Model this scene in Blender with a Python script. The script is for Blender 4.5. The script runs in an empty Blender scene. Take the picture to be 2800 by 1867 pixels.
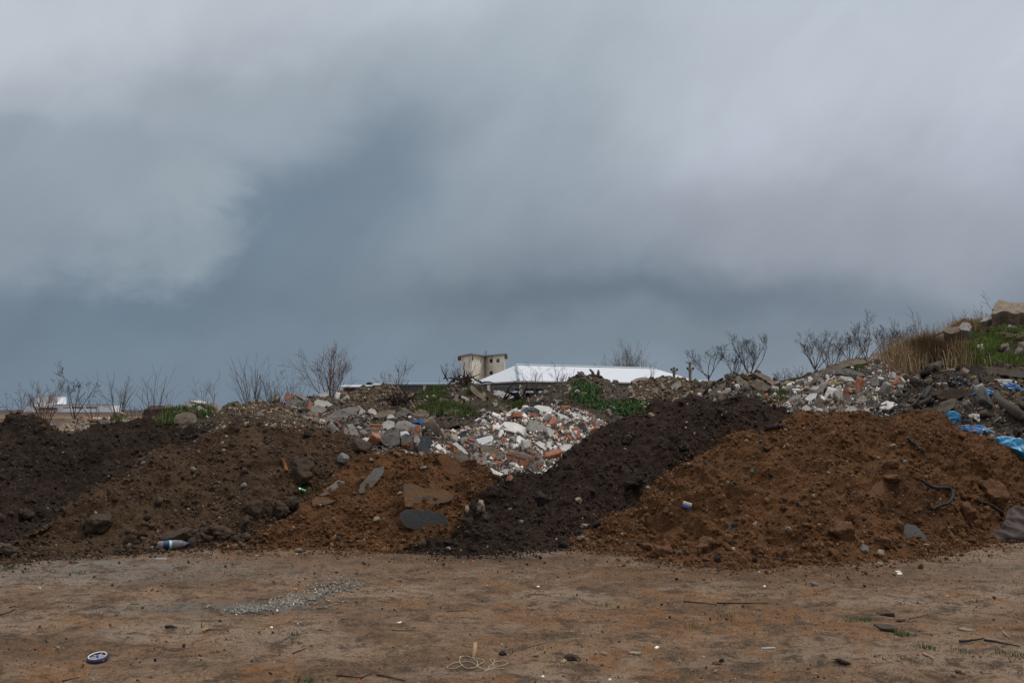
import bpy, math, random
import numpy as np
from mathutils import Vector, Matrix
from mathutils.bvhtree import BVHTree
random.seed(7)
C = bpy.context.scene.collection
R = math.radians
# ------------------------------------------------------------------ camera, sky, sun
F = 2722.0; HOR = 1120.0; EYE = 1.6
TH = math.atan((HOR-933.5)/F)
sc = bpy.context.scene
cam = bpy.data.objects.new('camera', bpy.data.cameras.new('camera')); C.objects.link(cam)
cam.data.sensor_width = 36; cam.data.lens = 36*F/2800.0
cam.data.clip_start = 0.1; cam.data.clip_end = 20000
cam.location = (0, 0, EYE); cam.rotation_euler = (R(90)+TH, 0, 0)
sc.camera = cam
sc.view_settings.view_transform = 'Standard'; sc.view_settings.look = 'None'
sc.view_settings.gamma = 1; sc.view_settings.exposure = 0.12

def ray(px, py):
    x = (px-1400)/F; y = (933.5-py)/F
    return Vector((x, math.cos(TH)-y*math.sin(TH), math.sin(TH)+y*math.cos(TH)))
def P(px, py, Y):
    d = ray(px, py); return Vector((0, 0, EYE)) + d*(Y/d.y)
def PZ(px, py, z):
    d = ray(px, py); return Vector((0, 0, EYE)) + d*((z-EYE)/d.z)

world = bpy.data.worlds.new('World'); sc.world = world; world.use_nodes = True
def build_sky():
    nt = world.node_tree; N = nt.nodes; L = nt.links; N.clear()
    out = N.new('ShaderNodeOutputWorld'); bg = N.new('ShaderNodeBackground'); L.new(bg.outputs[0], out.inputs[0])
    tc = N.new('ShaderNodeTexCoord'); sep = N.new('ShaderNodeSeparateXYZ'); L.new(tc.outputs['Generated'], sep.inputs[0])
    def m(op, a, b=None, c=None, clamp=False):
        n = N.new('ShaderNodeMath'); n.operation = op; n.use_clamp = clamp
        for i, v in enumerate((a, b, c)):
            if v is None: continue
            if isinstance(v, (int, float)): n.inputs[i].default_value = v
            else: L.new(v, n.inputs[i])
        return n.outputs[0]
    az = m('ARCTAN2', sep.outputs[0], sep.outputs[1]); el = m('ARCSINE', sep.outputs[2])
    comb = N.new('ShaderNodeCombineXYZ'); L.new(az, comb.inputs[0]); L.new(m('MULTIPLY', el, 1.3), comb.inputs[1])
    def noise(scale, detail, rough, off, dist=0.0, stretch=None):
        mp = N.new('ShaderNodeMapping'); mp.inputs['Location'].default_value = off
        L.new(comb.outputs[0], mp.inputs[0])
        if stretch:
            mp.inputs['Rotation'].default_value = (0, 0, stretch[0])
            m2_ = N.new('ShaderNodeMapping'); m2_.inputs['Scale'].default_value = stretch[1]; L.new(mp.outputs[0], m2_.inputs[0]); mp = m2_
        n = N.new('ShaderNodeTexNoise'); n.inputs['Scale'].default_value = scale; n.inputs['Detail'].default_value = detail
        n.inputs['Roughness'].default_value = rough; n.inputs['Distortion'].default_value = dist
        L.new(mp.outputs[0], n.inputs['Vector']); return n.outputs['Fac']
    w1 = noise(5, 5, .5, (3, 1, 0)); w2 = noise(5, 5, .5, (11, 7, 0))
    azw = m('ADD', az, m('MULTIPLY', m('SUBTRACT', w1, .5), .20))
    elw = m('ADD', el, m('MULTIPLY', m('SUBTRACT', w2, .5), .16))
    def mix(fac, a, b):
        n = N.new('ShaderNodeMix'); n.data_type = 'RGBA'; n.clamp_factor = True
        if isinstance(fac, float): n.inputs[0].default_value = fac
        else: L.new(fac, n.inputs[0])
        for k, v in ((6, a), (7, b)):
            if isinstance(v, tuple): n.inputs[k].default_value = (*v, 1)
            else: L.new(v, n.inputs[k])
        return n.outputs[2]
    def s(r, g, b): return tuple(((c/255+.055)/1.055)**2.4 for c in (r, g, b))
    ramp = N.new('ShaderNodeValToRGB')
    mr = N.new('ShaderNodeMapRange'); mr.inputs[1].default_value = -.02; mr.inputs[2].default_value = .48
    L.new(elw, mr.inputs[0]); L.new(mr.outputs[0], ramp.inputs[0])
    stops = [(0, s(110,126,142)), (.14, s(112,128,144)), (.30, s(121,135,150)), (.5, s(143,155,167)), (.75, s(172,181,190)), (1, s(186,194,203))]
    cr = ramp.color_ramp
    while len(cr.elements) < len(stops): cr.elements.new(.5)
    for e, (p, c) in zip(cr.elements, stops): e.position = p; e.color = (*c, 1)
    col = ramp.outputs[0]
    # soft cloud masses: centre (photo coords), radii, tilt, colour, strength
    blobs = [
     (2450, 330, 800, 480, .5, s(181,188,199), .8),
     (2650, 40, 800, 260, 0, s(186,194,205), .7),
     (150, 40, 750, 230, .1, s(190,195,204), .85),
     (1400, 40, 600, 240, .1, s(178,187,196), .8),
     (650, 250, 460, 110, .25, s(132,145,156), .6),
     (850, 560, 560, 160, .50, s(104,121,137), .85),
     (480, 800, 620, 130, .12, s(100,117,133), .85),
     (1100, 480, 170, 110, .6, s(98,115,134), .75),
     (1330, 400, 220, 420, -.5, s(148,160,170), .7),
     (1500, 720, 700, 150, .15, s(118,131,143), .5),
     (2350, 640, 600, 160, -.1, s(142,147,158), .7),
     (1750, 845, 700, 75, -.03, s(94,108,121), .85),
     (2400, 850, 600, 90, -.1, s(108,120,133), .6),
     (1700, 950, 500, 50, 0, s(112,126,138), .6),
     (550, 950, 900, 90, 0, s(113,129,143), .6),
     (1500, 1100, 2500, 60, 0, s(112,127,141), .5),
    ]
    # the pale billow at the left has a firmer, cauliflower edge
    puffs = [(120, 560, 440, 200, .05, s(141,152,163), .8), (440, 640, 190, 150, -.3, s(137,150,161), .75), (420, 520, 230, 130, .1, s(146,158,168), .75), (520, 500, 110, 100, .1, s(150,162,171), .6), (80, 430, 330, 110, .1, s(142,154,165), .6), (500, 690, 100, 80, 0, s(140,153,163), .5)]
    n3 = noise(11, 9, .60, (2, 4, 0), .3)
    nf = m('MULTIPLY', m('SUBTRACT', n3, .5), 2.6)
    for (bx, by, rx, ry, rot, c, st) in blobs:
        d = ray(bx, by).normalized(); a0 = math.atan2(d.x, d.y); e0 = math.asin(d.z)
        dx = m('SUBTRACT', azw, a0); dy = m('SUBTRACT', elw, e0)
        cs, sn = math.cos(rot), math.sin(rot)
        u = m('DIVIDE', m('ADD', m('MULTIPLY', dx, cs), m('MULTIPLY', dy, sn)), rx/F)
        v = m('DIVIDE', m('SUBTRACT', m('MULTIPLY', dy, cs), m('MULTIPLY', dx, sn)), ry/F)
        q = m('ADD', m('MULTIPLY', u, u), m('MULTIPLY', v, v))
        w = m('MULTIPLY', m('EXPONENT', m('MULTIPLY', q, -.8)), st)
        col = mix(w, col, c)
    for (bx, by, rx, ry, rot, c, st) in puffs:
        d = ray(bx, by).normalized(); a0 = math.atan2(d.x, d.y); e0 = math.asin(d.z); dx = m('SUBTRACT', az, a0); dy = m('SUBTRACT', el, e0); cs, sn = math.cos(rot), math.sin(rot)
        u = m('DIVIDE', m('ADD', m('MULTIPLY', dx, cs), m('MULTIPLY', dy, sn)), rx/F); v = m('DIVIDE', m('SUBTRACT', m('MULTIPLY', dy, cs), m('MULTIPLY', dx, sn)), ry/F)
        q = m('ADD', m('ADD', m('MULTIPLY', u, u), m('MULTIPLY', v, v)), nf)
        mr2 = N.new('ShaderNodeMapRange'); mr2.interpolation_type = 'SMOOTHSTEP'; mr2.inputs[1].default_value = 1.5; mr2.inputs[2].default_value = .10; mr2.inputs[3].default_value = 0; mr2.inputs[4].default_value = st
        L.new(q, mr2.inputs[0]); col = mix(mr2.outputs[0], col, c)
    # cloud texture: diagonal streaks and billows
    n1 = noise(7, 7, .55, (0, 0, 0), .8, (R(-58), (1, 2.2, 1)))
    n2 = noise(3.2, 4, .5, (5, 2, 0), .4, (R(-58), (1, 2.2, 1)))
    t = m('ADD', m('MULTIPLY', m('SUBTRACT', n1, .5), .15), m('MULTIPLY', m('SUBTRACT', n2, .5), .24))
    t = m('ADD', t, 1.0)
    vm = N.new('ShaderNodeVectorMath'); vm.operation = 'SCALE'; L.new(col, vm.inputs[0]); L.new(t, vm.inputs['Scale'])
    col = vm.outputs[0]
    # unseen sky overhead brightened to light the ground; dimmer behind the viewer to deepen shade
    up = N.new('ShaderNodeMapRange'); up.interpolation_type = 'SMOOTHSTEP'
    up.inputs[1].default_value = R(26); up.inputs[2].default_value = R(60); L.new(el, up.inputs[0])
    col = mix(up.outputs[0], col, (1.36, 1.33, 1.30))
    bk = N.new('ShaderNodeMapRange'); bk.interpolation_type = 'SMOOTHSTEP'
    bk.inputs[1].default_value = .3; bk.inputs[2].default_value = -.5; bk.inputs[3].default_value = 0; bk.inputs[4].default_value = .7
    L.new(sep.outputs[1], bk.inputs[0])
    col = mix(bk.outputs[0], col, (.50, .52, .56))
    sky = N.new('ShaderNodeTexSky'); sky.sky_type = 'NISHITA'; sky.sun_disc = False
    sky.sun_elevation = R(60); sky.sun_rotation = R(78); sky.dust_density = 3
    sv = N.new('ShaderNodeVectorMath'); sv.operation = 'SCALE'; L.new(sky.outputs[0], sv.inputs[0]); sv.inputs['Scale'].default_value = .08
    col = mix(.97, sv.outputs[0], col)
    L.new(col, bg.inputs[0]); bg.inputs[1].default_value = 1.0
build_sky()
sun = bpy.data.objects.new('sun', bpy.data.lights.new('sun', 'SUN')); C.objects.link(sun)
sun.data.energy = 1.5; sun.data.angle = R(16); sun.data.color = (1, .97, .93)
sel, saz = R(60), R(78)
sd = Vector((math.sin(saz)*math.cos(sel), math.cos(saz)*math.cos(sel), math.sin(sel)))
sun.rotation_euler = sd.to_track_quat('Z', 'Y').to_euler()

# ------------------------------------------------------------------ numpy noise
_rs = np.random.RandomState(3)
_perm = _rs.permutation(256); _perm = np.concatenate([_perm, _perm, _perm])
_grad = _rs.normal(size=(256, 3)); _grad /= np.linalg.norm(_grad, axis=1)[:, None]
def perlin(p):
    p = np.asarray(p, float); i = np.floor(p).astype(int); f = p-i; u = f*f*f*(f*(f*6-15)+10); i &= 255
    res = 0
    for dx in (0, 1):
        wx = u[:, 0] if dx else 1-u[:, 0]
        for dy in (0, 1):
            wy = u[:, 1] if dy else 1-u[:, 1]
            for dz in (0, 1):
                wz = u[:, 2] if dz else 1-u[:, 2]
                h = _perm[_perm[_perm[(i[:, 0]+dx) & 255]+((i[:, 1]+dy) & 255)]+((i[:, 2]+dz) & 255)]
                g = _grad[h]
                res = res+wx*wy*wz*(g[:, 0]*(f[:, 0]-dx)+g[:, 1]*(f[:, 1]-dy)+g[:, 2]*(f[:, 2]-dz))
    return res*1.6
def fbm(p, o=4, g=.5):
    r = 0; a = 1
    for k in range(o): r = r+a*perlin(p*2**k+k*17.3); a *= g
    return r
def billow(p, o=3, g=.5):
    r = 0; a = 1
    for k in range(o): r = r+a*(np.abs(perlin(p*2**k+k*9.1))*2-.6); a *= g
    return r

# ------------------------------------------------------------------ materials
def lin(r, g, b): return tuple(((c/255+.055)/1.055)**2.4 for c in (r, g, b))
class NT:
    def __init__(s, name, rough=.9, spec=.2):
        s.m = bpy.data.materials.new(name); s.m.use_nodes = True; s.N = s.m.node_tree.nodes; s.L = s.m.node_tree.links
        s.b = s.N['Principled BSDF']; s.b.inputs['Roughness'].default_value = rough
        s.b.inputs['Specular IOR Level'].default_value = spec
    def put(s, sock, v):
        if isinstance(v, tuple) and len(v) == 3 and sock.type == 'RGBA': sock.default_value = (*v, 1)
        elif isinstance(v, (int, float, tuple)): sock.default_value = v
        else: s.L.new(v, sock)
    def coord(s, kind='Object', scale=(1, 1, 1), rot=(0, 0, 0)):
        if kind == 'World':
            o = s.N.new('ShaderNodeNewGeometry').outputs['Position']
        else: o = s.N.new('ShaderNodeTexCoord').outputs[kind]
        mp = s.N.new('ShaderNodeMapping'); mp.inputs['Scale'].default_value = scale; mp.inputs['Rotation'].default_value = rot
        s.L.new(o, mp.inputs[0]); return mp.outputs[0]
    def noise(s, co, scale, detail=4, rough=.6, dist=0, out='Fac'):
        n = s.N.new('ShaderNodeTexNoise'); n.inputs['Scale'].default_value = scale; n.inputs['Detail'].default_value = detail
        n.inputs['Roughness'].default_value = rough; n.inputs['Distortion'].default_value = dist
        s.L.new(co, n.inputs['Vector']); return n.outputs[out]
    def vor(s, co, scale, out='Distance', feature='F1', rand=1):
        n = s.N.new('ShaderNodeTexVoronoi'); n.feature = feature; n.inputs['Scale'].default_value = scale
        n.inputs['Randomness'].default_value = rand; s.L.new(co, n.inputs['Vector']); return n.outputs[out]
    def map(s, v, a, b, c=0., d=1., smooth=True):
        n = s.N.new('ShaderNodeMapRange'); n.interpolation_type = 'SMOOTHSTEP' if smooth else 'LINEAR'
        for i, x in enumerate((v, a, b, c, d)): s.put(n.inputs[i], x)
        return n.outputs[0]
    def math(s, op, a, b=0.):
        n = s.N.new('ShaderNodeMath'); n.operation = op; s.put(n.inputs[0], a); s.put(n.inputs[1], b); return n.outputs[0]
    def mix(s, f, a, b, mode='MIX'):
        n = s.N.new('ShaderNodeMix'); n.data_type = 'RGBA'; n.blend_type = mode
        s.put(n.inputs[0], f); s.put(n.inputs[6], a); s.put(n.inputs[7], b); return n.outputs[2]
    def attr(s, name='Col'):
        n = s.N.new('ShaderNodeAttribute'); n.attribute_name = name; return n
    def color(s, v): s.put(s.b.inputs['Base Color'], v)
    def bump(s, h, strength=.5, dist=.02):
        n = s.N.new('ShaderNodeBump'); n.inputs['Strength'].default_value = strength; n.inputs['Distance'].default_value = dist
        s.L.new(h, n.inputs['Height'])
        if s.b.inputs['Normal'].is_linked: s.L.new(s.b.inputs['Normal'].links[0].from_socket, n.inputs['Normal'])
        s.L.new(n.outputs[0], s.b.inputs['Normal'])

def soil_mat(name, c1, c2, c3, speck=None, speck_amt=.12, bs=.8):
    t = NT(name, .95, .12); co = t.coord('World')
    a = t.map(t.noise(co, 1.6, 5, .6), .35, .65); b = t.map(t.noise(co, 14, 5, .65), .3, .7); d = t.map(t.noise(co, 60, 4, .7), .3, .7)
    col = t.mix(a, c1, c2); col = t.mix(t.math('MULTIPLY', b, .6), col, c3)
    col = t.mix(1., col, t.mix(d, (.72, .72, .72), (1.35, 1.3, 1.25)), 'MULTIPLY')
    col = t.mix(t.math('MULTIPLY', t.map(t.noise(co, .9, 5, .6, .5), .50, .64), .55), col, tuple(x*.52 for x in c2))   # damp patches
    if speck:
        v = t.vor(co, 26); ch = t.vor(co, 26, 'Color')
        sx = t.N.new('ShaderNodeSeparateXYZ'); t.L.new(ch, sx.inputs[0])
        m1 = t.math('MULTIPLY', t.math('LESS_THAN', v, .22), t.math('LESS_THAN', sx.outputs[0], speck_amt))
        col = t.mix(m1, col, speck)
        v2 = t.vor(co, 70); ch2 = t.vor(co, 70, 'Color'); sy = t.N.new('ShaderNodeSeparateXYZ'); t.L.new(ch2, sy.inputs[0])
        m2 = t.math('MULTIPLY', t.math('LESS_THAN', v2, .3), t.math('LESS_THAN', sy.outputs[1], speck_amt*.5))
        col = t.mix(m2, col, speck)
    t.color(col)
    t.bump(t.noise(co, 12, 6, .7), bs, .06); t.bump(t.math('MULTIPLY', t.vor(co, 32), -1.), bs*.6, .03); t.bump(t.noise(co, 90, 3, .7), bs*.8, .012)
    return t.m
BR = (.052, .034, .022)
M = {}
M['soil_brown'] = soil_mat('soil_brown', (.076, .046, .027), (.052, .033, .020), (.088, .055, .033), (.20, .15, .10), .05)
M['soil_dark'] = soil_mat('soil_dark', (.029, .019, .0135), (.020, .0135, .0095), (.035, .023, .016), (.20, .15, .10), .05)  # dark soil, deepened further for the shadow lying on the far left heap
M['soil_black'] = soil_mat('soil_black', (.035, .022, .0160), (.024, .0155, .0115), (.042, .028, .020), (.20, .15, .10), .04)
M['soil_orange'] = soil_mat('soil_orange', (.118, .054, .022), (.076, .037, .017), (.126, .063, .029), (.22, .15, .09), .04)
M['soil_gravel'] = soil_mat('soil_gravel', (.070, .052, .038), (.052, .040, .030), (.085, .065, .045), (.30, .22, .14), .3)
M['soil_rubble'] = soil_mat('soil_rubble', (.085, .068, .055), (.055, .044, .035), (.12, .10, .08), (.35, .30, .25), .2)
M['soil_waste'] = soil_mat('soil_waste', (.060, .048, .037), (.040, .032, .026), (.085, .065, .045), (.22, .17, .10), .2)
M['soil_hill'] = soil_mat('soil_hill', (.075, .066, .035), (.055, .075, .022), (.11, .08, .045), (.22, .17, .10), .1)

def attr_mat(name, rough=.9, amp=.3, scale=20, bs=.5, spec=.2, bd=.02):
    t = NT(name, rough, spec); co = t.coord('Object'); at = t.attr()
    oi = t.N.new('ShaderNodeObjectInfo')
    n = t.noise(co, scale, 5, .65)
    k = t.math('ADD', t.math('MULTIPLY', t.map(n, .25, .75), amp*2), 1-amp)
    k = t.math('MULTIPLY', k, t.math('ADD', t.math('MULTIPLY', oi.outputs['Random'], .24), .88))
    kk = t.N.new('ShaderNodeCombineXYZ')
    for i in range(3): t.L.new(k, kk.inputs[i])
    t.color(t.mix(1., at.outputs['Color'], kk.outputs[0], 'MULTIPLY'))
    t.bump(t.noise(co, scale*1.5, 5, .7), bs, bd)
    return t.m
M['attr'] = attr_mat('painted_by_piece')
M['clod'] = attr_mat('soil_clod', .95, .35, 30, .8, .12, .02)

def stone_mat(name, c1, c2, dirt=None, dirt_amt=.5, scale=4, rough=.9, bs=.4, fine=40, spec=.25):
    t = NT(name, rough, spec); co = t.coord('Object')
    col = t.mix(t.map(t.noise(co, scale, 5, .65), .3, .7), c1, c2)
    col = t.mix(1., col, t.mix(t.map(t.noise(co, fine, 4, .7), .3, .7), (.8, .8, .8), (1.2, 1.2, 1.2)), 'MULTIPLY')
    if dirt: col = t.mix(t.map(t.noise(co, scale*1.3, 6, .7, .5), .62-.25*dirt_amt, .72-.2*dirt_amt), col, dirt)
    t.color(col)
    t.bump(t.noise(co, scale*3, 5, .7), bs, .03); t.bump(t.noise(co, fine, 4, .7), bs, .008)
    return t.m
M['concrete'] = stone_mat('concrete', (.30, .28, .25), (.22, .205, .185), (.14, .11, .085), .35)
M['concrete_dark'] = stone_mat('concrete_dark', (.17, .16, .145), (.12, .11, .10), (.08, .065, .05), .5)
M['concrete_tan'] = stone_mat('concrete_tan', (.215, .168, .125), (.145, .112, .085), (.11, .085, .06), .5)
M['concrete_pale'] = stone_mat('concrete_pale', (.46, .43, .39), (.36, .335, .30), (.22, .18, .14), .3)
M['asphalt'] = stone_mat('asphalt', (.075, .072, .070), (.055, .053, .052), (.115, .068, .036), .32, 3, .95, .5, 60)
M['asphalt_grey'] = stone_mat('asphalt_grey', (.125, .11, .095), (.10, .088, .076), (.115, .068, .036), .4, 3, .95, .5, 60)
M['asphalt_soil'] = stone_mat('asphalt_soil', (.125, .066, .030), (.135, .075, .034), (.068, .062, .056), .6, 3, .95, .6, 40)
M['plaster'] = stone_mat('plaster', (.74, .71, .67), (.62, .59, .55), (.30, .26, .22), .25, 6)
M['plaster_black'] = stone_mat('plaster_black', (.74, .71, .67), (.66, .63, .60), (.035, .036, .04), .6, 5)
M['brick'] = stone_mat('brick', (.36, .135, .068), (.27, .095, .052), (.34, .28, .235), .42, 5)
M['gloss_white'] = stone_mat('gloss_white', (.80, .80, .80), (.76, .76, .77), None, 0, 3, .35, .05, 40, .5)
M['slate'] = stone_mat('slate', (.055, .06, .07), (.04, .044, .052), (.16, .15, .14), .3, 5)
M['wood_pale'] = stone_mat('wood_pale', (.36, .25, .16), (.26, .18, .12), None, 0, 10)
M['wood_dark'] = stone_mat('wood_dark', (.055, .042, .034), (.035, .028, .024), (.10, .075, .055), .4, 6)
M['root'] = stone_mat('root_dark', (.035, .022, .018), (.022, .015, .013), None, 0, 10)
M['foam'] = stone_mat('foam_yellow', (.52, .42, .20), (.42, .33, .16), None, 0, 14, .9, .8)
M['stone_dirty'] = stone_mat('stone_dirty', (.060, .043, .032), (.045, .032, .024), (.13, .105, .085), .22, 5, .95, .7)
M['clod_brown'] = stone_mat('clod_brown', (.060, .040, .027), (.045, .030, .021), (.080, .054, .036), .3, 5, .95, .9)
M['clod_orange'] = stone_mat('clod_orange', (.126, .059, .026), (.092, .044, .021), (.142, .073, .036), .3, 6, .95, .9)
M['clod_black'] = stone_mat('clod_black', (.028, .021, .018), (.02, .015, .013), None, .3, 6, .95, .9)
M['char'] = stone_mat('charred_lump', (.012, .012, .013), (.020, .020, .021), None, 0, 12, .75, .9)
M['stone_pale'] = stone_mat('stone_pale', (.30, .24, .175), (.21, .165, .12), (.12, .08, .055), .6, 14)
M['stone_grey'] = stone_mat('stone_grey', (.18, .16, .145), (.15, .13, .12), None, .4, 8)

def plain(name, c, rough=.5, spec=.4, var=.12, scale=12, metal=0, bs=.1):
    t = NT(name, rough, spec); co = t.coord('Object')
    t.color(t.mix(1., c, t.mix(t.noise(co, scale, 4), tuple([1-var*1.5]*3), tuple([1+var*1.5]*3)), 'MULTIPLY'))
    t.b.inputs['Metallic'].default_value = metal
    if bs: t.bump(t.noise(co, scale*2, 4), bs, .01)
    return t.m
M['blue_plastic'] = plain('blue_plastic', (.035, .23, .42), .38, .5, .35, 6)
M['deep_blue_plastic'] = plain('deep_blue_plastic', (.025, .12, .30), .4, .5, .35, 6)
M['bright_blue'] = plain('bright_blue_paint', (.015, .16, .62), .5)
M['black_plastic'] = plain('black_plastic', (.012, .013, .016), .33, .5, .3)
M['rubber'] = plain('rubber', (.010, .010, .011), .7, .2, .3)
M['white_plastic'] = plain('white_plastic', (.58, .57, .55), .45, .4)
M['grey_fabric'] = plain('brown_grey_fabric', (.052, .036, .034), .7, .25, .3, 8, 0, .3)
M['grey_net'] = plain('grey_net', (.10, .11, .12), .8, .2, .4, 20)
M['rust'] = plain('rust', (.17, .06, .025), .85, .2, .4)
M['rope'] = plain('rope', (.30, .24, .17), .85, .2, .3, 60)
M['stick'] = plain('bark', (.11, .075, .05), .9, .2, .4, 40)
M['stick_pale'] = plain('split_wood', (.34, .22, .12), .85, .2, .3, 40)
M['stick_dark'] = plain('dark_bark', (.035, .026, .022), .9, .2, .4, 40)
M['twig_red'] = plain('twig_reddish', (.13, .062, .042), .9, .15, .3, 30, 0, 0)
M['twig_grey'] = plain('twig_grey', (.10, .075, .060), .9, .15, .3, 30, 0, 0)
M['twig_dark'] = plain('twig_dark', (.062, .047, .039), .9, .15, .3, 30, 0, 0)
M['poplar'] = plain('poplar_twig', (.13, .115, .10), .9, .15, .3, 30, 0, 0)
M['dry_grass'] = plain('dry_grass', (.20, .125, .065), .9, .15, .4, 5, 0, 0)
M['evergreen'] = plain('evergreen', (.02, .032, .018), .9, .15, .4, 5, 0, 0)

# ------------------------------------------------------------------ mesh helpers
def mesh_obj(name, V, Fc, mat=None, parent=None, smooth=False, col=None, loc=None):
    me = bpy.data.meshes.new(name); V = np.asarray(V, np.float32)
    if isinstance(Fc, np.ndarray):
        n, k = Fc.shape
        me.vertices.add(len(V)); me.vertices.foreach_set('co', V.ravel())
        me.loops.add(n*k); me.loops.foreach_set('vertex_index', Fc.astype(np.int32).ravel())
        me.polygons.add(n); me.polygons.foreach_set('loop_start', (np.arange(n)*k).astype(np.int32))
        me.polygons.foreach_set('loop_total', np.full(n, k, np.int32))
        me.update(calc_edges=True)
    else:
        me.from_pydata([tuple(map(float, v)) for v in V], [], [tuple(map(int, f)) for f in Fc]); me.update()
    if col is not None:
        a = me.color_attributes.new('Col', 'FLOAT_COLOR', 'POINT')
        c4 = np.ones((len(V), 4), np.float32); c4[:, :3] = col; a.data.foreach_set('color', c4.ravel())
    if smooth: me.polygons.foreach_set('use_smooth', np.ones(len(me.polygons), bool))
    if mat: me.materials.append(mat)
    o = bpy.data.objects.new(name, me); C.objects.link(o)
    if parent: o.parent = parent
    if loc is not None: o.location = loc
    return o
def tag(o, label=None, cat=None, group=None, kind=None):
    if label: o['label'] = label
    if cat: o['category'] = cat
    if group: o['group'] = group
    if kind: o['kind'] = kind
    return o
def thing(name, loc, label, cat, group=None):
    o = bpy.data.objects.new(name, None); C.objects.link(o); o.location = loc; o.empty_display_size = .1
    return tag(o, label, cat, group)
def ico(sub):
    import bmesh
    bm = bmesh.new(); bmesh.ops.create_icosphere(bm, subdivisions=sub, radius=1)
    V = np.array([v.co[:] for v in bm.verts]); Fc = np.array([[v.index for v in f.verts] for f in bm.faces]); bm.free()
    return V, Fc
ICO = {k: ico(k) for k in (1, 2, 3, 4)}
def cube_grid(n):
    import bmesh
    bm = bmesh.new(); bmesh.ops.create_cube(bm, size=2); bmesh.ops.subdivide_edges(bm, edges=bm.edges[:], cuts=n, use_grid_fill=True)
    V = np.array([v.co[:] for v in bm.verts]); Fc = np.array([[v.index for v in f.verts] for f in bm.faces]); bm.free()
    return V, Fc
CUBE = {k: cube_grid(k) for k in (2, 4, 7)}
def rotm(rs):
    q = rs.normal(size=4); q /= np.linalg.norm(q); w, x, y, z = q
    return np.array([[1-2*(y*y+z*z), 2*(x*y-z*w), 2*(x*z+y*w)], [2*(x*y+z*w), 1-2*(x*x+z*z), 2*(y*z-x*w)], [2*(x*z-y*w), 2*(y*z+x*w), 1-2*(x*x+y*y)]])
def rock(seed, sub=2, cuts=9, size=(1, 1, .75), rough=.12):
    rs = np.random.RandomState(seed); V, Fc = ICO[sub]; V = V.copy()
    for _ in range(cuts):
        n = rs.normal(size=3); n /= np.linalg.norm(n); d = rs.uniform(.5, .88)
        k = np.maximum(0, V@n-d); V -= k[:, None]*n
    V = V*(1+rough*fbm(V*1.7+seed*3.1, 3)[:, None]+(rough*.45*billow(V*5+seed, 2)[:, None] if sub > 2 else 0))*np.array(size)
    return V, Fc
def block(seed, size, cuts=3, rough=.03, n=4, dmin=.75, dmax=1.25):
    """broken block: subdivided cuboid with corners knocked off and rough faces (size = full lengths)"""
    rs = np.random.RandomState(seed); V, Fc = CUBE[n]; V = V.copy()
    for _ in range(cuts):
        nn = rs.normal(size=3); nn[2] *= .45; nn /= np.linalg.norm(nn); d = rs.uniform(dmin, dmax)
        k = np.maximum(0, V@nn-d); V -= k[:, None]*nn
    V = V*np.array(size)/2
    V = V+rough*min(size)*np.stack([fbm(V*(2.2/max(size))*3+seed+o, 3) for o in (0, 31, 57)], 1)
    return V, Fc

# ------------------------------------------------------------------ mounds
SURF = []   # (V, quads) of every ground surface, for ray hits
def interp_cols(cols, n):
    A = np.array(cols, float); d = np.r_[0, np.cumsum(np.linalg.norm(np.diff(A, axis=0)[:, :3], axis=1)+.05)]; d /= d[-1]
    s = np.linspace(0, 1, n); out = np.zeros((n, A.shape[1]))
    m = np.zeros_like(A); m[1:-1] = (A[2:]-A[:-2])/(d[2:]-d[:-2])[:, None]; m[0] = (A[1]-A[0])/(d[1]-d[0]); m[-1] = (A[-1]-A[-2])/(d[-1]-d[-2])
    idx = np.clip(np.searchsorted(d, s, 'right')-1, 0, len(d)-2); h = (d[idx+1]-d[idx]); t = (s-d[idx])/h
    t = t[:, None]; h = h[:, None]; p0, p1, m0, m1 = A[idx], A[idx+1], m[idx], m[idx+1]
    return (2*t**3-3*t**2+1)*p0+(t**3-2*t**2+t)*h*m0+(-2*t**3+3*t**2)*p1+(t**3-t**2)*h*m1
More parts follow.
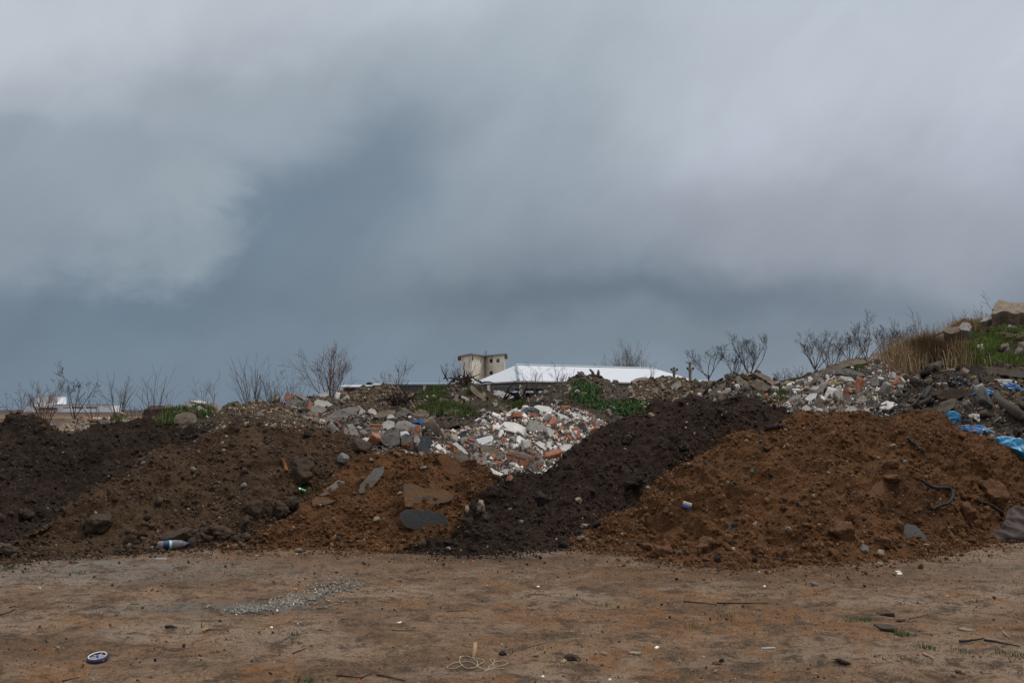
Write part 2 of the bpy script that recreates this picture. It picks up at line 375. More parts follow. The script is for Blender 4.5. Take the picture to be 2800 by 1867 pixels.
def mound(name, cols, mat, cell=.03, slope=.55, w=.55, amps=((1.1, .12), (.33, .054), (.1, .028)), label='', cat='soil heap', seed=0, back=1.3, group=None, pits=()):
    """cols: (base px, base py|None, base depth|None, ridge px, ridge py, ridge depth|None) left to right"""
    pts = []
    for (bx, by, bY, rx, ry, rY) in cols:
        if bY is None: B = PZ(bx, by, 0)
        elif by is None: B = Vector((ray(bx, HOR).x/ray(bx, HOR).y*bY, bY, 0))
        else: B = P(bx, by, bY)
        if rY is None:
            k = (ry-HOR)/F; rY = (EYE+slope*B.y)/(slope+k)
        Rg = P(rx, ry, rY)
        pts.append([*B, *Rg])
    A = np.array(pts); L = np.linalg.norm(np.diff(A[:, 3:5], axis=0), axis=1).sum(); n = max(40, int(L/cell))
    A = interp_cols(pts, n); B = A[:, :3]; G = A[:, 3:]
    run = np.linalg.norm(G-B, axis=1).max(); nr = max(24, int(run/cell))
    ts = np.concatenate([[-.06], np.linspace(0, 1, nr)]); rows = []
    for t in ts:
        tt = max(t, 0); p = tt*(1-w)+w*(3*tt*tt-2*tt**3)
        # rounding at the crest
        X = B*(1-t)+G*t; X[:, 2] = B[:, 2]+(G[:, 2]-B[:, 2])*p+(-.12 if t < 0 else 0); rows.append(X)
    zlow = np.minimum(B[:, 2], .0)-.1
    dirh = (G-B)[:, :2]; dirh /= np.maximum(1e-6, np.linalg.norm(dirh, axis=1))[:, None]
    dirh = dirh*.35+np.array([0, 1])*.65
    H = np.maximum(.05, G[:, 2]-zlow)
    nb = max(14, int(H.max()*back/cell/1.6))
    for j in range(1, nb+1):
        t = j/nb; p = 1-(t*(1-w)+w*(3*t*t-2*t**3)); X = G.copy()
        X[:, :2] = G[:, :2]+dirh*(H*back*t)[:, None]; X[:, 2] = zlow+H*p; rows.append(X)
    V = np.array(rows); nrw = len(rows); V = V.reshape(-1, 3)
    # normals of the smooth surface
    W = V.reshape(nrw, n, 3); du = np.gradient(W, axis=1); dv = np.gradient(W, axis=0); N = np.cross(du, dv).reshape(-1, 3)
    N /= np.maximum(1e-9, np.linalg.norm(N, axis=1))[:, None]; N[N[:, 2] < 0] *= -1
    hh = np.clip((V[:, 2]-B[:, 2].min()+.02)/.25, .12, 1)
    for k, (lam, am) in enumerate(amps):
        f = fbm(V/lam+seed*13.7+k*5, 3) if k == 0 else billow(V/lam+seed*7.7+k*11, 3)
        V = V+N*(f*am*(hh if k < 2 else 1))[:, None]
    for (px, py, rad, dep) in pits:
        pass
    i = np.arange(nrw-1)[:, None]*n+np.arange(n-1)[None, :]; i = i.ravel()
    Q = np.stack([i, i+1, i+1+n, i+n], 1)
    o = mesh_obj(name, V, Q, mat, smooth=True)
    tag(o, label, cat, group)
    SURF.append((V, Q))
    nf = (nr)*(n-1)           # front faces only, for scattering
    o_front = Q[:nf]
    return dict(base=B, o=o, V=V, Q=o_front, t=np.repeat(ts, n))

_bvh = [None]
def rebuild():
    vs = []; fs = []; off = 0
    for V, Q in SURF:
        vs.append(V); fs.append(Q+off); off += len(V)
    vs = np.concatenate(vs); fs = np.concatenate(fs)
    _bvh[0] = BVHTree.FromPolygons(vs.tolist(), fs.tolist())
def hit(px, py):
    d = ray(px, py).normalized(); h = _bvh[0].ray_cast(Vector((0, 0, EYE)), d)
    if h[0] is None:
        q = PZ(px, py, 0) if py > HOR+3 else P(px, py, 25); return q, Vector((0, 0, 1))
    # smoothed normal from neighbours
    n = h[1] if h[1].z > 0 else -h[1]
    acc = Vector(n)
    for ox, oy in ((10, 0), (-10, 0), (0, 8), (0, -8)):
        g = _bvh[0].ray_cast(Vector((0, 0, EYE)), ray(px+ox, py+oy).normalized())
        if g[0] is not None and (g[0]-h[0]).length < 1: acc += g[1] if g[1].z > 0 else -g[1]
    return h[0], acc.normalized()
def drop(x, y, ztop=12):
    h = _bvh[0].ray_cast(Vector((x, y, ztop)), Vector((0, 0, -1)))
    return h[0] if h[0] is not None else Vector((x, y, 0))
def pxm(p): return F/p.y    # photo pixels per metre at that depth

#SPLIT
# ------------------------------------------------------------------ ground
def build_ground():
    def axis(lo, hi, c, far, g):
        a = list(np.arange(lo, hi, c)); st = c; x = a[-1]
        while x < far: st *= g; x += st; a.append(x)
        return a
    ypos = axis(4.6, 13.5, .03, 9000, 1.12); y = [-60, -20, 0, 2.5, 4] + ypos
    xp = axis(0, 6.6, .03, 9000, 1.15); x = [-v for v in xp[:0:-1]] + xp
    X, Y = np.meshgrid(x, y); V = np.stack([X.ravel(), Y.ravel(), np.zeros(X.size)], 1)
    fade = np.clip((16-V[:, 1])/3, 0, 1)*np.clip((9-np.abs(V[:, 0]))/2, 0, 1)
    S = V*np.array([.45, 1, 1])
    V[:, 2] = fade*(.022*fbm(S/1.3, 3)+.014*billow(S/.35+7, 3)+.008*fbm(V/.10, 2))
    n = len(x); i = (np.arange(len(y)-1)[:, None]*n+np.arange(n-1)[None, :]).ravel()
    Q = np.stack([i, i+1, i+1+n, i+n], 1)
    t = NT('packed_dirt', .92, .2); co = t.coord('World'); st = t.coord('World', (1, 1, 1), (0, 0, R(14))); s2 = t.coord('World', (.8, 1.1, 1), (0, 0, R(-20)))
    g = t.N.new('ShaderNodeNewGeometry'); sp = t.N.new('ShaderNodeSeparateXYZ'); t.L.new(g.outputs['Position'], sp.inputs[0])
    base = t.mix(t.map(t.noise(st, 1.1, 6, .62, .4), .38, .62), (.355, .232, .145), (.200, .122, .072))
    base = t.mix(t.math('MULTIPLY', t.map(t.noise(s2, .7, 4, .6), .48, .60), .8), base, (.390, .295, .215)) # pale packed crust
    base = t.mix(t.math('MULTIPLY', t.map(t.noise(st, 1.5, 7, .72, .6), .50, .62), .85), base, (.310, .148, .058))          # orange soil trodden in
    def near(x, y, rx, ry):
        u = t.math('DIVIDE', t.math('SUBTRACT', sp.outputs[0], x), rx); v_ = t.math('DIVIDE', t.math('SUBTRACT', sp.outputs[1], y), ry)
        return t.math('EXPONENT', t.math('MULTIPLY', t.math('ADD', t.math('MULTIPLY', u, u), t.math('MULTIPLY', v_, v_)), -1.))
    nz = t.map(t.noise(st, 4, 6, .75), .25, .60)
    for (x, y, rx, ry, c, am) in ((-1.6, 11.0, 2.2, .9, (.23, .115, .050), .9), (2.6, 10.0, 3.0, .8, (.19, .10, .048), .95), (-.2, 11.0, 1.1, .5, (.05, .036, .028), .8), (-4.6, 10.2, 2.6, .8, (.25, .22, .19), .9), (1.5, 7.6, 1.8, .8, (.27, .135, .058), .85), (5.3, 10.2, 1.6, 1.0, (.28, .215, .16), .7), (.12, 11.25, .42, .16, (.42, .30, .22), 1.0), (-2.3, 8.2, .9, .25, (.20, .195, .175), .9), (4.9, 11.6, .5, .3, (.30, .16, .08), .9)):
        base = t.mix(t.math('MULTIPLY', t.math('MULTIPLY', near(x, y, rx, ry), nz), am*1.3), base, c)
    base = t.mix(t.map(t.noise(st, 3.2, 7, .74, .5), .49, .62), base, (.120, .080, .052))           # damp dark patches
    base = t.mix(t.math('MULTIPLY', t.map(t.noise(st, 9, 7, .8), .50, .62), .75), base, (.085, .058, .038))
    base = t.mix(t.math('MULTIPLY', t.map(t.noise(co, 30, 5, .75), .54, .68), .7), base, (.42, .31, .22))
    v = t.vor(co, 45); ch = t.vor(co, 45, 'Color'); sx = t.N.new('ShaderNodeSeparateXYZ'); t.L.new(ch, sx.inputs[0])
    base = t.mix(t.math('MULTIPLY', t.math('LESS_THAN', v, .25), t.math('LESS_THAN', sx.outputs[0], .06)), base, (.30, .24, .18))
    base = t.mix(t.math('MULTIPLY', t.math('LESS_THAN', v, .3), t.math('GREATER_THAN', sx.outputs[0], .92)), base, (.04, .032, .027))
    base = t.mix(1., base, t.mix(t.map(t.noise(co, 55, 4, .7), .3, .7), (.75, .75, .75), (1.25, 1.25, 1.25)), 'MULTIPLY')
    # field beyond the tip: ploughed brown with straw yellow strips
    fl = t.coord('World', (.004, .018, 1)); fn = t.noise(fl, 1, 4, .6, .3)
    field = t.mix(t.map(fn, .48, .56), (.075, .046, .034), (.21, .135, .06))
    field = t.mix(t.map(sp.outputs[1], 260., 420.), field, (.060, .040, .034))
    base = t.mix(t.map(sp.outputs[1], 30., 60.), base, field)
    t.color(base)
    t.bump(t.noise(st, 5, 8, .8), 1., .10); t.bump(t.noise(co, 40, 6, .8), 1., .025)
    o = mesh_obj('ground', V, Q, t.m, smooth=True); tag(o, kind='structure')
    SURF.append((V, Q))
build_ground()

# ------------------------------------------------------------------ soil heaps
N_ = None
HE = {}
HE['L1'] = mound('soil_heap', [(-260,N_,11.4,-260,1190,N_), (-60,N_,11.8,-60,1158,N_), (30,N_,12,10,1156,N_), (100,N_,12.2,68,1141,N_), (160,N_,12.3,125,1150,N_), (220,N_,12.5,168,1178,N_),
    (270,N_,12.6,235,1158,N_), (330,N_,12.7,310,1150,N_), (420,N_,12.9,395,1149,N_), (500,N_,13,447,1165,N_), (580,N_,13.2,510,1171,N_), (660,N_,13.4,610,1164,N_), (740,N_,13.6,700,1180,N_), (800,N_,14,780,1230,N_)],
    M['soil_dark'], slope=.42, label='dark brown soil heap at the far left, behind the nearer brown heap', seed=1)
HE['L2'] = mound('soil_heap', [(-160,1566,N_,-160,1515,N_), (0,1545,N_,10,1470,N_), (150,1530,N_,200,1372,N_), (280,1517,N_,330,1287,N_), (400,1508,N_,470,1213,N_), (500,1500,N_,620,1174,N_),
    (620,1494,N_,760,1166,N_), (720,1486,N_,870,1164,N_), (800,1476,N_,960,1190,N_), (880,1466,N_,1040,1240,N_), (950,1450,N_,1100,1310,N_)],
    M['soil_brown'], slope=.56, label='broad dark brown soil heap behind the plastic bottle', seed=2)
HE['C'] = mound('soil_heap', [(630,1499,N_,650,1493,N_), (700,1501,N_,724,1456,N_), (760,1502,N_,793,1397,N_), (820,1503,N_,865,1330,N_), (880,1504,N_,944,1262,N_), (950,1505,N_,1000,1236,N_), (1010,1505,N_,1060,1222,N_),
    (1070,1505,N_,1110,1219,N_), (1130,1505,N_,1160,1234,N_), (1190,1504,N_,1215,1247,N_), (1240,1502,N_,1275,1260,N_), (1290,1500,N_,1336,1277,N_), (1330,1495,N_,1378,1308,N_), (1370,1490,N_,1405,1350,N_)],
    M['soil_orange'], slope=.60, label='small orange brown soil heap with asphalt slabs in it', seed=3)
HE['K'] = mound('soil_heap', [(1090,1507,N_,1110,1499,N_), (1140,1510,N_,1201,1470,N_), (1200,1514,N_,1262,1436,N_), (1260,1515,N_,1303,1372,N_), (1320,1515,N_,1365,1337,N_), (1380,1513,N_,1425,1299,N_),
    (1420,1509,N_,1487,1277,N_), (1460,1504,N_,1549,1236,N_), (1500,1501,N_,1615,1188,N_), (1560,1496,N_,1700,1139,N_), (1620,1490,N_,1790,1104,N_), (1700,1482,N_,1890,1091,N_), (1800,1472,N_,1985,1078,N_),
    (1900,1460,N_,2045,1079,N_), (2000,1450,N_,2115,1107,N_), (2100,1440,N_,2197,1149,N_), (2200,1430,N_,2270,1210,N_)],
    M['soil_black'], slope=.47, label='long black soil heap between the two orange brown heaps', seed=4)
HE['R'] = mound('soil_heap', [(1535,1489,N_,1565,1473,N_), (1600,1500,N_,1657,1410,N_), (1660,1510,N_,1747,1377,N_), (1720,1518,N_,1800,1320,N_), (1780,1528,N_,1875,1260,N_), (1850,1540,N_,1945,1208,N_),
    (1930,1549,N_,2010,1167,N_), (2010,1552,N_,2100,1172,N_), (2100,1549,N_,2210,1144,N_), (2200,1545,N_,2320,1130,N_), (2320,1540,N_,2420,1123,N_), (2430,1534,N_,2500,1117,N_), (2520,1526,N_,2562,1128,N_),
    (2600,1512,N_,2630,1168,N_), (2680,1490,N_,2720,1203,N_), (2780,1472,N_,2820,1252,N_), (2900,1450,N_,2960,1310,N_)],
    M['soil_orange'], slope=.56, label='large orange brown soil heap at the right', seed=5)
A2 = ((1.4, .075), (.5, .055), (.16, .032))
HE['W'] = mound('rubble_bed', [(1130,1190,16,1150,1185,17.5), (1180,1230,15.3,1195,1190,17.6), (1230,1268,14.8,1245,1180,18), (1290,1300,14.5,1305,1148,18.6), (1350,1335,14.2,1370,1130,19), (1420,1350,14,1440,1120,19.2), (1490,1345,14,1510,1116,19.3),
    (1560,1300,14.3,1570,1122,19.2), (1620,1260,15,1625,1138,19), (1680,1230,16,1665,1172,18.6)], M['soil_rubble'], cell=.05, w=.3, amps=A2, label='heap of white and brick demolition rubble in the hollow', cat='rubble heap', seed=6)
HE['M6'] = mound('rubble_bed', [(850,1200,15.4,880,1180,16.6), (900,1220,15,925,1150,17.2), (980,1240,14.8,1000,1134,17.6), (1060,1250,14.6,1060,1128,17.8), (1120,1262,14.4,1120,1132,17.8), (1180,1270,14.3,1180,1150,17.4), (1230,1290,14.3,1225,1190,16.6), (1290,1310,14.2,1285,1225,15.8), (1340,1330,14.1,1340,1270,15.2)],
    M['soil_rubble'], cell=.05, w=.4, amps=A2, label='heap of grey concrete blocks and bricks left of the white rubble', cat='rubble heap', seed=7)
def bank(name, ridge, mat, dY, drop_px, **kw):
    cols = [(x, y+drop_px, Y-dY, x, y, Y) for (x, y, Y) in ridge]
    return mound(name, cols, mat, **kw)
HE['M11'] = bank('earth_bank', [(700,1170,19.5), (900,1160,20), (1050,1150,20), (1180,1146,20), (1300,1139,20.3), (1450,1136,20.5), (1600,1134,20.5), (1720,1136,20.5), (1850,1150,20)], M['soil_waste'], 6.5, 200, cell=.06, w=.2, amps=((1.2, .1), (.4, .04), (.14, .02)),
    label='low brown earth bank behind the white rubble heap', cat='earth bank', seed=8, back=3)
HE['M1'] = bank('debris_heap', [(-60,1165,17.5), (60,1160,17.5), (130,1162,17.5), (160,1152,17.5), (200,1140,17.8), (240,1142,18), (290,1146,18), (340,1142,18), (380,1160,18)], M['concrete_tan'], 2, 60, cell=.05, amps=A2, label='low tan debris heap on the left under the bare saplings', cat='debris heap', seed=9)
HE['M2'] = bank('grassy_mound', [(380,1170,18.5), (410,1152,18.6), (440,1128,18.8), (480,1108,19), (520,1100,19), (560,1102,19), (610,1112,19), (660,1130,19), (700,1150,19)], M['soil_waste'], 3, 90, cell=.05, amps=A2, label='small grassy debris mound with tilted concrete slabs, on the left', cat='mound', seed=10)
HE['M3'] = bank('gravel_mound', [(560,1160,17.4), (600,1125,17.6), (640,1108,18), (700,1103,18), (760,1106,18), (800,1122,18), (840,1145,18), (880,1165,18)], M['soil_gravel'], 3, 80, cell=.05, amps=A2, label='pebbly dark mound below the dense bare shrub, on the left', cat='mound', seed=11)
HE['M4'] = bank('rubble_bed', [(720,1140,19), (760,1105,19.5), (800,1088,20), (850,1084,20), (900,1086,20), (950,1100,20), (980,1130,20)], M['soil_rubble'], 3.5, 100, cell=.05, amps=A2, label='heap of pale concrete lumps between two pebbly mounds', cat='rubble heap', seed=12)
HE['M5'] = bank('gravel_mound', [(860,1150,20.3), (900,1122,20.6), (940,1088,21), (985,1062,21.5), (1030,1053,21.5), (1070,1058,21.5), (1110,1068,21.5), (1160,1085,21.5), (1220,1110,21.5)], M['soil_gravel'], 4, 110, cell=.06, amps=A2, label='wide pebbly mound in front of the long block building', cat='mound', seed=13)
HE['M7'] = bank('grassy_mound', [(1070,1130,21.5), (1120,1092,22), (1165,1070,22.3), (1210,1053,22.5), (1250,1048,22.5), (1290,1050,22.5), (1320,1066,22.5), (1360,1084,22.5), (1400,1098,22.5), (1450,1110,22.5)], M['soil_waste'], 3.5, 100, cell=.06, amps=A2, label='grassy mound with tangled roots on top, in front of the tower', cat='mound', seed=14)
HE['M8'] = bank('grassy_mound', [(1390,1125,22), (1430,1095,22.3), (1480,1068,22.8), (1530,1042,23), (1575,1026,23), (1620,1024,23), (1660,1034,23), (1700,1050,23), (1740,1072,23), (1790,1100,23), (1840,1125,23)], M['soil_waste'], 3.5, 120, cell=.06, amps=A2, label='weedy mound in front of the white roof', cat='mound', seed=15)
HE['M9'] = bank('gravel_mound', [(1690,1095,23.5), (1720,1060,23.8), (1760,1040,24), (1800,1031,24), (1850,1030,24), (1900,1044,24), (1950,1062,24), (2000,1085,24)], M['soil_gravel'], 3.5, 110, cell=.06, amps=A2, label='pebbly mound in front of the two utility poles', cat='mound', seed=16)
HE['M10'] = bank('debris_heap', [(1860,1090,21.5), (1900,1062,21.8), (1950,1045,22), (1990,1032,22), (2040,1024,22), (2090,1026,22), (2130,1045,22), (2170,1070,22)], M['soil_waste'], 3, 90, cell=.05, amps=A2, label='heap of broken concrete slabs above the black soil heap', cat='debris heap', seed=17)
HE['H2'] = bank('grassy_hill', [(2330,1060,26), (2440,1015,26.5), (2520,990,27), (2580,960,27), (2620,925,27), (2660,893,27), (2700,876,27), (2750,866,27), (2820,858,27), (2950,815,27), (3150,800,27)], M['soil_hill'], 6, 190, cell=.08, w=.15, amps=((1.8, .25), (.5, .08), (.16, .03)), label='tall grassy waste hill at the right edge', cat='hill', seed=18)
HE['H1'] = bank('rubble_bed', [(2020,1110,20), (2080,1092,20.5), (2150,1058,21), (2200,1030,21.3), (2260,1004,21.6), (2330,984,22), (2400,978,22), (2450,992,22), (2500,1015,22), (2560,1040,22)], M['soil_rubble'], 5, 160, cell=.06, w=.2, amps=A2, label='slope of mixed white rubble right of the black soil heap', cat='rubble heap', seed=19)
HE['H3'] = mound('waste_slope', [(x_, 1292, 14.3+max(0, 2800-x_)*.002, x_, y_, Y_) for (x_, y_, Y_) in [(2400,1110,17.5), (2450,1070,18.5), (2510,1036,19.5), (2570,1010,20.5), (2640,1000,21), (2700,1004,21), (2800,1012,21), (2950,1020,21), (3100,1030,21)]], M['soil_waste'], cell=.06, w=.1, amps=((1.2, .18), (.4, .07), (.14, .03)), label='dark waste slope strewn with bags and tarps at the right', cat='waste slope', seed=20)
HE['B1'] = bank('earth_bank', [(-200,1165,22), (0,1158,22), (150,1160,22), (300,1156,22.5), (420,1156,23), (520,1150,23)], M['soil_waste'], 3, 60, cell=.1, amps=((1.2, .1), (.4, .05)), label='low bank carrying the bare saplings at the far left', cat='earth bank', seed=21)
HE['B2'] = bank('earth_bank', [(1800,1080,27), (1880,1048,27.5), (2000,1040,28), (2130,1040,28), (2230,1020,28), (2330,1005,28), (2450,996,28), (2560,985,28)], M['soil_waste'], 3, 60, cell=.12, amps=((1.2, .1), (.4, .05)), label='bank under the bare trees behind the broken slabs', cat='earth bank', seed=22)
rebuild()
def to_px(p):
    q = np.asarray(p)-np.array([0, 0, EYE]); cy, sy = math.cos(TH), math.sin(TH)
    f = q[:, 1]*cy+q[:, 2]*sy; u = -q[:, 1]*sy+q[:, 2]*cy; return 1400+F*q[:, 0]/f, 933.5-F*u/f
def inside_np(x, y, pl):
    c = np.zeros(len(x), bool); j = len(pl)-1
    for i in range(len(pl)):
        xi, yi = pl[i]; xj, yj = pl[j]
        if yi != yj: c ^= ((yi > y) != (yj > y)) & (x < (xj-xi)*(y-yi)/(yj-yi)+xi)
        j = i
    return c
# ------------------------------------------------------------------ scattered small matter (uncountable)
def pts_on(h, n, rs, wfun=None):
    V, Q = h['V'], h['Q']; a = V[Q]
    ar = np.linalg.norm(np.cross(a[:, 2]-a[:, 0], a[:, 3]-a[:, 1]), axis=1)
    if wfun is not None: ar = ar*wfun(a.mean(1))
    f = rs.choice(len(Q), n, p=ar/ar.sum()); u = rs.rand(n, 1); v = rs.rand(n, 1); q = a[f]
    p = (q[:, 0]*(1-u)+q[:, 1]*u)*(1-v)+(q[:, 3]*(1-u)+q[:, 2]*u)*v
    nn = np.cross(q[:, 1]-q[:, 0], q[:, 3]-q[:, 0]); nn /= np.maximum(1e-9, np.linalg.norm(nn, axis=1))[:, None]; nn[nn[:, 2] < 0] *= -1
    return p, nn
def merged_rocks(name, P_, sizes, cols, rs, mat, flat=(.5, .95), sub=1, sink=.25, angular=7, smooth=False, boxy=False):
    var = [block(rs.randint(1e6), (2, rs.uniform(.6, 1.7), rs.uniform(.25, 1.1)), 3, .03, 2, .75) for _ in range(14)] if boxy else [rock(rs.randint(1e6), sub, angular, (1, 1, 1), .15) for _ in range(14)]; nv = len(var[0][0]); Fc = var[0][1]
    base = np.array([v for v, f in var]); n = len(P_); k = rs.randint(0, 14, n); V = base[k].copy()
    sc3 = np.stack([rs.uniform(.8, 1.25, n), rs.uniform(.65, 1.0, n), rs.uniform(flat[0], flat[1], n)], 1)
    V *= sc3[:, None, :]; M3 = np.array([rotm(rs) for _ in range(64)])[rs.randint(0, 64, n)]
    V = np.einsum('nij,nvj->nvi', M3, V)*sizes[:, None, None]*.5
    V += P_[:, None, :]; V[:, :, 2] += (sizes*(.5-sink))[:, None]*.6
    Fa = (Fc[None]+(np.arange(n)*nv)[:, None, None]).reshape(-1, Fc.shape[1])
    return mesh_obj(name, V.reshape(-1, 3), Fa, mat, col=np.repeat(cols, nv, 0), smooth=smooth)
def palette(rs, n, pal, jit=.2):
    w = np.array([p[0] for p in pal], float); c = np.array([p[1] for p in pal]); k = rs.choice(len(pal), n, p=w/w.sum())
    return c[k]*rs.uniform(1-jit, 1+jit, (n, 1))
def power(rs, n, lo, hi, a=2.2):
    u = rs.rand(n); return (lo**(1-a)+u*(hi**(1-a)-lo**(1-a)))**(1/(1-a))
PAL = dict(
 dark=[(10, (.029, .019, .014)), (5, (.021, .015, .011)), (3, (.042, .029, .021)), (.4, (.26, .20, .14))],  # crumbs share the shadow-deepened tone of the far left heap
 brown=[(10, (.066, .043, .028)), (5, (.046, .031, .021)), (3, (.088, .058, .038)), (.45, (.26, .20, .14)), (.3, (.15, .14, .13))],
 black=[(10, (.033, .022, .0165)), (5, (.024, .016, .0125)), (3, (.046, .031, .023)), (.3, (.30, .23, .16)), (.2, (.15, .13, .12))],
 orange=[(10, (.120, .056, .024)), (6, (.080, .039, .019)), (4, (.138, .072, .035)), (.5, (.30, .22, .15)), (.5, (.04, .038, .038)), (.3, (.14, .13, .12))],
 gravel=[(8, (.075, .056, .042)), (4, (.045, .036, .028)), (4, (.33, .23, .14)), (3, (.22, .16, .10)), (2, (.38, .30, .21)), (1.5, (.16, .15, .135))],
 rubble=[(4, (.20, .175, .15)), (5, (.13, .11, .095)), (.6, (.55, .52, .48)), (8, (.075, .06, .047)), (1.0, (.34, .12, .06)), (.5, (.05, .055, .065)), (.4, (.35, .24, .14))],
 white=[(6, (.62, .59, .55)), (4, (.33, .30, .27)), (6, (.19, .16, .135)), (2.4, (.34, .12, .06)), (1, (.05, .055, .065)), (1.2, (.33, .22, .13)), (5, (.10, .08, .065))],
 lump_brown=[(10, (.060, .040, .027)), (5, (.044, .030, .021)), (3, (.080, .054, .036))],
 lump_dark=[(10, (.042, .028, .020)), (5, (.032, .022, .016))],
 lump_black=[(10, (.030, .022, .019)), (5, (.022, .016, .014))],
 lump_orange=[(10, (.126, .059, .026)), (6, (.090, .043, .020)), (4, (.142, .073, .036))],
 waste=[(8, (.060, .047, .036)), (4, (.10, .085, .07)), (2, (.22, .20, .175)), (.8, (.50, .48, .46)), (.5, (.34, .12, .06)), (2, (.03, .027, .025)), (1.5, (.26, .18, .09))])
def dust(h, n, lo, hi, pal, name, label, seed, a=2.4, toe=2.5, sub=1, flat=(.5, .95), mat='clod', sink=.3, smooth=False, boxy=False):
    rs = np.random.RandomState(seed); z0 = HE[h]['V'][:, 2].min()+.1
    def wf(c):
        cl = np.clip(perlin(c/.55+seed)*1.2+.9, .15, 2.2)
        return cl*(1+toe*np.exp(-np.clip(c[:, 2]-z0, 0, None)/.22))
    p, nn = pts_on(HE[h], n, rs, wf)
    if 'OUTL' in globals(): p = p[free_of_pieces(p)]; n = len(p)
    s = power(rs, n, lo, hi, a)
    o = merged_rocks(name, p, s, palette(rs, n, PAL[pal]), rs, M[mat], sub=sub, flat=flat, sink=sink, smooth=smooth, boxy=boxy)
    tag(o, label, name.replace('_', ' '), None, 'stuff')
dust('L1', 9000, .012, .10, 'dark', 'soil_crumbs', 'dark crumbs of soil on the heap at the far left', 31)
dust('L2', 14000, .010, .10, 'brown', 'soil_crumbs', 'dark crumbs of soil on the heap behind the bottle', 32)
dust('C', 9000, .009, .09, 'orange', 'soil_crumbs', 'orange brown crumbs on the small heap with asphalt slabs', 33)
dust('K', 12000, .010, .09, 'black', 'soil_crumbs', 'black crumbs of soil on the long black heap', 34)
dust('R', 20000, .009, .10, 'orange', 'soil_crumbs', 'orange brown crumbs on the large right heap', 35)
dust('L2', 150, .06, .20, 'lump_brown', 'soil_lumps', 'rounded dark lumps of soil at the foot of the brown heap', 36, 3.2, 6, 3, (.7, 1), smooth=True)
dust('R', 330, .045, .14, 'lump_orange', 'soil_lumps', 'rounded orange brown lumps along the foot of the right heap', 37, 3.2, 7, 3, (.7, 1), smooth=True)
dust('C', 110, .04, .12, 'lump_orange', 'soil_lumps', 'rounded lumps on the small orange brown heap', 38, 2.6, 5, 3, (.7, 1), smooth=True)
dust('K', 160, .05, .14, 'lump_black', 'soil_lumps', 'black soil lumps on the long black heap', 39, 2.6, 4, 3, (.7, 1), smooth=True)
dust('L1', 110, .06, .18, 'lump_dark', 'soil_lumps', 'dark soil lumps on the heap at the far left', 40, 2.6, 2, 3, (.7, 1), smooth=True)
def ground_bits():
    rs = np.random.RandomState(5); n = 26000
    y = 5.4+rs.rand(n)**1.0*7.2; x = rs.uniform(-.56, .56, n)*y
    cl = perlin(np.stack([x*.6, y*1.2, np.zeros(n)], 1)); near = np.clip((y-8.5)/3, 0, 1)
    keep = rs.rand(n) < (.25+.5*(cl > 0)+.6*near); x, y = x[keep], y[keep]; n = len(x)
    s = power(rs, n, .007, .045, 3.5)
    pal = [(9, (.30, .20, .13)), (5, (.24, .125, .055)), (3, (.080, .055, .038)), (1.5, (.035, .027, .022)), (2, (.14, .075, .04)), (1.2, (.30, .24, .17)), (.5, (.5, .48, .45)), (1, (.13, .13, .125))]
    p = np.stack([x, y, np.full(n, .002)], 1)
    o = merged_rocks('pebbles', p, s, palette(rs, n, pal), rs, M['attr'], flat=(.35, .7), sink=.3)
    tag(o, 'small pebbles and crumbs lying on the packed dirt', 'pebbles', None, 'stuff')
    # grey crushed plaster patch
    n = 5200; t = rs.rand(n); a = Vector(PZ(655, 1672, 0)); b = Vector(PZ(985, 1592, 0))
    q = rs.normal(size=(n, 2)); wdt = .14+.42*np.exp(-((t-.62)/.30)**2)
    x = a.x+(b.x-a.x)*t+q[:, 0]*.13; y = a.y+(b.y-a.y)*t+q[:, 1]*wdt*.6
    cl = perlin(np.stack([x*3, y*3, np.zeros(n)], 1)); k = cl > rs.uniform(-.7, .5, n); x, y = x[k], y[k]; n = len(x)
    p = np.stack([x, y, np.full(n, .0)], 1); s = power(rs, n, .007, .045, 2.4)
    o = merged_rocks('crushed_plaster', p, s, palette(rs, n, [(10, (.23, .225, .195)), (6, (.17, .165, .145)), (4, (.20, .14, .10)), (.3, (.75, .75, .72))], .2), rs, M['attr'], flat=(.35, .8), sink=.3)
    tag(o, 'patch of crushed grey green plaster trodden into the dirt', 'crushed plaster', None, 'stuff')
ground_bits()
def spill(h, n, pal, label, seed, x0=-9, x1=9):
    rs = np.random.RandomState(seed); B = HE[h]['base']; B = B[(B[:, 0] > x0) & (B[:, 0] < x1)]; q = B[rs.randint(0, len(B), n)].copy()
    q[:, 0] += rs.normal(size=n)*.08; q[:, 1] -= rs.exponential(.22, n)-.08; q[:, 2] = .004
    o = merged_rocks('spilled_soil', q, power(rs, n, .008, .06, 2.5), palette(rs, n, PAL[pal]), rs, M['clod'], flat=(.4, .9), sink=.3); tag(o, label, 'spilled soil', None, 'stuff')
spill('R', 3200, 'orange', 'crumbs rolled off the large orange heap onto the dirt', 91); spill('C', 1600, 'orange', 'crumbs rolled off the small orange heap onto the dirt', 92, -3.4, -.9)
spill('K', 1500, 'black', 'black crumbs rolled off the black heap onto the dirt', 93, -1.4, 1.2); spill('L2', 3000, 'brown', 'dark crumbs rolled off the brown heap onto the dirt', 94, -9, -2.4)

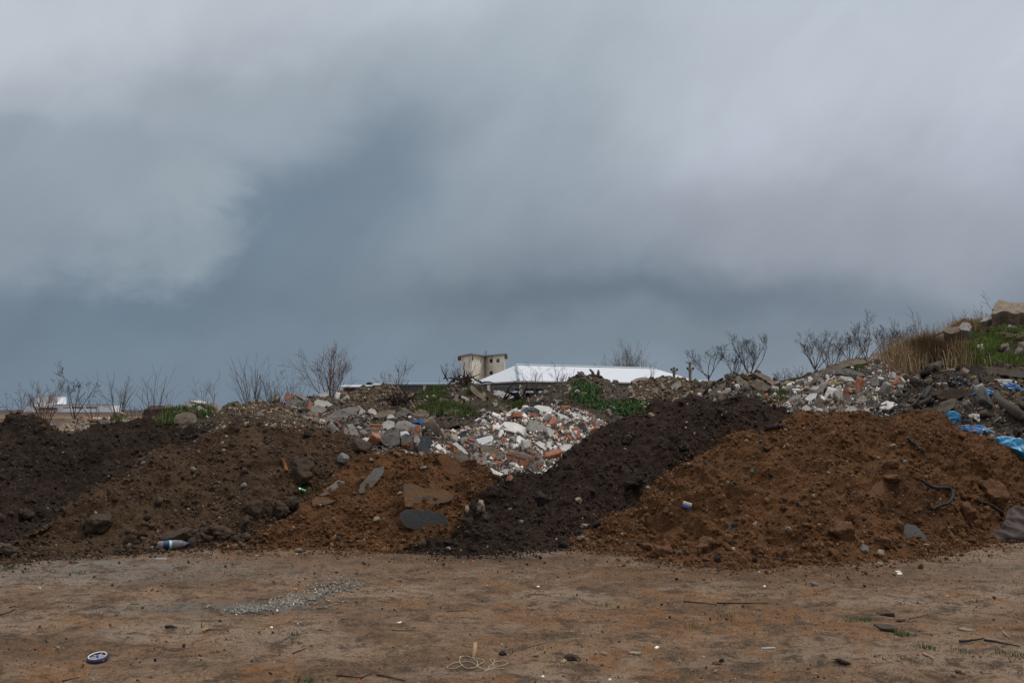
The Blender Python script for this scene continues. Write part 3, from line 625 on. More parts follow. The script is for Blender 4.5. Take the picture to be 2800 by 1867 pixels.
# ------------------------------------------------------------------ placed pieces
def orient(n, spin=0.):
    z = Vector(n).normalized(); x = Vector((1, 0, 0)); x = (x-z*x.dot(z)).normalized(); y = z.cross(x)
    m = Matrix((x, y, z)).transposed().to_4x4(); return m @ Matrix.Rotation(spin, 4, 'Z')
def slab(name, outline, mat, label, cat, thick=.08, n=None, lift=.02, seed=0, Y=None, group=None, rough=.018, toward=.35, parent=None):
    """a broken flat piece whose outline was read off the photo, laid on the surface it rests on"""
    cx = sum(p[0] for p in outline)/len(outline); cy = sum(p[1] for p in outline)/len(outline)
    if Y is None: c, sn = hit(cx, cy)
    else: c, sn = P(cx, cy, Y), Vector((0, -.5, .85))
    view = -ray(cx, cy).normalized()
    nn = Vector(n).normalized() if n else (sn*(1-toward)+view*toward).normalized()
    if nn.dot(view) < .2: nn = (nn+view*(.3)).normalized()
    c = c+nn*lift; o = Vector((0, 0, EYE)); pts = []
    for p in outline:
        d = ray(*p); t = (c-o).dot(nn)/d.dot(nn); pts.append(o+d*t)
    rs = np.random.RandomState(seed+17); A = np.array([list(p-c) for p in pts]); size = np.linalg.norm(A.max(0)-A.min(0)); B = []
    for i in range(len(A)):
        a, b = A[i], A[(i+1) % len(A)]; k = max(2, int(np.linalg.norm(b-a)/(size*.05)))
        for j in range(k): B.append(a+(b-a)*j/k)
    B = np.array(B); B = B*(1+rough*2.2*perlin(B/size*9+seed*3.3)[:, None])+rs.normal(size=B.shape)*size*rough*.42; B = B-np.outer((B-B.mean(0))@np.array(nn), np.array(nn))
    nv = np.array(nn); m = len(B); cen = B.mean(0)
    rings = [cen+(B-cen)*.45, cen+(B-cen)*.8, cen+(B-cen)*.985, B-nv*thick*.10]
    for f_ in (.45, .75, 1.0):
        rings.append(cen+(B-cen)*(1-.03*f_+rs.normal(size=(m, 1))*.018)-nv*thick*f_)
    V = [cen[None]]; 
    for r in rings: V.append(r)
    V.append((cen-nv*thick)[None]); V = np.concatenate(V)
    V[:m*3+1] += nv*(fbm(V[:m*3+1]/size*3+seed, 2)*thick*.015)[:, None]
    Fc = [(0, 1+i, 1+(i+1) % m) for i in range(m)]
    for r in range(len(rings)-1):
        for i in range(m):
            a = 1+r*m+i; b = 1+r*m+(i+1) % m; Fc.append((a, a+m, b+m, b))
    l = 1+(len(rings)-1)*m; e = len(V)-1; Fc += [(e, l+(i+1) % m, l+i) for i in range(m)]
    ob = mesh_obj(name, V, Fc, M[mat] if isinstance(mat, str) else mat, loc=c)
    sm = np.zeros(len(Fc), bool); ob.data.polygons.foreach_set('use_smooth', sm)
    return tag(ob, label, cat, group)
def piece(name, px, py, size_px, mat, label, cat, rot=(0, 0, 0), seed=0, cuts=3, rough=.03, sink=.25, Y=None, group=None, kind='block', n=4, dmin=.8, sub=3):
    """block/rock at a photo spot; size_px = (length, depth, height) in photo pixels at that depth; rot in degrees"""
    if Y is None: c, sn = hit(px, py)
    else: c, sn = P(px, py, Y), Vector((0, 0, 1))
    s = np.array(size_px)/pxm(c)
    if kind == 'block': V, Fc = block(seed, s, cuts, rough, n, dmin)
    else: V, Fc = rock(seed, sub, cuts, s/2, rough)
    o = mesh_obj(name, V, Fc, M[mat] if isinstance(mat, str) else mat, smooth=(kind == 'rock' and rough >= .2))
    o.location = c+sn*float(s[2])*(.5-sink); o.rotation_euler = tuple(R(a) for a in rot)
    return tag(o, label, cat, group)

# asphalt slabs in the orange heap
slab('asphalt_slab', [(1093,1405),(1110,1392),(1160,1394),(1205,1400),(1222,1412),(1225,1430),(1210,1440),(1190,1446),(1150,1457),(1125,1446),(1108,1440),(1092,1420)], 'asphalt', 'dark grey asphalt slab with a jagged lower edge, low on the small orange heap', 'asphalt slab', .075, lift=.07, seed=1, toward=.25)
slab('asphalt_slab', [(980,1342),(985,1325),(1004,1304),(1022,1280),(1040,1276),(1050,1272),(1052,1282),(1044,1300),(1030,1318),(1016,1335),(1000,1345),(984,1348)], 'asphalt_grey', 'narrow grey asphalt slab tilted up near the crest of the small orange heap', 'asphalt slab', .07, lift=.035, seed=2, toward=.3)
slab('asphalt_slab', [(873,1356),(888,1340),(905,1325),(925,1312),(945,1316),(940,1325),(925,1333),(915,1343),(890,1352)], 'asphalt_grey', 'thin grey asphalt slab half buried on the left flank of the small orange heap', 'asphalt slab', .05, lift=.012, seed=3, toward=.2)
slab('asphalt_slab', [(1103,1322),(1120,1320),(1160,1332),(1190,1338),(1215,1338),(1238,1350),(1240,1366),(1215,1374),(1180,1380),(1140,1386),(1108,1384),(1104,1350)], 'asphalt_soil', 'large soil covered asphalt slab above the dark jagged one', 'asphalt slab', .09, lift=.045, seed=4, toward=.15)
slab('asphalt_slab', [(853,1368),(862,1358),(880,1358),(920,1368),(905,1374),(875,1385),(855,1392)], 'asphalt_soil', 'dark triangular asphalt edge sticking out of the left foot of the small orange heap', 'asphalt slab', .06, lift=.03, seed=5)
slab('asphalt_slab', [(2429,1452),(2450,1436),(2478,1430),(2505,1437),(2528,1460),(2542,1485),(2525,1494),(2490,1488),(2455,1472)], 'asphalt', 'flat asphalt slab at the right foot of the large orange heap', 'asphalt slab', .06, lift=.03, seed=6, toward=.2)
slab('asphalt_slab', [(1984,1428),(2000,1426),(2014,1440),(2018,1455),(2008,1461),(1992,1448)], 'asphalt', 'small dark asphalt piece in the lower left of the large orange heap', 'asphalt slab', .04, lift=.02, seed=7, toward=.3)
slab('asphalt_slab', [(1846,1508),(1862,1501),(1876,1505),(1874,1512),(1850,1515)], 'asphalt_grey', 'small flat asphalt scrap at the foot of the large orange heap', 'asphalt slab', .03, lift=.02, seed=8)
slab('soil_crust', [(2395,1320),(2425,1298),(2432,1330),(2420,1380),(2408,1386),(2395,1370),(2370,1350)], 'clod_orange', 'upright broken crust of orange soil in the middle of the large heap', 'soil crust', .08, lift=.04, seed=9, toward=.1)
slab('soil_crust', [(1196,1246),(1215,1240),(1240,1252),(1258,1272),(1262,1290),(1250,1297),(1230,1285),(1205,1268)], 'clod_orange', 'overhanging clump of orange soil at the right crest of the small heap', 'soil crust', .10, lift=.07, seed=10, toward=.3)
# single clods and stones: px, py, width px, height px, material, name, label
CL = [
 (1279,1272,62,26,'clod_orange','soil_clod','flat orange clod overhanging the right shoulder of the small heap'),
 (1112,1222,36,16,'clod_orange','soil_clod','orange clod lying on the crest of the small heap'),
 (1310,1385,34,34,'stone_pale','stone','mottled pale stone between the small orange and the black heap'),
 (1282,1393,20,22,'stone_pale','stone','cream coloured angular stone beside the dark asphalt slab'),
 (1155,1488,30,30,'clod_brown','soil_clod','dark clod at the left tip of the black heap'),
 (1538,1492,30,30,'char','charred_lump','black charred lump standing alone between black and orange heap'),
 (1964,1532,32,26,'char','charred_lump','black charred lump at the front foot of the large orange heap'),
 (2063,1533,18,18,'char','charred_lump','small black charred lump at the foot of the large orange heap'),
 (1750,1490,22,18,'char','charred_lump','small black lump at the left foot of the large orange heap'),
 (1815,1512,64,40,'clod_orange','soil_clod','widest rounded orange clod at the foot of the large heap'),
 (1770,1497,32,22,'clod_orange','soil_clod','orange clod left of the widest rounded clod'),
 (1930,1490,66,44,'clod_orange','soil_clod','big orange clod buried behind the front lumps of the large heap'),
 (2075,1505,44,36,'clod_orange','soil_clod','orange clod right of the charred lump at the foot of the large heap'),
 (2150,1520,36,32,'clod_orange','soil_clod','angular orange clod left of the smooth grey stone'),
 (2365,1502,36,24,'stone_grey','stone','smooth grey stone at the foot of the large orange heap'),
 (2405,1517,30,26,'stone_pale','stone','brown and pale stone next to the smooth grey stone'),
 (2300,1452,80,52,'clod_orange','soil_clod','rounded bulge of orange soil in the lower middle of the large heap'),
 (2420,1480,60,40,'clod_orange','soil_clod','orange clod left of the flat asphalt slab'),
 (2715,1350,80,66,'clod_orange','soil_clod','largest orange clod above the brown fabric'),
 (2640,1400,60,50,'clod_orange','soil_clod','orange clod right of the black hose'),
 (2440,1305,60,22,'clod_orange','soil_clod','long orange clod in the middle of the large heap'),
 (2430,1270,50,30,'clod_orange','soil_clod','reddish clod above the broken soil crust'),
 (2440,1222,26,16,'stone_pale','stone','tan stone in the upper middle of the large orange heap'),
 (2432,1266,26,12,'stone_pale','stone','flat pale stone above the reddish clod'),
 (2096,1228,24,18,'clod_brown','stone','brown stone in the upper left of the large orange heap'),
 (2151,1446,20,16,'stone_pale','stone','cream stone at mid height of the large heap, left of the soil bulge'),
 (1885,1272,24,14,'stone_pale','stone','tan stone on the left edge of the large orange heap'),
 (1595,1437,22,18,'stone_pale','stone','tan stone where the black and large orange heaps meet'),
 (1590,1470,26,14,'stone_pale','stone','pale flat stone just left of the large orange heap'),
 (1610,1490,28,18,'clod_orange','soil_clod','orange clod at the left tip of the large orange heap'),
 (1583,1370,22,22,'stone_pale','stone','pale crumbly stone in the middle of the black heap'),
 (1423,1428,16,14,'stone_pale','stone','small cream stone low on the black heap'),
 (1712,1205,36,26,'clod_brown','stone','brown stone high on the black heap'),
 (1780,1135,22,16,'stone_pale','stone','pale stone near the top of the black heap'),
 (1735,1318,60,30,'clod_black','soil_clod','broad black clod in the middle of the black heap'),
 (1470,1360,40,36,'clod_black','soil_clod','black clod low in the middle of the black heap'),
 (1870,1228,36,30,'clod_black','soil_clod','black clod against the left edge of the large orange heap'),
 (1560,1278,36,26,'clod_black','soil_clod','black clod in the upper left part of the black heap'),
 (1640,1435,36,20,'clod_black','soil_clod','dark clod at the right foot of the black heap'),
 (690,1395,70,60,'clod_brown','soil_clod','dark clod at the right end of the brown heap'),
 (760,1395,62,44,'clod_brown','soil_clod','dark rounded clod touching the small orange heap'),
 (800,1378,44,40,'clod_brown','soil_clod','dark clod under the green can'),
 (664,1428,44,40,'clod_brown','soil_clod','big dark clod left of the foot of the small orange heap'),
 (600,1455,70,34,'clod_brown','soil_clod','broad dark clod above the rusty scrap'),
 (675,1468,30,22,'clod_brown','soil_clod','small dark clod where the brown and small orange heaps meet'),
 (640,1475,26,20,'clod_brown','soil_clod','small dark clod behind the rusty scrap'),
 (560,1452,34,22,'stone_dirty','stone','pale topped dirty stone above the rusty scrap'),
 (478,1470,120,46,'clod_brown','soil_clod','long dark clod right behind the plastic bottle'),
 (268,1428,84,56,'clod_brown','stone','big dirty boulder low on the brown heap'),
 (437,1372,28,24,'stone_dirty','stone','pale grey crumbly stone above the bottle'),
 (820,1285,90,70,'clod_brown','boulder','large dirty boulder on the right flank of the brown heap'),
 (665,1330,20,18,'stone_grey','stone','small pale stone right of the middle of the brown heap'),
 (20,1510,70,34,'clod_brown','soil_clod','dark clod in the bottom left corner of the brown heap'),
 (70,1405,40,30,'clod_brown','soil_clod','dark clod on the left slope of the brown heap'),
 (985,1228,82,56,'stone_dirty','boulder','rounded dark boulder at the top left of the small orange heap'),
 (940,1255,40,30,'stone_grey','stone','grey stone left of the dark rounded boulder'),
 (1015,1258,16,10,'stone_pale','stone','small pale stone below the crest of the small orange heap'),
 (1157,1279,22,12,'stone_grey','stone','small pale stone right of the narrow tilted asphalt slab'),
 (1030,1421,20,18,'stone_pale','stone','light stone low in the middle of the small orange heap'),
 (815,1507,26,16,'stone_grey','stone','angular grey stone lying in front of the small orange heap'),
 (910,1511,13,12,'stone_pale','stone','small cream stone in front of the small orange heap'),
 (990,1492,22,26,'clod_orange','soil_clod','orange clod at the foot of the small orange heap'),
 (1228,1500,18,10,'stone_grey','stone','brown stone at the foot of the black heap'),
 (2403,1545,24,14,'stone_pale','stone','pale flat stone in front of the large orange heap'),
 (2517,1551,16,18,'clod_orange','stone','small upright brown stone on the dirt right of the white paper'),
 (2226,1600,26,14,'stone_grey','stone','smooth grey pebble on the dirt below the large orange heap'),
 (1466,1792,18,16,'stone_pale','stone','cream lump right of the tangled cord'),
 (1652,1787,22,10,'stone_pale','stone','flat cream stone among the orange dirt in the foreground'),
 (1540,1810,20,12,'foam','stone','yellowish lump in the foreground right of the tangled cord'),
 (1565,1800,46,18,'clod_brown','soil_clod','crumbly brown clod in the foreground right of the tangled cord'),
 (1974,1807,22,12,'char','stone','dark wet stone in the right foreground'),
 (1960,1814,24,9,'clod_orange','soil_clod','flat orange clod beside the dark wet stone'),
 (1375,1788,24,14,'clod_black','soil_clod','dark clod behind the tangled cord'),
 (2305,1808,40,8,'clod_black','soil_clod','flat dark clod in the right foreground'),
 (905,1698,12,8,'stone_grey','stone','small grey lump right below the crushed plaster'),
 (940,1692,18,9,'stone_grey','stone','wider grey lump right below the crushed plaster'),
 (258,1578,9,7,'clod_black','stone','black pebble on the dirt left of the bottle'),
 (307,1600,10,8,'clod_brown','stone','brown pebble on the dirt below the bottle'),
 (2440,1568,20,5,'stone_grey','stone','bluish flat pebble below the white paper')]
for i, (px, py, w, h, mt, nm, lb) in enumerate(CL):
    cat = nm.replace('_', ' ').replace('soil clod', 'clod')
    piece(nm, px, py+h*.1, (w, w*.8, h*1.15), mt, lb, cat, rot=((i*37) % 40-20, (i*53) % 30-15, (i*71) % 360 if w < h*1.6 else (i*13) % 20-10), seed=100+i, cuts=5 if 'clod' in mt else 10, rough=.26 if 'clod' in mt else .10, sink=.42 if w > 40 else .32, kind='rock', sub=4 if w > 30 else 3)

# ---- named big pieces in the rubble, each with its outline
S = [
 # grey block-and-brick heap
 ('concrete_slab', [(888,1158),(895,1140),(915,1124),(950,1113),(975,1110),(985,1116),(975,1130),(955,1140),(925,1152),(895,1163)], 'concrete_dark', 'curved grey concrete slab lying on the left shoulder of the grey rubble heap', .16, .10, .35),
 ('concrete_slab', [(970,1112),(982,1108),(1006,1130),(996,1136),(985,1134),(975,1125)], 'concrete', 'thin tilted concrete slab end beside the curved slab', .06, .12, .3),
 ('concrete_block', [(1007,1120),(1015,1115),(1026,1120),(1031,1132),(1022,1136),(1008,1130)], 'concrete_pale', 'pale square concrete block at the top of the grey rubble heap', .15, .1, .5),
 ('concrete_slab', [(1022,1137),(1040,1124),(1060,1120),(1080,1122),(1079,1132),(1060,1136),(1045,1142),(1028,1141)], 'concrete_tan', 'long brownish concrete lump at the top of the grey rubble heap', .14, .1, .4),
 ('concrete_block', [(1080,1140),(1084,1128),(1105,1113),(1118,1120),(1120,1128),(1100,1140),(1088,1143)], 'concrete_dark', 'dark grey angular block at the top right of the grey rubble heap', .2, .12, .4),
 ('concrete_block', [(1058,1138),(1068,1131),(1078,1136),(1078,1142),(1060,1144)], 'concrete_pale', 'small pale concrete lump below the top of the grey rubble heap', .1, .1, .4),
 ('concrete_block', [(936,1184),(945,1168),(955,1175),(960,1190),(948,1197),(938,1190)], 'concrete_pale', 'pale triangular concrete chunk at the left of the grey rubble heap', .15, .12, .5),
 ('concrete_column', [(950,1160),(962,1156),(975,1172),(985,1196),(978,1204),(962,1203),(955,1180)], 'concrete', 'leaning concrete stump left of the brick block', .22, .12, .5),
 ('brick_block', [(1008,1162),(1012,1157),(1044,1159),(1048,1178),(1040,1186),(1020,1192),(1008,1186)], 'concrete', 'mortared block with two brick courses on top of the grey rubble', .3, .14, .6),
 ('concrete_block', [(1045,1158),(1060,1148),(1078,1152),(1080,1168),(1062,1176),(1048,1172)], 'concrete_pale', 'rounded pale concrete block right of the brick courses', .2, .14, .5),
 ('concrete_block', [(1075,1168),(1090,1150),(1110,1148),(1135,1160),(1130,1180),(1105,1184),(1080,1178)], 'concrete', 'large grey block with a blue stained end', .25, .12, .5),
 ('concrete_slab', [(1034,1200),(1050,1188),(1091,1172),(1095,1215),(1080,1218),(1055,1220)], 'concrete_dark', 'big smooth grey concrete wedge in front of the grey heap', .3, .22, .7),
 ('concrete_block', [(1095,1192),(1110,1184),(1128,1192),(1127,1206),(1112,1214),(1096,1212)], 'concrete_dark', 'rounded concrete stump with a white top beside the grey wedge', .22, .2, .6),
 ('brick_block', [(1116,1164),(1130,1160),(1150,1161),(1152,1180),(1150,1195),(1140,1200),(1125,1190),(1118,1175)], 'concrete', 'upright chunk of orange bricks and mortar in the grey rubble heap', .25, .18, .6),
 ('concrete_block', [(1132,1196),(1140,1188),(1150,1202),(1146,1212),(1132,1208)], 'concrete', 'grey angular chunk below the upright brick chunk', .15, .2, .5),
 ('tar_sheet', [(1142,1225),(1152,1200),(1162,1188),(1178,1198),(1184,1210),(1172,1222),(1174,1234),(1166,1240),(1150,1232)], 'slate', 'crumpled dark green tar paper sheet at the crest of the orange heap', .02, .2, .6),
 ('concrete_block', [(1236,1242),(1258,1235),(1275,1240),(1282,1255),(1260,1262),(1240,1258)], 'concrete_dark', 'dark rough concrete lump behind the right shoulder of the small orange heap', .2, .15, .5),
 ('mortar_slab', [(1285,1250),(1300,1236),(1320,1240),(1332,1250),(1330,1268),(1310,1273),(1290,1264)], 'concrete', 'mortared rubble block with orange brick ends behind the small orange heap', .25, .15, .6),
 ('concrete_column', [(1258,1198),(1270,1192),(1300,1200),(1312,1212),(1308,1228),(1292,1224),(1262,1212)], 'concrete', 'lying round concrete post with orange bricks set in it', .25, .16, .6),
 ('concrete_block', [(1310,1222),(1325,1218),(1350,1222),(1368,1232),(1372,1246),(1355,1252),(1330,1240),(1318,1238)], 'concrete_tan', 'rough brown concrete boulder above the brick wall fragment', .3, .12, .4),
 # white heap
 ('wall_fragment', [(1390,1229),(1396,1227),(1440,1238),(1464,1248),(1460,1275),(1452,1283),(1425,1277),(1388,1262),(1385,1250)], 'concrete', 'large brick wall fragment with eight visible bricks in mortar', .22, .34, .8),
 ('mortar_slab', [(1440,1232),(1455,1228),(1475,1240),(1492,1262),(1490,1272),(1478,1262),(1462,1248)], 'concrete', 'curved mortar shell with orange bricks behind the wall fragment', .16, .22, .6),
 ('mortar_slab', [(1455,1272),(1462,1260),(1478,1256),(1486,1262),(1484,1278),(1472,1290),(1458,1290)], 'concrete', 'upright mortar chunk with one tall orange brick beside the wall fragment', .14, .32, .8),
 ('brick_block', [(1342,1240),(1350,1237),(1358,1244),(1352,1256),(1342,1252)], 'brick', 'small orange brick pair left of the wall fragment', .12, .2, .6),
 ('plaster_slab', [(1372,1158),(1380,1152),(1410,1154),(1438,1168),(1440,1182),(1430,1186),(1400,1180),(1372,1172)], 'plaster', 'thick white plaster slab with a sandy brown top in the middle of the white heap', .16, .20, .4),
 ('plaster_slab', [(1508,1145),(1520,1127),(1545,1134),(1570,1152),(1562,1162),(1552,1172),(1535,1165)], 'plaster_black', 'large white slab with black streaks near the top of the white heap', .06, .12, .6),
 ('plaster_slab', [(1555,1130),(1560,1125),(1590,1132),(1618,1142),(1617,1155),(1595,1152),(1570,1143)], 'plaster_black', 'white slab with a black painted top at the upper right of the white heap', .14, .12, .4),
 ('plaster_slab', [(1460,1112),(1468,1107),(1500,1110),(1512,1120),(1505,1130),(1480,1124)], 'plaster', 'white plaster slab at the very top of the white heap', .10, .1, .4),
 ('plaster_slab', [(1382,1132),(1400,1120),(1415,1114),(1412,1120),(1395,1131),(1385,1136)], 'plaster', 'narrow white board at the upper left of the white heap', .04, .1, .4),
 ('plaster_slab', [(1290,1163),(1300,1156),(1312,1158),(1318,1145),(1325,1144),(1340,1158),(1330,1165),(1300,1172)], 'plaster_black', 'black and white jagged plaster piece at the left end of the white heap', .1, .14, .7),
 ('white_board', [(1302,1200),(1345,1189),(1350,1197),(1346,1206),(1325,1212),(1312,1219),(1305,1210)], 'gloss_white', 'smooth shiny white board in the left of the white heap', .02, .16, .6),
 ('white_board', [(1414,1192),(1420,1190),(1437,1202),(1434,1209),(1420,1212),(1412,1204)], 'gloss_white', 'smooth white tile piece in the middle of the white heap', .02, .16, .6),
 ('white_board', [(1095,1180),(1112,1177),(1120,1186),(1112,1193),(1096,1198)], 'gloss_white', 'smooth white oval tile on the grey stump', .03, .30, .6),
 ('white_board', [(1116,1138),(1122,1136),(1127,1142),(1124,1146),(1118,1143)], 'gloss_white', 'small white plate at the top right of the grey rubble heap', .02, .1, .6),
 ('brick_block', [(1452,1132),(1458,1126),(1478,1140),(1474,1148),(1460,1140)], 'brick', 'clean orange brick near the top of the white heap', .12, .16, .6),
 ('brick_block', [(1613,1150),(1617,1143),(1632,1148),(1632,1156),(1618,1158)], 'brick', 'orange brick at the upper right end of the white heap', .12, .12, .6),
 ('plaster_slab', [(1462,1210),(1475,1205),(1490,1212),(1500,1222),(1492,1230),(1475,1220)], 'plaster', 'curved white plaster sheet right of the middle of the white heap', .05, .16, .5),
 ('plaster_slab', [(1488,1222),(1494,1200),(1502,1198),(1512,1204),(1508,1222),(1498,1226)], 'plaster_black', 'white slats with dark gaps at the right of the white heap', .1, .16, .6),
 ('plaster_slab', [(1530,1222),(1545,1213),(1563,1214),(1566,1220),(1548,1232),(1535,1232)], 'plaster', 'white plaster lump at the lower right edge of the white heap', .12, .16, .5),
 ('slate_tile', [(1580,1160),(1590,1158),(1602,1170),(1610,1182),(1598,1178),(1584,1170)], 'slate', 'dark slate triangle at the right of the white heap', .02, .16, .6),
 ('slate_tile', [(1254,1190),(1262,1184),(1276,1188),(1268,1198),(1260,1197)], 'slate', 'dark slate piece at the left end of the white heap', .02, .16, .6),
 ('blue_tile', [(1284,1214),(1290,1213),(1298,1226),(1295,1232),(1287,1226)], 'slate', 'blue grey strip leaning on the brick set concrete post', .03, .3, .7),
 ('cardboard', [(1500,1158),(1540,1146),(1544,1150),(1544,1165),(1520,1160)], 'wood_pale', 'brown cardboard panel in the upper right of the white heap', .02, .18, .8),
 ('plaster_slab', [(1340,1278),(1360,1288),(1378,1296),(1370,1300),(1350,1294)], 'plaster', 'thin white sheet curling at the foot of the rubble', .03, .15, .5),
 ('concrete_block', [(1360,1290),(1378,1282),(1392,1280),(1388,1296),(1375,1300)], 'concrete_pale', 'pale angular block at the foot of the rubble hollow', .15, .15, .5),
 ('brick_block', [(1386,1302),(1398,1296),(1404,1306),(1396,1314),(1388,1312)], 'brick', 'lowest orange brick, where the two heaps close the hollow', .12, .12, .6),
 ('roof_sheet', [(1238,1212),(1248,1208),(1268,1224),(1280,1240),(1276,1242),(1255,1228)], 'white_plastic', 'pale ribbed sheet leaning left of the brick set post', .02, .25, .6),
 ('brick_block', [(1240,1222),(1248,1226),(1268,1238),(1260,1240),(1242,1236)], 'brick', 'orange brick slab under the pale ribbed sheet', .08, .2, .6),
 # pale lump heap between pebbly mounds
 ('brick_block', [(778,1080),(785,1071),(800,1078),(806,1082),(800,1090),(780,1092)], 'brick', 'orange hollow brick at the top left of the pale lump heap', .18, .12, .6),
 ('brick_block', [(754,1096),(762,1091),(775,1104),(770,1110),(764,1110)], 'brick', 'orange brick standing on end at the left of the pale lump heap', .14, .12, .7),
 ('concrete_slab', [(776,1100),(790,1086),(815,1090),(835,1098),(830,1106),(800,1108),(785,1110)], 'concrete_dark', 'dark faced concrete slab in the middle of the pale lump heap', .2, .14, .5),
 ('concrete_slab', [(804,1078),(812,1070),(850,1092),(855,1100),(840,1098)], 'concrete', 'grey ribbed slab leaning across the pale lump heap', .08, .16, .5),
 ('concrete_block', [(863,1086),(870,1078),(892,1070),(898,1080),(890,1088),(875,1090)], 'concrete_pale', 'pale block tilted at the top right of the pale lump heap', .2, .14, .5),
 ('concrete_block', [(858,1098),(868,1091),(895,1096),(910,1106),(905,1114),(880,1114),(862,1108)], 'concrete_pale', 'long pale concrete block at the right of the pale lump heap', .25, .16, .5),
 ('concrete_block', [(845,1118),(858,1106),(880,1110),(895,1120),(880,1128),(855,1128)], 'concrete', 'grey rounded block low in the pale lump heap', .2, .14, .5),
 ('brick_block', [(840,1118),(846,1098),(855,1100),(854,1112),(846,1122)], 'brick', 'broken reddish brick in the middle of the pale lump heap', .12, .2, .6),
 ('concrete_block', [(920,1070),(925,1066),(950,1070),(950,1082),(925,1084)], 'concrete_dark', 'brick and mortar chunk on the ridge right of the pale lump heap', .2, .12, .6),
 ('concrete_slab', [(735,1092),(750,1078),(764,1075),(766,1086),(752,1095),(738,1097)], 'concrete_dark', 'dark slab poking up left of the orange hollow brick', .12, .12, .4),
 ('stone_slab', [(702,1128),(706,1124),(714,1124),(720,1132),(716,1137),(704,1136)], 'stone_grey', 'greenish grey stone on the pebbly mound below the dense shrub', .12, .1, .5),
 # grassy mound left
 ('concrete_slab', [(476,1150),(480,1135),(500,1126),(530,1128),(538,1140),(541,1152),(525,1159),(495,1160),(478,1156)], 'concrete_tan', 'big brown concrete slab leaning on the small grassy mound', .14, .12, .7),
 ('concrete_slab', [(506,1098),(516,1096),(535,1118),(534,1124),(526,1126),(510,1108)], 'concrete', 'grey plank shaped slab standing on the small grassy mound', .1, .14, .5),
 ('concrete_slab', [(538,1112),(545,1108),(580,1130),(578,1138),(562,1136),(545,1124)], 'concrete', 'long grey concrete bar at the right of the small grassy mound', .12, .14, .5),
 ('concrete_block', [(567,1104),(580,1100),(598,1106),(602,1116),(588,1124),(572,1116)], 'concrete_tan', 'round brown lump on top of the small grassy mound', .2, .12, .4),
 ('concrete_slab', [(520,1096),(545,1094),(565,1099),(562,1104),(535,1100)], 'concrete_pale', 'flat pale slab on top of the small grassy mound', .06, .1, .3),
 ('concrete_slab', [(570,1140),(590,1126),(604,1112),(610,1116),(600,1130),(580,1142)], 'concrete', 'slanted slab edge between the grassy and the pebbly mound', .08, .12, .4),
 ('concrete_block', [(450,1112),(455,1105),(468,1106),(466,1120),(460,1126)], 'concrete_tan', 'small upright block at the left of the small grassy mound', .1, .14, .5),
 ('concrete_slab', [(247,1146),(260,1140),(275,1142),(282,1147),(262,1149)], 'concrete_pale', 'pale flat slab on the low tan debris at the left', .06, .1, .4),
 ('concrete_slab', [(285,1145),(298,1139),(310,1142),(308,1149),(296,1146)], 'concrete_pale', 'second pale slab, right end of the low tan debris', .06, .1, .4),
 ('debris_block', [(145,1158),(165,1146),(190,1142),(200,1150),(190,1166),(160,1168)], 'concrete_tan', 'tan clay block at the left end of the low debris heap', .2, .1, .5),
 # centre mounds
 ('concrete_slab', [(1346,1082),(1349,1068),(1362,1067),(1395,1078),(1412,1088),(1405,1095),(1370,1096),(1352,1092)], 'concrete_pale', 'large pale concrete slab between the two green mounds', .18, .10, .6),
 ('concrete_block', [(1199,1094),(1204,1086),(1222,1090),(1230,1096),(1220,1106),(1202,1104)], 'concrete_tan', 'brown boulder on the grassy mound before the tower', .2, .12, .5),
 ('concrete_slab', [(1144,1096),(1158,1082),(1170,1080),(1172,1086),(1155,1098),(1146,1102)], 'concrete', 'thin slab on the left flank of the grassy mound before the tower', .06, .1, .4),
 ('concrete_slab', [(1285,1054),(1292,1054),(1318,1076),(1330,1096),(1322,1094),(1300,1080),(1288,1068)], 'concrete_tan', 'long narrow beam sliding down the right flank of the grassy mound', .1, .12, .5),
 ('concrete_slab', [(1213,1130),(1235,1118),(1257,1122),(1250,1135),(1232,1136)], 'concrete_tan', 'flat slab in the grass at the foot of the mound before the tower', .06, .08, .4),
 ('concrete_slab', [(1345,1100),(1362,1098),(1360,1108),(1352,1112)], 'concrete', 'small square slab right of the grassy mound before the tower', .06, .1, .5),
 ('concrete_slab', [(1116,1138),(1130,1128),(1150,1118),(1170,1124),(1176,1136),(1160,1146),(1140,1148)], 'concrete_tan', 'brown rock at the right end of the grey rubble heap', .2, .1, .4),
 ('concrete_slab', [(1176,1128),(1192,1127),(1192,1138),(1184,1152),(1180,1140)], 'concrete', 'upright grey slab right of the grey rubble heap', .08, .14, .6),
 ('concrete_slab', [(1725,1042),(1740,1034),(1765,1030),(1778,1036),(1750,1040),(1730,1046)], 'concrete_tan', 'flat grey slab on the left of the mound before the utility poles', .08, .1, .4),
 ('concrete_block', [(1834,1058),(1840,1050),(1855,1040),(1862,1042),(1864,1054),(1850,1064),(1838,1066)], 'concrete', 'hollow concrete post end on the mound before the utility poles', .25, .14, .5),
 ('concrete_block', [(1783,1062),(1786,1060),(1801,1060),(1800,1068),(1794,1073),(1785,1072)], 'concrete', 'small grey cube on the mound before the utility poles', .14, .12, .5),
 ('concrete_slab', [(1892,1088),(1898,1075),(1915,1062),(1928,1064),(1922,1076),(1912,1086),(1900,1090)], 'concrete_tan', 'square ended beam tilted at the left of the broken slab heap', .2, .14, .5),
 ('concrete_slab', [(1930,1086),(1945,1072),(1968,1052),(1985,1044),(1984,1054),(1972,1070),(1955,1080)], 'concrete_tan', 'long leaning slab in the broken slab heap', .12, .14, .5),
 ('concrete_block', [(1976,1080),(1984,1060),(1998,1060),(1999,1076),(1992,1082)], 'concrete_pale', 'pale square block under the broken slab heap', .15, .14, .6),
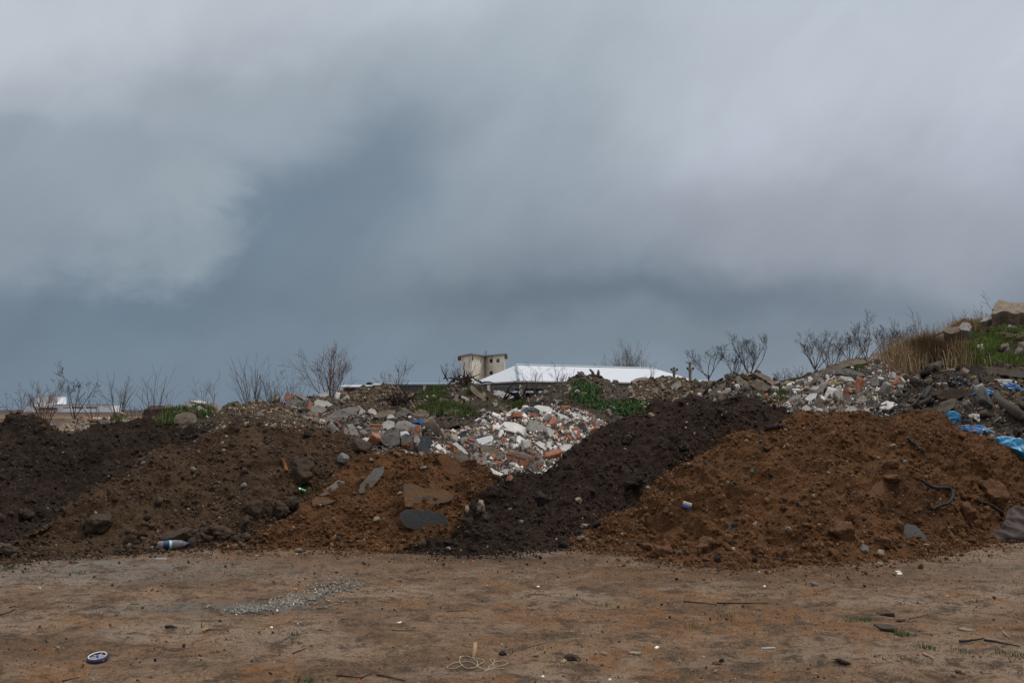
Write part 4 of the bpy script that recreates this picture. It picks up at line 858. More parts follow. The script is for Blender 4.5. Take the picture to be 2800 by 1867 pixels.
 ('concrete_slab', [(2010,1035),(2020,1028),(2060,1055),(2080,1065),(2070,1070),(2040,1062),(2020,1052)], 'concrete_tan', 'cracked brown slab in the middle of the broken slab heap', .12, .12, .4),
 ('concrete_slab', [(2050,1050),(2070,1035),(2085,1040),(2105,1060),(2095,1068),(2070,1066)], 'concrete_tan', 'broken slab piece at the right of the broken slab heap', .14, .12, .4),
 ('concrete_slab', [(2060,1020),(2080,1018),(2105,1030),(2120,1045),(2115,1055),(2095,1040)], 'concrete_tan', 'upper right slab of the broken slab heap', .14, .12, .4),
 # right slope
 ('concrete_slab', [(2240,1025),(2250,1010),(2275,998),(2295,1000),(2290,1015),(2265,1028)], 'concrete_tan', 'layered brown slab at the left of the white rubble slope', .16, .14, .5),
 ('concrete_slab', [(2225,1022),(2235,1018),(2262,1050),(2250,1054),(2238,1045)], 'concrete', 'grey slab standing at the left of the white rubble slope', .08, .2, .6),
 ('concrete_slab', [(2288,1020),(2290,1000),(2362,1022),(2368,1028),(2355,1030),(2320,1026)], 'concrete', 'long grey kerb stone on the white rubble slope', .14, .2, .7),
 ('concrete_slab', [(2292,1000),(2300,988),(2330,980),(2365,984),(2372,992),(2340,998),(2305,1004)], 'concrete_tan', 'mossy rough slab on the ridge of the white rubble slope', .18, .12, .4),
 ('concrete_slab', [(2377,975),(2385,966),(2400,962),(2440,978),(2465,1000),(2470,1010),(2440,998),(2400,985)], 'concrete_tan', 'long cracked slab at the top of the white rubble slope', .2, .12, .4),
 ('concrete_block', [(2340,1098),(2350,1084),(2362,1080),(2371,1094),(2358,1106),(2344,1104)], 'concrete_pale', 'pale cube shaped block in the middle of the white rubble slope', .25, .16, .6),
 ('concrete_block', [(2309,1122),(2320,1110),(2335,1108),(2345,1118),(2342,1126),(2318,1128)], 'concrete_pale', 'white crumbly block low on the white rubble slope', .2, .16, .5),
 ('concrete_block', [(2404,1115),(2410,1102),(2425,1094),(2445,1100),(2442,1112),(2425,1120)], 'plaster', 'big white plaster lump low right on the white rubble slope', .25, .16, .5),
 ('concrete_block', [(2382,1052),(2384,1034),(2392,1030),(2402,1035),(2404,1052),(2395,1056)], 'concrete', 'grey speckled block in the upper middle of the white rubble slope', .12, .2, .7),
 ('slate_tile', [(2404,1048),(2406,1038),(2418,1040),(2430,1050),(2428,1057),(2415,1056)], 'slate', 'greenish dark plate right of the grey speckled block', .03, .2, .7),
 ('concrete_slab', [(2150,1098),(2170,1080),(2190,1078),(2188,1090),(2170,1098)], 'concrete', 'flat grey slab at the left of the white rubble slope', .08, .12, .4),
 ('pink_block', [(2190,1125),(2195,1112),(2205,1106),(2218,1115),(2212,1130),(2200,1131)], 'plaster', 'white block with a pink painted side at the foot of the white rubble slope', .15, .16, .7),
 ('plaster_slab', [(2200,1092),(2215,1075),(2235,1074),(2230,1088),(2215,1096)], 'plaster', 'white plaster slab in the left of the white rubble slope', .08, .16, .5),
 ('slate_tile', [(2314,1032),(2320,1022),(2345,1024),(2346,1030),(2330,1036)], 'slate', 'dark plastic sheet piece on the white rubble slope', .03, .2, .5),
 ('slate_tile', [(2365,1100),(2370,1095),(2388,1098),(2390,1103),(2372,1104)], 'slate', 'dark blue plate beside the pale cube shaped block', .02, .2, .6),
 ('concrete_slab', [(2715,858),(2718,835),(2728,820),(2770,828),(2830,824),(2840,850),(2780,858),(2745,850)], 'concrete_tan', 'huge concrete slab crowning the hill in the top right', .32, .18, .3),
 ('concrete_slab', [(2680,880),(2690,868),(2730,852),(2755,852),(2750,862),(2700,876)], 'concrete', 'grey slab under the huge slab on the hill', .2, .2, .4),
 ('concrete_block', [(2580,905),(2585,896),(2620,892),(2625,905),(2600,914)], 'concrete_tan', 'flat block in the pile on the left shoulder of the hill', .3, .25, .5),
 ('concrete_block', [(2620,895),(2632,880),(2650,882),(2657,892),(2652,904),(2630,902)], 'concrete', 'grey cube on top of the pile on the left shoulder of the hill', .4, .3, .5),
 ('concrete_block', [(2615,940),(2622,918),(2635,906),(2656,908),(2650,925),(2632,940)], 'concrete_tan', 'tan slab leaning in the pile on the left shoulder of the hill', .35, .3, .5),
 ('concrete_slab', [(2486,1002),(2500,999),(2560,994),(2562,1000),(2545,1012),(2500,1018),(2487,1016)], 'concrete_tan', 'long stone kerb under the concrete cylinder', .25, .15, .5),
 ('concrete_block', [(2552,980),(2566,955),(2580,950),(2583,965),(2578,980),(2560,984)], 'concrete_tan', 'tall tan stone right of the concrete cylinder', .3, .25, .5),
 ('concrete_slab', [(2558,1128),(2570,1100),(2600,1090),(2614,1088),(2612,1110),(2595,1122),(2570,1130)], 'concrete_tan', 'brown slab edge between white rubble and blue tarp', .3, .15, .5),
 ('asphalt_slab', [(2695,1008),(2710,1001),(2750,1006),(2800,1016),(2830,1030),(2790,1032),(2740,1026),(2700,1018)], 'asphalt_grey', 'broad dark asphalt slab on the upper waste slope at the right', .2, .15, .4),
 ('concrete_block', [(2620,1000),(2640,996),(2680,998),(2695,1012),(2680,1022),(2640,1018)], 'stone_dirty', 'rounded dirty boulder above the black bag', .3, .1, .4),
 ('concrete_block', [(2560,1085),(2580,1065),(2620,1062),(2645,1068),(2640,1084),(2600,1095)], 'stone_dirty', 'large dirty boulder below the black bag', .3, .1, .4),
]
OUTL = [r[1] for r in S]
for i, (nm, ol, mt, lb, th, lift, tw) in enumerate(S):
    o = slab(nm, ol, mt, lb, nm.replace('_', ' '), th*1.0, lift=lift+.05, seed=200+i, toward=tw, rough=.022)
    S[i] = o
def by_label(w): return [o for o in S if w in o['label']][0]
# bricks showing in the mortared pieces: local quads on the front face, standing a little proud
def face_bricks(o, quads, thick=.03, mat='brick'):
    c = o.location; me = o.data; nn = Vector(me.polygons[0].normal)
    if nn.dot(-Vector(c-Vector((0, 0, EYE)))) < 0: nn = -nn
    for q in quads:
        pts = []
        for p in q:
            d = ray(*p); t = (c+nn*.012-Vector((0, 0, EYE))).dot(nn)/d.dot(nn); pts.append(Vector((0, 0, EYE))+d*t-c)
        m = sum(pts, Vector())/len(pts); T = []
        for p, nx in zip(pts, pts[1:]+pts[:1]): T += [p*.96+m*.04+(nx-p)*.07, p*.96+m*.04+(nx-p)*.89]
        V = [list(m+(p-m)*.93+nn*.012) for p in T]+[list(p) for p in T]+[list(p-nn*thick) for p in T]; k = len(T)
        Fc = [tuple(range(k))]+[(i, i+k, (i+1) % k+k, (i+1) % k) for i in range(k)]+[(i+k, i+2*k, (i+1) % k+2*k, (i+1) % k+k) for i in range(k)]
        mesh_obj('brick', V, Fc, M[mat] if isinstance(mat, str) else mat, parent=o)
face_bricks(by_label('eight visible'), [[(1389,1233),(1404,1236),(1404,1246),(1389,1243)],[(1407,1236),(1422,1240),(1421,1251),(1406,1247)],[(1424,1241),(1440,1245),(1438,1256),(1423,1252)],
    [(1387,1247),(1400,1249),(1397,1261),(1386,1258)],[(1402,1251),(1418,1254),(1415,1268),(1400,1263)],[(1421,1256),(1436,1259),(1446,1263),(1442,1276),(1419,1270)],[(1457,1248),(1462,1250),(1460,1262),(1455,1264)],[(1446,1247),(1453,1250),(1451,1262),(1445,1258)]])
face_bricks(by_label('curved mortar shell'), [[(1444,1232),(1455,1231),(1466,1240),(1458,1243)],[(1466,1242),(1478,1248),(1476,1254),(1466,1250)]])
face_bricks(by_label('one tall orange'), [[(1470,1262),(1480,1260),(1484,1272),(1474,1285),(1470,1280)]])
face_bricks(by_label('two brick courses'), [[(1010,1159),(1043,1160),(1044,1165),(1010,1164)],[(1014,1168),(1044,1167),(1046,1177),(1030,1180),(1015,1176)],[(1018,1186),(1034,1182),(1034,1188),(1020,1191)]])
face_bricks(by_label('upright chunk of orange'), [[(1118,1168),(1124,1164),(1124,1180),(1120,1178)],[(1127,1172),(1132,1166),(1133,1184),(1127,1188)],[(1137,1162),(1148,1162),(1150,1178),(1142,1184),(1138,1176)],[(1143,1187),(1150,1182),(1150,1194),(1144,1198)]])
face_bricks(by_label('orange brick ends'), [[(1293,1244),(1300,1245),(1299,1251),(1293,1249)],[(1311,1238),(1322,1242),(1320,1247),(1311,1243)],[(1314,1255),(1321,1257),(1320,1261),(1314,1260)],[(1304,1265),(1321,1266),(1320,1272),(1305,1271)],[(1296,1253),(1306,1255),(1305,1258),(1296,1256)]])
face_bricks(by_label('lying round concrete post'), [[(1279,1196),(1300,1203),(1299,1208),(1278,1201)],[(1270,1202),(1282,1206),(1281,1210),(1270,1206)],[(1281,1208),(1296,1212),(1293,1217),(1281,1213)]])
face_bricks(by_label('brick and mortar chunk'), [[(930,1074),(946,1074),(946,1079),(931,1079)]])
face_bricks(by_label('pink painted'), [[(2193,1121),(2211,1122),(2209,1129),(2196,1129)]], mat=plain('pink_paint', (.55, .27, .30), .7))

def free_of_pieces(p):
    x, y = to_px(p); bad = np.zeros(len(x), bool)
    for ol in OUTL: bad |= inside_np(x, y, ol)
    return ~bad
for k_, (h_, n_, lo_, hi_, pl_, lb_) in enumerate([('W', 12000, .02, .11, 'white', 'small white and brick shards filling the white rubble heap'), ('M6', 8000, .02, .10, 'rubble', 'small grey shards filling the concrete and brick heap'),
    ('M4', 3000, .025, .12, 'rubble', 'small pale shards between the concrete lumps'), ('H1', 11000, .02, .11, 'white', 'small mixed shards on the white rubble slope'),
    ('M3', 3800, .015, .09, 'gravel', 'tan pebbles on the mound below the dense shrub'), ('M5', 5500, .02, .10, 'gravel', 'tan pebbles on the wide pebbly mound'), ('M9', 4500, .025, .12, 'gravel', 'tan pebbles on the mound before the utility poles'),
    ('M2', 1500, .02, .11, 'waste', 'small debris on the grassy mound at left'), ('M7', 2400, .02, .12, 'waste', 'small debris on the grassy mound before the tower'), ('M8', 2400, .02, .12, 'waste', 'small debris on the weedy mound'),
    ('M10', 2400, .03, .2, 'waste', 'small debris among the broken slabs'), ('H2', 3500, .03, .2, 'waste', 'small debris on the tall grassy hill'), ('H3', 9000, .02, .16, 'waste', 'small debris strewn on the dark waste slope'),
    ('M11', 3500, .02, .1, 'waste', 'small debris on the brown bank'), ('M1', 2000, .02, .14, 'rubble', 'small tan debris on the low heap at the far left')]):
    dust(h_, n_, lo_, hi_, pl_, 'pebbles' if pl_ == 'gravel' else 'debris', lb_, 50+k_, 2.5, .5, mat='attr', flat=(.3, .9), sink=.2, boxy=pl_ in ('white', 'rubble', 'waste'))
# crumbs carried across the joins between heaps
def join_mix(h, line, n, pal, label, seed, wpx=26):
    rs = np.random.RandomState(seed); p, _ = pts_on(HE[h], n*14, rs); x, y = to_px(p); d = np.full(len(x), 1e9)
    for (ax, ay), (bx, by) in zip(line, line[1:]):
        t = np.clip(((x-ax)*(bx-ax)+(y-ay)*(by-ay))/((bx-ax)**2+(by-ay)**2), 0, 1); d = np.minimum(d, np.hypot(x-ax-t*(bx-ax), y-ay-t*(by-ay)))
    k = rs.rand(len(x)) < np.exp(-d/wpx)*.8; p = p[k][:n]
    o = merged_rocks('soil_crumbs', p, power(rs, len(p), .009, .06, 2.4), palette(rs, len(p), PAL[pal]), rs, M['clod'], flat=(.5, .95), sink=.3); tag(o, label, 'soil crumbs', None, 'stuff')
RL = [(1568,1470),(1657,1408),(1747,1375),(1800,1318),(1845,1271),(1926,1220),(2007,1165)]; CLn = [(1201,1468),(1262,1436),(1303,1372),(1365,1337)]; LL = [(650,1492),(724,1456),(793,1397),(865,1330),(944,1262)]
join_mix('K', RL, 1500, 'orange', 'orange crumbs spilled onto the edge of the black heap', 951); join_mix('R', RL, 700, 'black', 'black crumbs on the left edge of the large orange heap', 952)
join_mix('C', CLn, 600, 'black', 'black crumbs on the right edge of the small orange heap', 953); join_mix('L2', LL, 900, 'orange', 'orange crumbs on the right edge of the brown heap', 954); join_mix('C', LL, 600, 'brown', 'dark crumbs on the left edge of the small orange heap', 955)
# ---- loose rubble pieces, each one a thing
def rubble_set():
    kinds = {
     'white': ('plaster_chunk', 'plaster', 'white plaster chunk', [block(i+1, (1, .7, .35), 3, .018, 4, .85) for i in range(6)]),
     'brick': ('brick_piece', 'brick', 'orange brick piece', [block(i+20, (1, .55, .45), 3, .018, 4, .85) for i in range(5)]),
     'conc': ('concrete_chunk', 'concrete', 'grey concrete chunk', [block(i+40, (1, .75, .6), 3, .018, 4, .85) for i in range(6)]),
     'pale': ('cement_lump', 'concrete_pale', 'pale cement lump', [block(i+60, (1, .8, .55), 3, .018, 4, .85) for i in range(5)]),  # concrete chunks in the pale tone
     'slat': ('tile_piece', 'slate', 'dark tile piece', [block(i+80, (1, .7, .08), 4, .05, 2, .6) for i in range(3)]),
     'board': ('board_piece', 'wood_pale', 'brown board piece', [block(i+90, (1, .22, .06), 2, .05, 2, .8) for i in range(3)]),
     'wb': ('plaster_board', 'plaster_black', 'black-streaked plaster piece', [block(i+95, (1, .6, .15), 3, .018, 4, .85) for i in range(3)]),
     'tan': ('rubble_stone', 'concrete_tan', 'brown rubble stone', [block(i+110, (1, .8, .6), 3, .018, 4, .85) for i in range(5)]),  # concrete chunks in the brown tone
     'dark': ('stone', 'stone_dirty', 'dirty dark stone', [rock(i+130, 3, 10, (.5, .42, .35), .1) for i in range(4)])}
    ME = {}
    for k, (nm, mt, lb, var) in kinds.items():
        ME[k] = []
        for V, Fc in var:
            o = mesh_obj(nm, V, Fc, M[mt]); ME[k].append(o.data); bpy.data.objects.remove(o)
    heaps = [
     ('W', 'the white rubble heap', 290, (.06, .30), dict(white=13, brick=8, conc=2.5, pale=3, slat=1.2, board=1.2, wb=2), 1330, 1530, 1150, 1210),
     ('M6', 'the grey rubble heap', 130, (.06, .28), dict(conc=5, pale=1.6, brick=1.8, tan=6, white=.4, slat=.8, dark=3), 980, 1180, 1150, 1200),
     ('M4', 'the pale lump heap', 45, (.08, .34), dict(pale=3, conc=4, brick=1.0, tan=5, dark=1), 800, 880, 1095, 1120),
     ('H1', 'the white rubble slope', 220, (.06, .28), dict(white=5, conc=3, pale=2.5, brick=2.8, tan=4, slat=1.2, board=.6, wb=.4), 2240, 2400, 1030, 1090),
     ('M10', 'the broken slab heap', 36, (.08, .28), dict(tan=7, conc=3, dark=3), 1960, 2070, 1040, 1060),
     ('H3', 'the dark waste slope', 110, (.08, .40), dict(tan=3, conc=1.5, dark=8, white=.4, slat=1.2, board=.6, brick=.5), 2560, 2700, 1060, 1150),
     ('H2', 'the grassy hill', 34, (.12, .5), dict(tan=4, conc=3, dark=3, white=.6), 2640, 2720, 900, 960),
     ('M2', 'the small grassy mound', 14, (.06, .18), dict(tan=4, conc=4), 480, 560, 1115, 1140),
     ('M7', 'the grassy mound before the tower', 24, (.06, .20), dict(tan=5, conc=4), 1180, 1290, 1080, 1110),
     ('M8', 'the weedy mound', 30, (.06, .20), dict(tan=4, conc=4, pale=.5), 1500, 1640, 1060, 1100),
     ('M9', 'the mound before the poles', 20, (.07, .22), dict(tan=4, conc=4), 1780, 1880, 1050, 1080),
     ('M11', 'the brown bank', 18, (.08, .25), dict(tan=4, pale=2), 1200, 1500, 1150, 1180),
     ('M1', 'the low tan debris', 16, (.08, .20), dict(tan=6, pale=2), 180, 280, 1150, 1160)]
    rs = np.random.RandomState(77); cnt = {}
    for h, where, n, (lo, hi), mixw, xa, xb, ya, yb in heaps:
        p, nn = pts_on(HE[h], n*3, rs); ks = list(mixw); w = np.array([float(mixw[k]) for k in ks]); w /= w.sum(); done = 0
        for i in range(n*3):
            if done >= n: break
            q = Vector(p[i]); v = q-Vector((0, 0, EYE)); vc = Matrix.Rotation(-(R(90)+TH), 3, 'X') @ v
            px = 1400+F*vc.x/-vc.z; py = 933.5-F*vc.y/-vc.z
            if not (-30 < px < 2830): continue
            hh = _bvh[0].ray_cast(Vector((0, 0, EYE)), v.normalized())
            if hh[0] is None or (hh[0]-q).length > .3: continue
            k = ks[rs.choice(len(ks), p=w)]
            nm, mt, lb, var = kinds[k]; cnt[nm+k] = cnt.get(nm+k, 0)+1
            s = float(power(rs, 1, lo, hi, 2.3)[0]); ox = np.array([[0, 0, 0], [.5, 0, 0], [-.5, 0, 0], [0, 0, .5], [0, 0, -.4]])*s
            if not free_of_pieces(np.array([list(q)])+ox).all(): continue
            o = bpy.data.objects.new(nm, ME[k][rs.randint(len(ME[k]))]); C.objects.link(o); done += 1
            o.location = q+Vector(nn[i])*s*rs.uniform(.05, .25); o.scale = (s*rs.uniform(.8, 1.5), s*rs.uniform(.7, 1.2), s*rs.uniform(.45, 1.15))
            o.rotation_euler = tuple(rs.uniform(-1.2, 1.2, 2))+(rs.uniform(0, 6.28),)
            sz = 'large' if s > lo+(hi-lo)*.5 else 'mid-sized' if s > lo+(hi-lo)*.18 else 'small'
            zx = 'left' if px < xa else 'right' if px > xb else 'middle'; zy = 'upper' if py < ya else 'lower' if py > yb else 'central'
            L_ = '%s %s in the %s %s part of %s' % (sz, lb, zy, zx, where)
            tag(o, L_, nm.split('_')[0]+(' '+nm.split('_')[1] if '_' in nm else ''), L_.replace(lb, lb+'s'))
rubble_set()
# ------------------------------------------------------------------ tubes, plants
def tube(pts, rad, k=6, caps=True):
    P_ = [Vector(p) for p in pts]; n = len(P_); V = []; Fc = []; up = Vector((0, 0, 1)); prev = None
    for i, p in enumerate(P_):
        d = (P_[min(i+1, n-1)]-P_[max(i-1, 0)]).normalized()
        if prev is None:
            a = up if abs(d.z) < .9 else Vector((1, 0, 0)); x = d.cross(a).normalized()
        else: x = (prev-d*prev.dot(d)).normalized()
        prev = x; y = d.cross(x); r = rad[i] if hasattr(rad, '__len__') else rad
        for j in range(k):
            t = 2*math.pi*j/k; V.append(p+x*math.cos(t)*r+y*math.sin(t)*r)
    for i in range(n-1):
        for j in range(k): Fc.append((i*k+j, i*k+(j+1) % k, (i+1)*k+(j+1) % k, (i+1)*k+j))
    if caps: Fc += [tuple(range(k-1, -1, -1)), tuple((n-1)*k+j for j in range(k))]
    return V, Fc
class MB:
    def __init__(s): s.V = []; s.F = []
    def add(s, vf):
        o = len(s.V); s.V += [tuple(v) for v in vf[0]]; s.F += [tuple(i+o for i in f) for f in vf[1]]; return s
    def box(s, x0, x1, y0, y1, z0, z1):
        return s.add(([(x, y, z) for z in (z0, z1) for y in (y0, y1) for x in (x0, x1)], [(0,2,3,1),(4,5,7,6),(0,1,5,4),(2,6,7,3),(0,4,6,2),(1,3,7,5)]))
    def build(s, name, mat, parent=None, smooth=False, loc=None): return mesh_obj(name, s.V, s.F, M[mat] if isinstance(mat, str) else mat, parent, smooth, loc=loc)
def bare_plant(name, base, h, wid, label, cat, mat, seed, stems=6, group=None, lev=3, r0=.018, upright=.5, wob=.16, kids=5, single=False, lean=0.):
    r0 = r0*.55; wob = wob*.8; kids = int(kids*1.1)
    rs = random.Random(seed); A = MB(); B = MB(); t = thing(name, base, label, cat, group); r0 = max(r0, .0022*base.y/10)
    rmin = (.00008 if cat == 'tree' else .00010)*base.y                       # never far below a fifth of a pixel
    tree_ = cat == 'tree'
    if tree_: kids = 5
    def grow(p, d, L, r, l, mb):
        n = max(3, int(5+l*1.2)); pts = [p.copy()]; q = p.copy(); dd = d.copy(); rad = [r]; st = L/n
        for i in range(n):
            dd = dd+Vector((rs.gauss(0, wob*(1 if l == lev else .6)), rs.gauss(0, wob*(1 if l == lev else .6)), rs.gauss(0, wob*.5)+upright*.10)); dd.normalize()
            q = q+dd*st; pts.append(q.copy()); rad.append(max(rmin, r*(1-.72*(i+1)/n)))
        mb.add(tube(pts, rad, 4 if l == lev else 3, caps=False))
        if l <= 0: return
        nk = kids if l == lev else max(2, kids-1)
        for k in range(nk):
            f = rs.uniform(.25, 1.0); i = min(n-1, int(f*n)); pp = pts[i].lerp(pts[i+1], f*n-i)
            ax = (pts[i+1]-pts[i]).normalized(); ang = rs.uniform(.3, .75) if tree_ else rs.uniform(.35, .95); az = rs.uniform(0, 6.28)
            s_ = ax.orthogonal().normalized(); s_ = Matrix.Rotation(az, 3, ax) @ s_
            grow(pp, (ax*math.cos(ang)+s_*math.sin(ang)).normalized(), L*(rs.uniform(.38, .68) if tree_ else rs.uniform(.34, .66))*(1.15-.5*f), max(rmin, rad[i]*.5), l-1, B)
    if single:
        th = h*.22; pts = [Vector((0, 0, -.1*h)), Vector((lean*.04*h, 0, th*.5)), Vector((lean*.1*h, 0, th))]
        A.add(tube(pts, [r0*2.2, r0*1.9, r0*1.6], 6))
        for k in range(stems):
            a = 6.28*k/stems+rs.uniform(-.4, .4); s_ = rs.uniform(.35, 1)*wid/h*2.6
            d = Vector((math.cos(a)*s_, math.sin(a)*s_, 1)).normalized(); grow(pts[2]-Vector((0, 0, rs.uniform(0, .12)*h)), d, h*rs.uniform(.60, .74), r0*1.1, lev, A)
    else:
        for k in range(stems):
            a = 6.28*k/stems+rs.uniform(-.5, .5); s_ = rs.uniform(.15, 1)*wid/h*1.6
            d = Vector((math.cos(a)*s_, math.sin(a)*s_, 1)).normalized()
            grow(Vector((rs.uniform(-.06, .06)*wid, rs.uniform(-.06, .06)*wid, -.08*h)), d, h*rs.uniform(.7, 1.12), r0*rs.uniform(.7, 1.1), lev, A)
    A.build('trunk' if cat == 'tree' else 'stems', mat, t); B.build('crown' if cat == 'tree' else 'twigs', mat, t)
    return t
def plant_at(px, py, Y, toppy, wpx, **kw):
    b = P(px, py, Y); g = drop(b.x, b.y); b.z = min(b.z, g.z) if abs(g.z-b.z) < 1.5 else b.z
    top = P(px, toppy, Y).z; h = top-b.z
    return bare_plant(kw.pop('name', 'bare_shrub'), b, h, wpx/F*Y, **kw)
PL = [
 (48,1150,22,1072,34,'twig_dark',dict(stems=5,lev=2,kids=4),'small dark bare shrub at the far left edge'),
 (120,1155,21.5,1056,42,'twig_red',dict(stems=13,lev=2,kids=6,wob=.12),'dense reddish bare shrub in front of the far white tower block'),
 (203,1150,21.5,1014,42,'twig_dark',dict(stems=4,lev=3,kids=5,single=True,wob=.1),'bare sapling with a clear trunk standing before the long white building'),
 (258,1150,22,1075,26,'twig_grey',dict(stems=5,lev=1,kids=3,wob=.1),'thin low bare shrub right of the single trunk sapling'),
 (322,1155,22,1028,44,'twig_grey',dict(stems=12,lev=1,kids=4,wob=.10),'tall whippy bare shrub at the right end of the white building'),
 (375,1158,22,1092,40,'twig_dark',dict(stems=8,lev=2,kids=3),'low dark bare shrub between two whippy ones'),
 (425,1155,22,1022,46,'twig_grey',dict(stems=11,lev=1,kids=4,wob=.12),'whippy bare shrub at the left of the small grassy mound'),
 (549,1106,19.8,1036,50,'twig_grey',dict(stems=4,lev=2,kids=5,wob=.2),'spreading bare shrub on top of the small grassy mound'),
 (690,1110,18.8,1002,52,'twig_grey',dict(stems=18,lev=1,kids=5,wob=.10),'dense upright bare shrub on the pebbly mound'),
 (745,1112,19.2,1030,44,'twig_grey',dict(stems=8,lev=2,kids=4,wob=.18),'low bare shrub behind the right end of the pebbly mound'),
 (798,1092,21,1008,36,'twig_grey',dict(stems=9,lev=1,kids=5,wob=.10),'thin bare shrub behind the orange hollow brick'),
 (905,1092,20.5,975,74,'twig_red',dict(stems=12,lev=2,kids=7,wob=.12,r0=.02),'large reddish bare shrub above the pale lump heap'),
 (1085,1064,22,994,44,'twig_grey',dict(stems=6,lev=2,kids=5,wob=.12),'bare shrub on the wide pebbly mound before the block building'),
 (1238,1052,23,1000,26,'twig_red',dict(stems=7,lev=2,kids=4,wob=.15),'small reddish shrub left of the tower on the root covered mound'),
 (1300,1060,23,1022,50,'twig_dark',dict(stems=6,lev=2,kids=4,wob=.2),'tangle of dark bare twigs at the foot of the tower'),
 (1340,1090,22.8,1030,46,'twig_dark',dict(stems=4,lev=2,kids=3,wob=.12,upright=.2),'leaning dark bare branches over the pale slab'),
 (1470,1070,23.5,1010,30,'twig_grey',dict(stems=7,lev=2,kids=4,wob=.15),'bare shrub before the left half of the white roof'),
 (1530,1058,23.5,1004,42,'twig_grey',dict(stems=7,lev=2,kids=4,wob=.18),'bare shrub before the white roof, touching the weedy mound'),
 (1782,1040,24.6,990,34,'twig_grey',dict(stems=4,lev=1,kids=3,wob=.12),'few thin shoots on the mound before the utility poles'),
 (2185,1062,27.5,1000,40,'twig_dark',dict(stems=10,lev=2,kids=4,wob=.15),'low bare undergrowth left of the white rubble slope'),
 (2140,1062,27.5,1012,30,'twig_grey',dict(stems=8,lev=2,kids=4,wob=.15),'small bare bush at the right end of the broken slab heap'),
 (2700,880,28,838,46,'twig_grey',dict(stems=9,lev=2,kids=5,wob=.18),'small bare bush against the sky on the tall hill'),
 (2560,975,27.6,895,36,'twig_grey',dict(stems=7,lev=2,kids=5,wob=.12),'bare shrub rising behind the dry brown bushes'),
 (2505,985,28,878,30,'twig_grey',dict(stems=5,lev=2,kids=5,wob=.12),'thin bare shrub at the left of the dry brown bushes'),
 (2625,900,27.8,868,30,'twig_grey',dict(stems=5,lev=1,kids=4,wob=.12),'small bare twigs behind the slab pile on the hill'),
 (2262,1012,23,985,26,'twig_dark',dict(stems=8,lev=1,kids=4,wob=.2),'scrubby dark twigs beside the layered brown slab'),
]
for i, (px, py, Y, top, w, mt, kw, lb) in enumerate(PL):
    plant_at(px, py, Y, top, w, label=lb, cat='shrub', mat=mt, seed=300+i, group='bare shrubs on the heaps', **kw)
TR = [(1938,1050,27.4,934,54,'twig_dark',dict(stems=5,kids=6,wob=.17),'small bare tree with twisted branches right of the utility poles'),
 (2050,1050,27.6,906,66,'twig_dark',dict(stems=8,kids=7,wob=.10),'tallest rounded bare tree behind the broken slabs'),
 (2010,1052,28.4,950,44,'twig_dark',dict(stems=5,kids=6,wob=.15),'bare tree overlapping the left side of the tallest one'),
 (2230,1030,28,908,50,'twig_grey',dict(stems=7,kids=6,wob=.10),'bare tree left of the white rubble slope, with upright twigs'),
 (2275,1020,28.6,922,40,'twig_grey',dict(stems=6,kids=6,wob=.10),'bare tree in the second place behind the white rubble slope'),
 (2325,1012,28,905,46,'twig_grey',dict(stems=7,kids=7,wob=.10),'dense bare tree above the white rubble slope'),
 (2372,1008,28.2,868,54,'twig_dark',dict(stems=6,kids=6,wob=.17),'bare tree with the highest zigzag top above the white rubble slope'),
 (2425,1005,28.4,900,50,'twig_grey',dict(stems=7,kids=7,wob=.12),'bare tree between the zigzag one and the dry bushes'),
 (2460,998,28,880,40,'twig_grey',dict(stems=5,kids=6,wob=.16),'bare tree beside the left edge of the dry bushes')]
for i, (px, py, Y, top, w, mt, kw, lb) in enumerate(TR):
    plant_at(px, py, Y, top, w, name='bare_tree', label=lb, cat='tree', mat=mt, seed=400+i, group='bare trees on the right skyline', lev=3, single=True, r0=.022, **kw)
# far poplars and bare trees beyond the white roof
for i, (px, Y, top, w, st, lb) in enumerate([(1712,190,952,14,9,'narrow tall poplar beyond the white roof'), (1734,192,957,12,8,'second narrow poplar touching the first beyond the white roof'),
      (1690,200,986,16,7,'low bare tree left of the poplars'), (1662,205,984,12,6,'bare tree at the left end of the far group, round crown'), (1752,195,990,12,6,'low bare tree right of the poplars')]):
    b = PZ(px, HOR+10, 0); b = Vector((ray(px, HOR).x/ray(px, HOR).y*Y, Y, 0)); h = P(px, top, Y).z
    bare_plant('poplar' if i < 2 else 'far_tree', b, h, w/F*Y, lb, 'tree', 'poplar', 500+i, stems=st, lev=2, r0=.16, kids=9, single=True, upright=1.6 if i < 2 else .7, wob=.10, group='far bare trees beyond the roof')
for (px, py, Y, w, h, lb, nm) in [(1012,1057,140,30,16,'dark evergreen bush beyond the small white roof','evergreen_bush'), (1870,1042,150,40,12,'dark evergreen crown low behind the utility poles','evergreen_bush')]:
    rs = np.random.RandomState(int(px)); b = P(px, py, Y); n = 500; V, Fc = ICO[1]
    p = rs.normal(size=(n, 3)); p /= np.linalg.norm(p, axis=1)[:, None]; p *= rs.rand(n, 1)**.4; p *= np.array([w/2, w/2, h])/F*Y; p += np.array(b)+np.array([0, 0, -.3])
    o = merged_rocks(nm, p-np.array(b), rs.uniform(.15, .45, n), np.full((n, 3), .02), rs, M['evergreen']); o.location = b; tag(o, lb, 'bush')

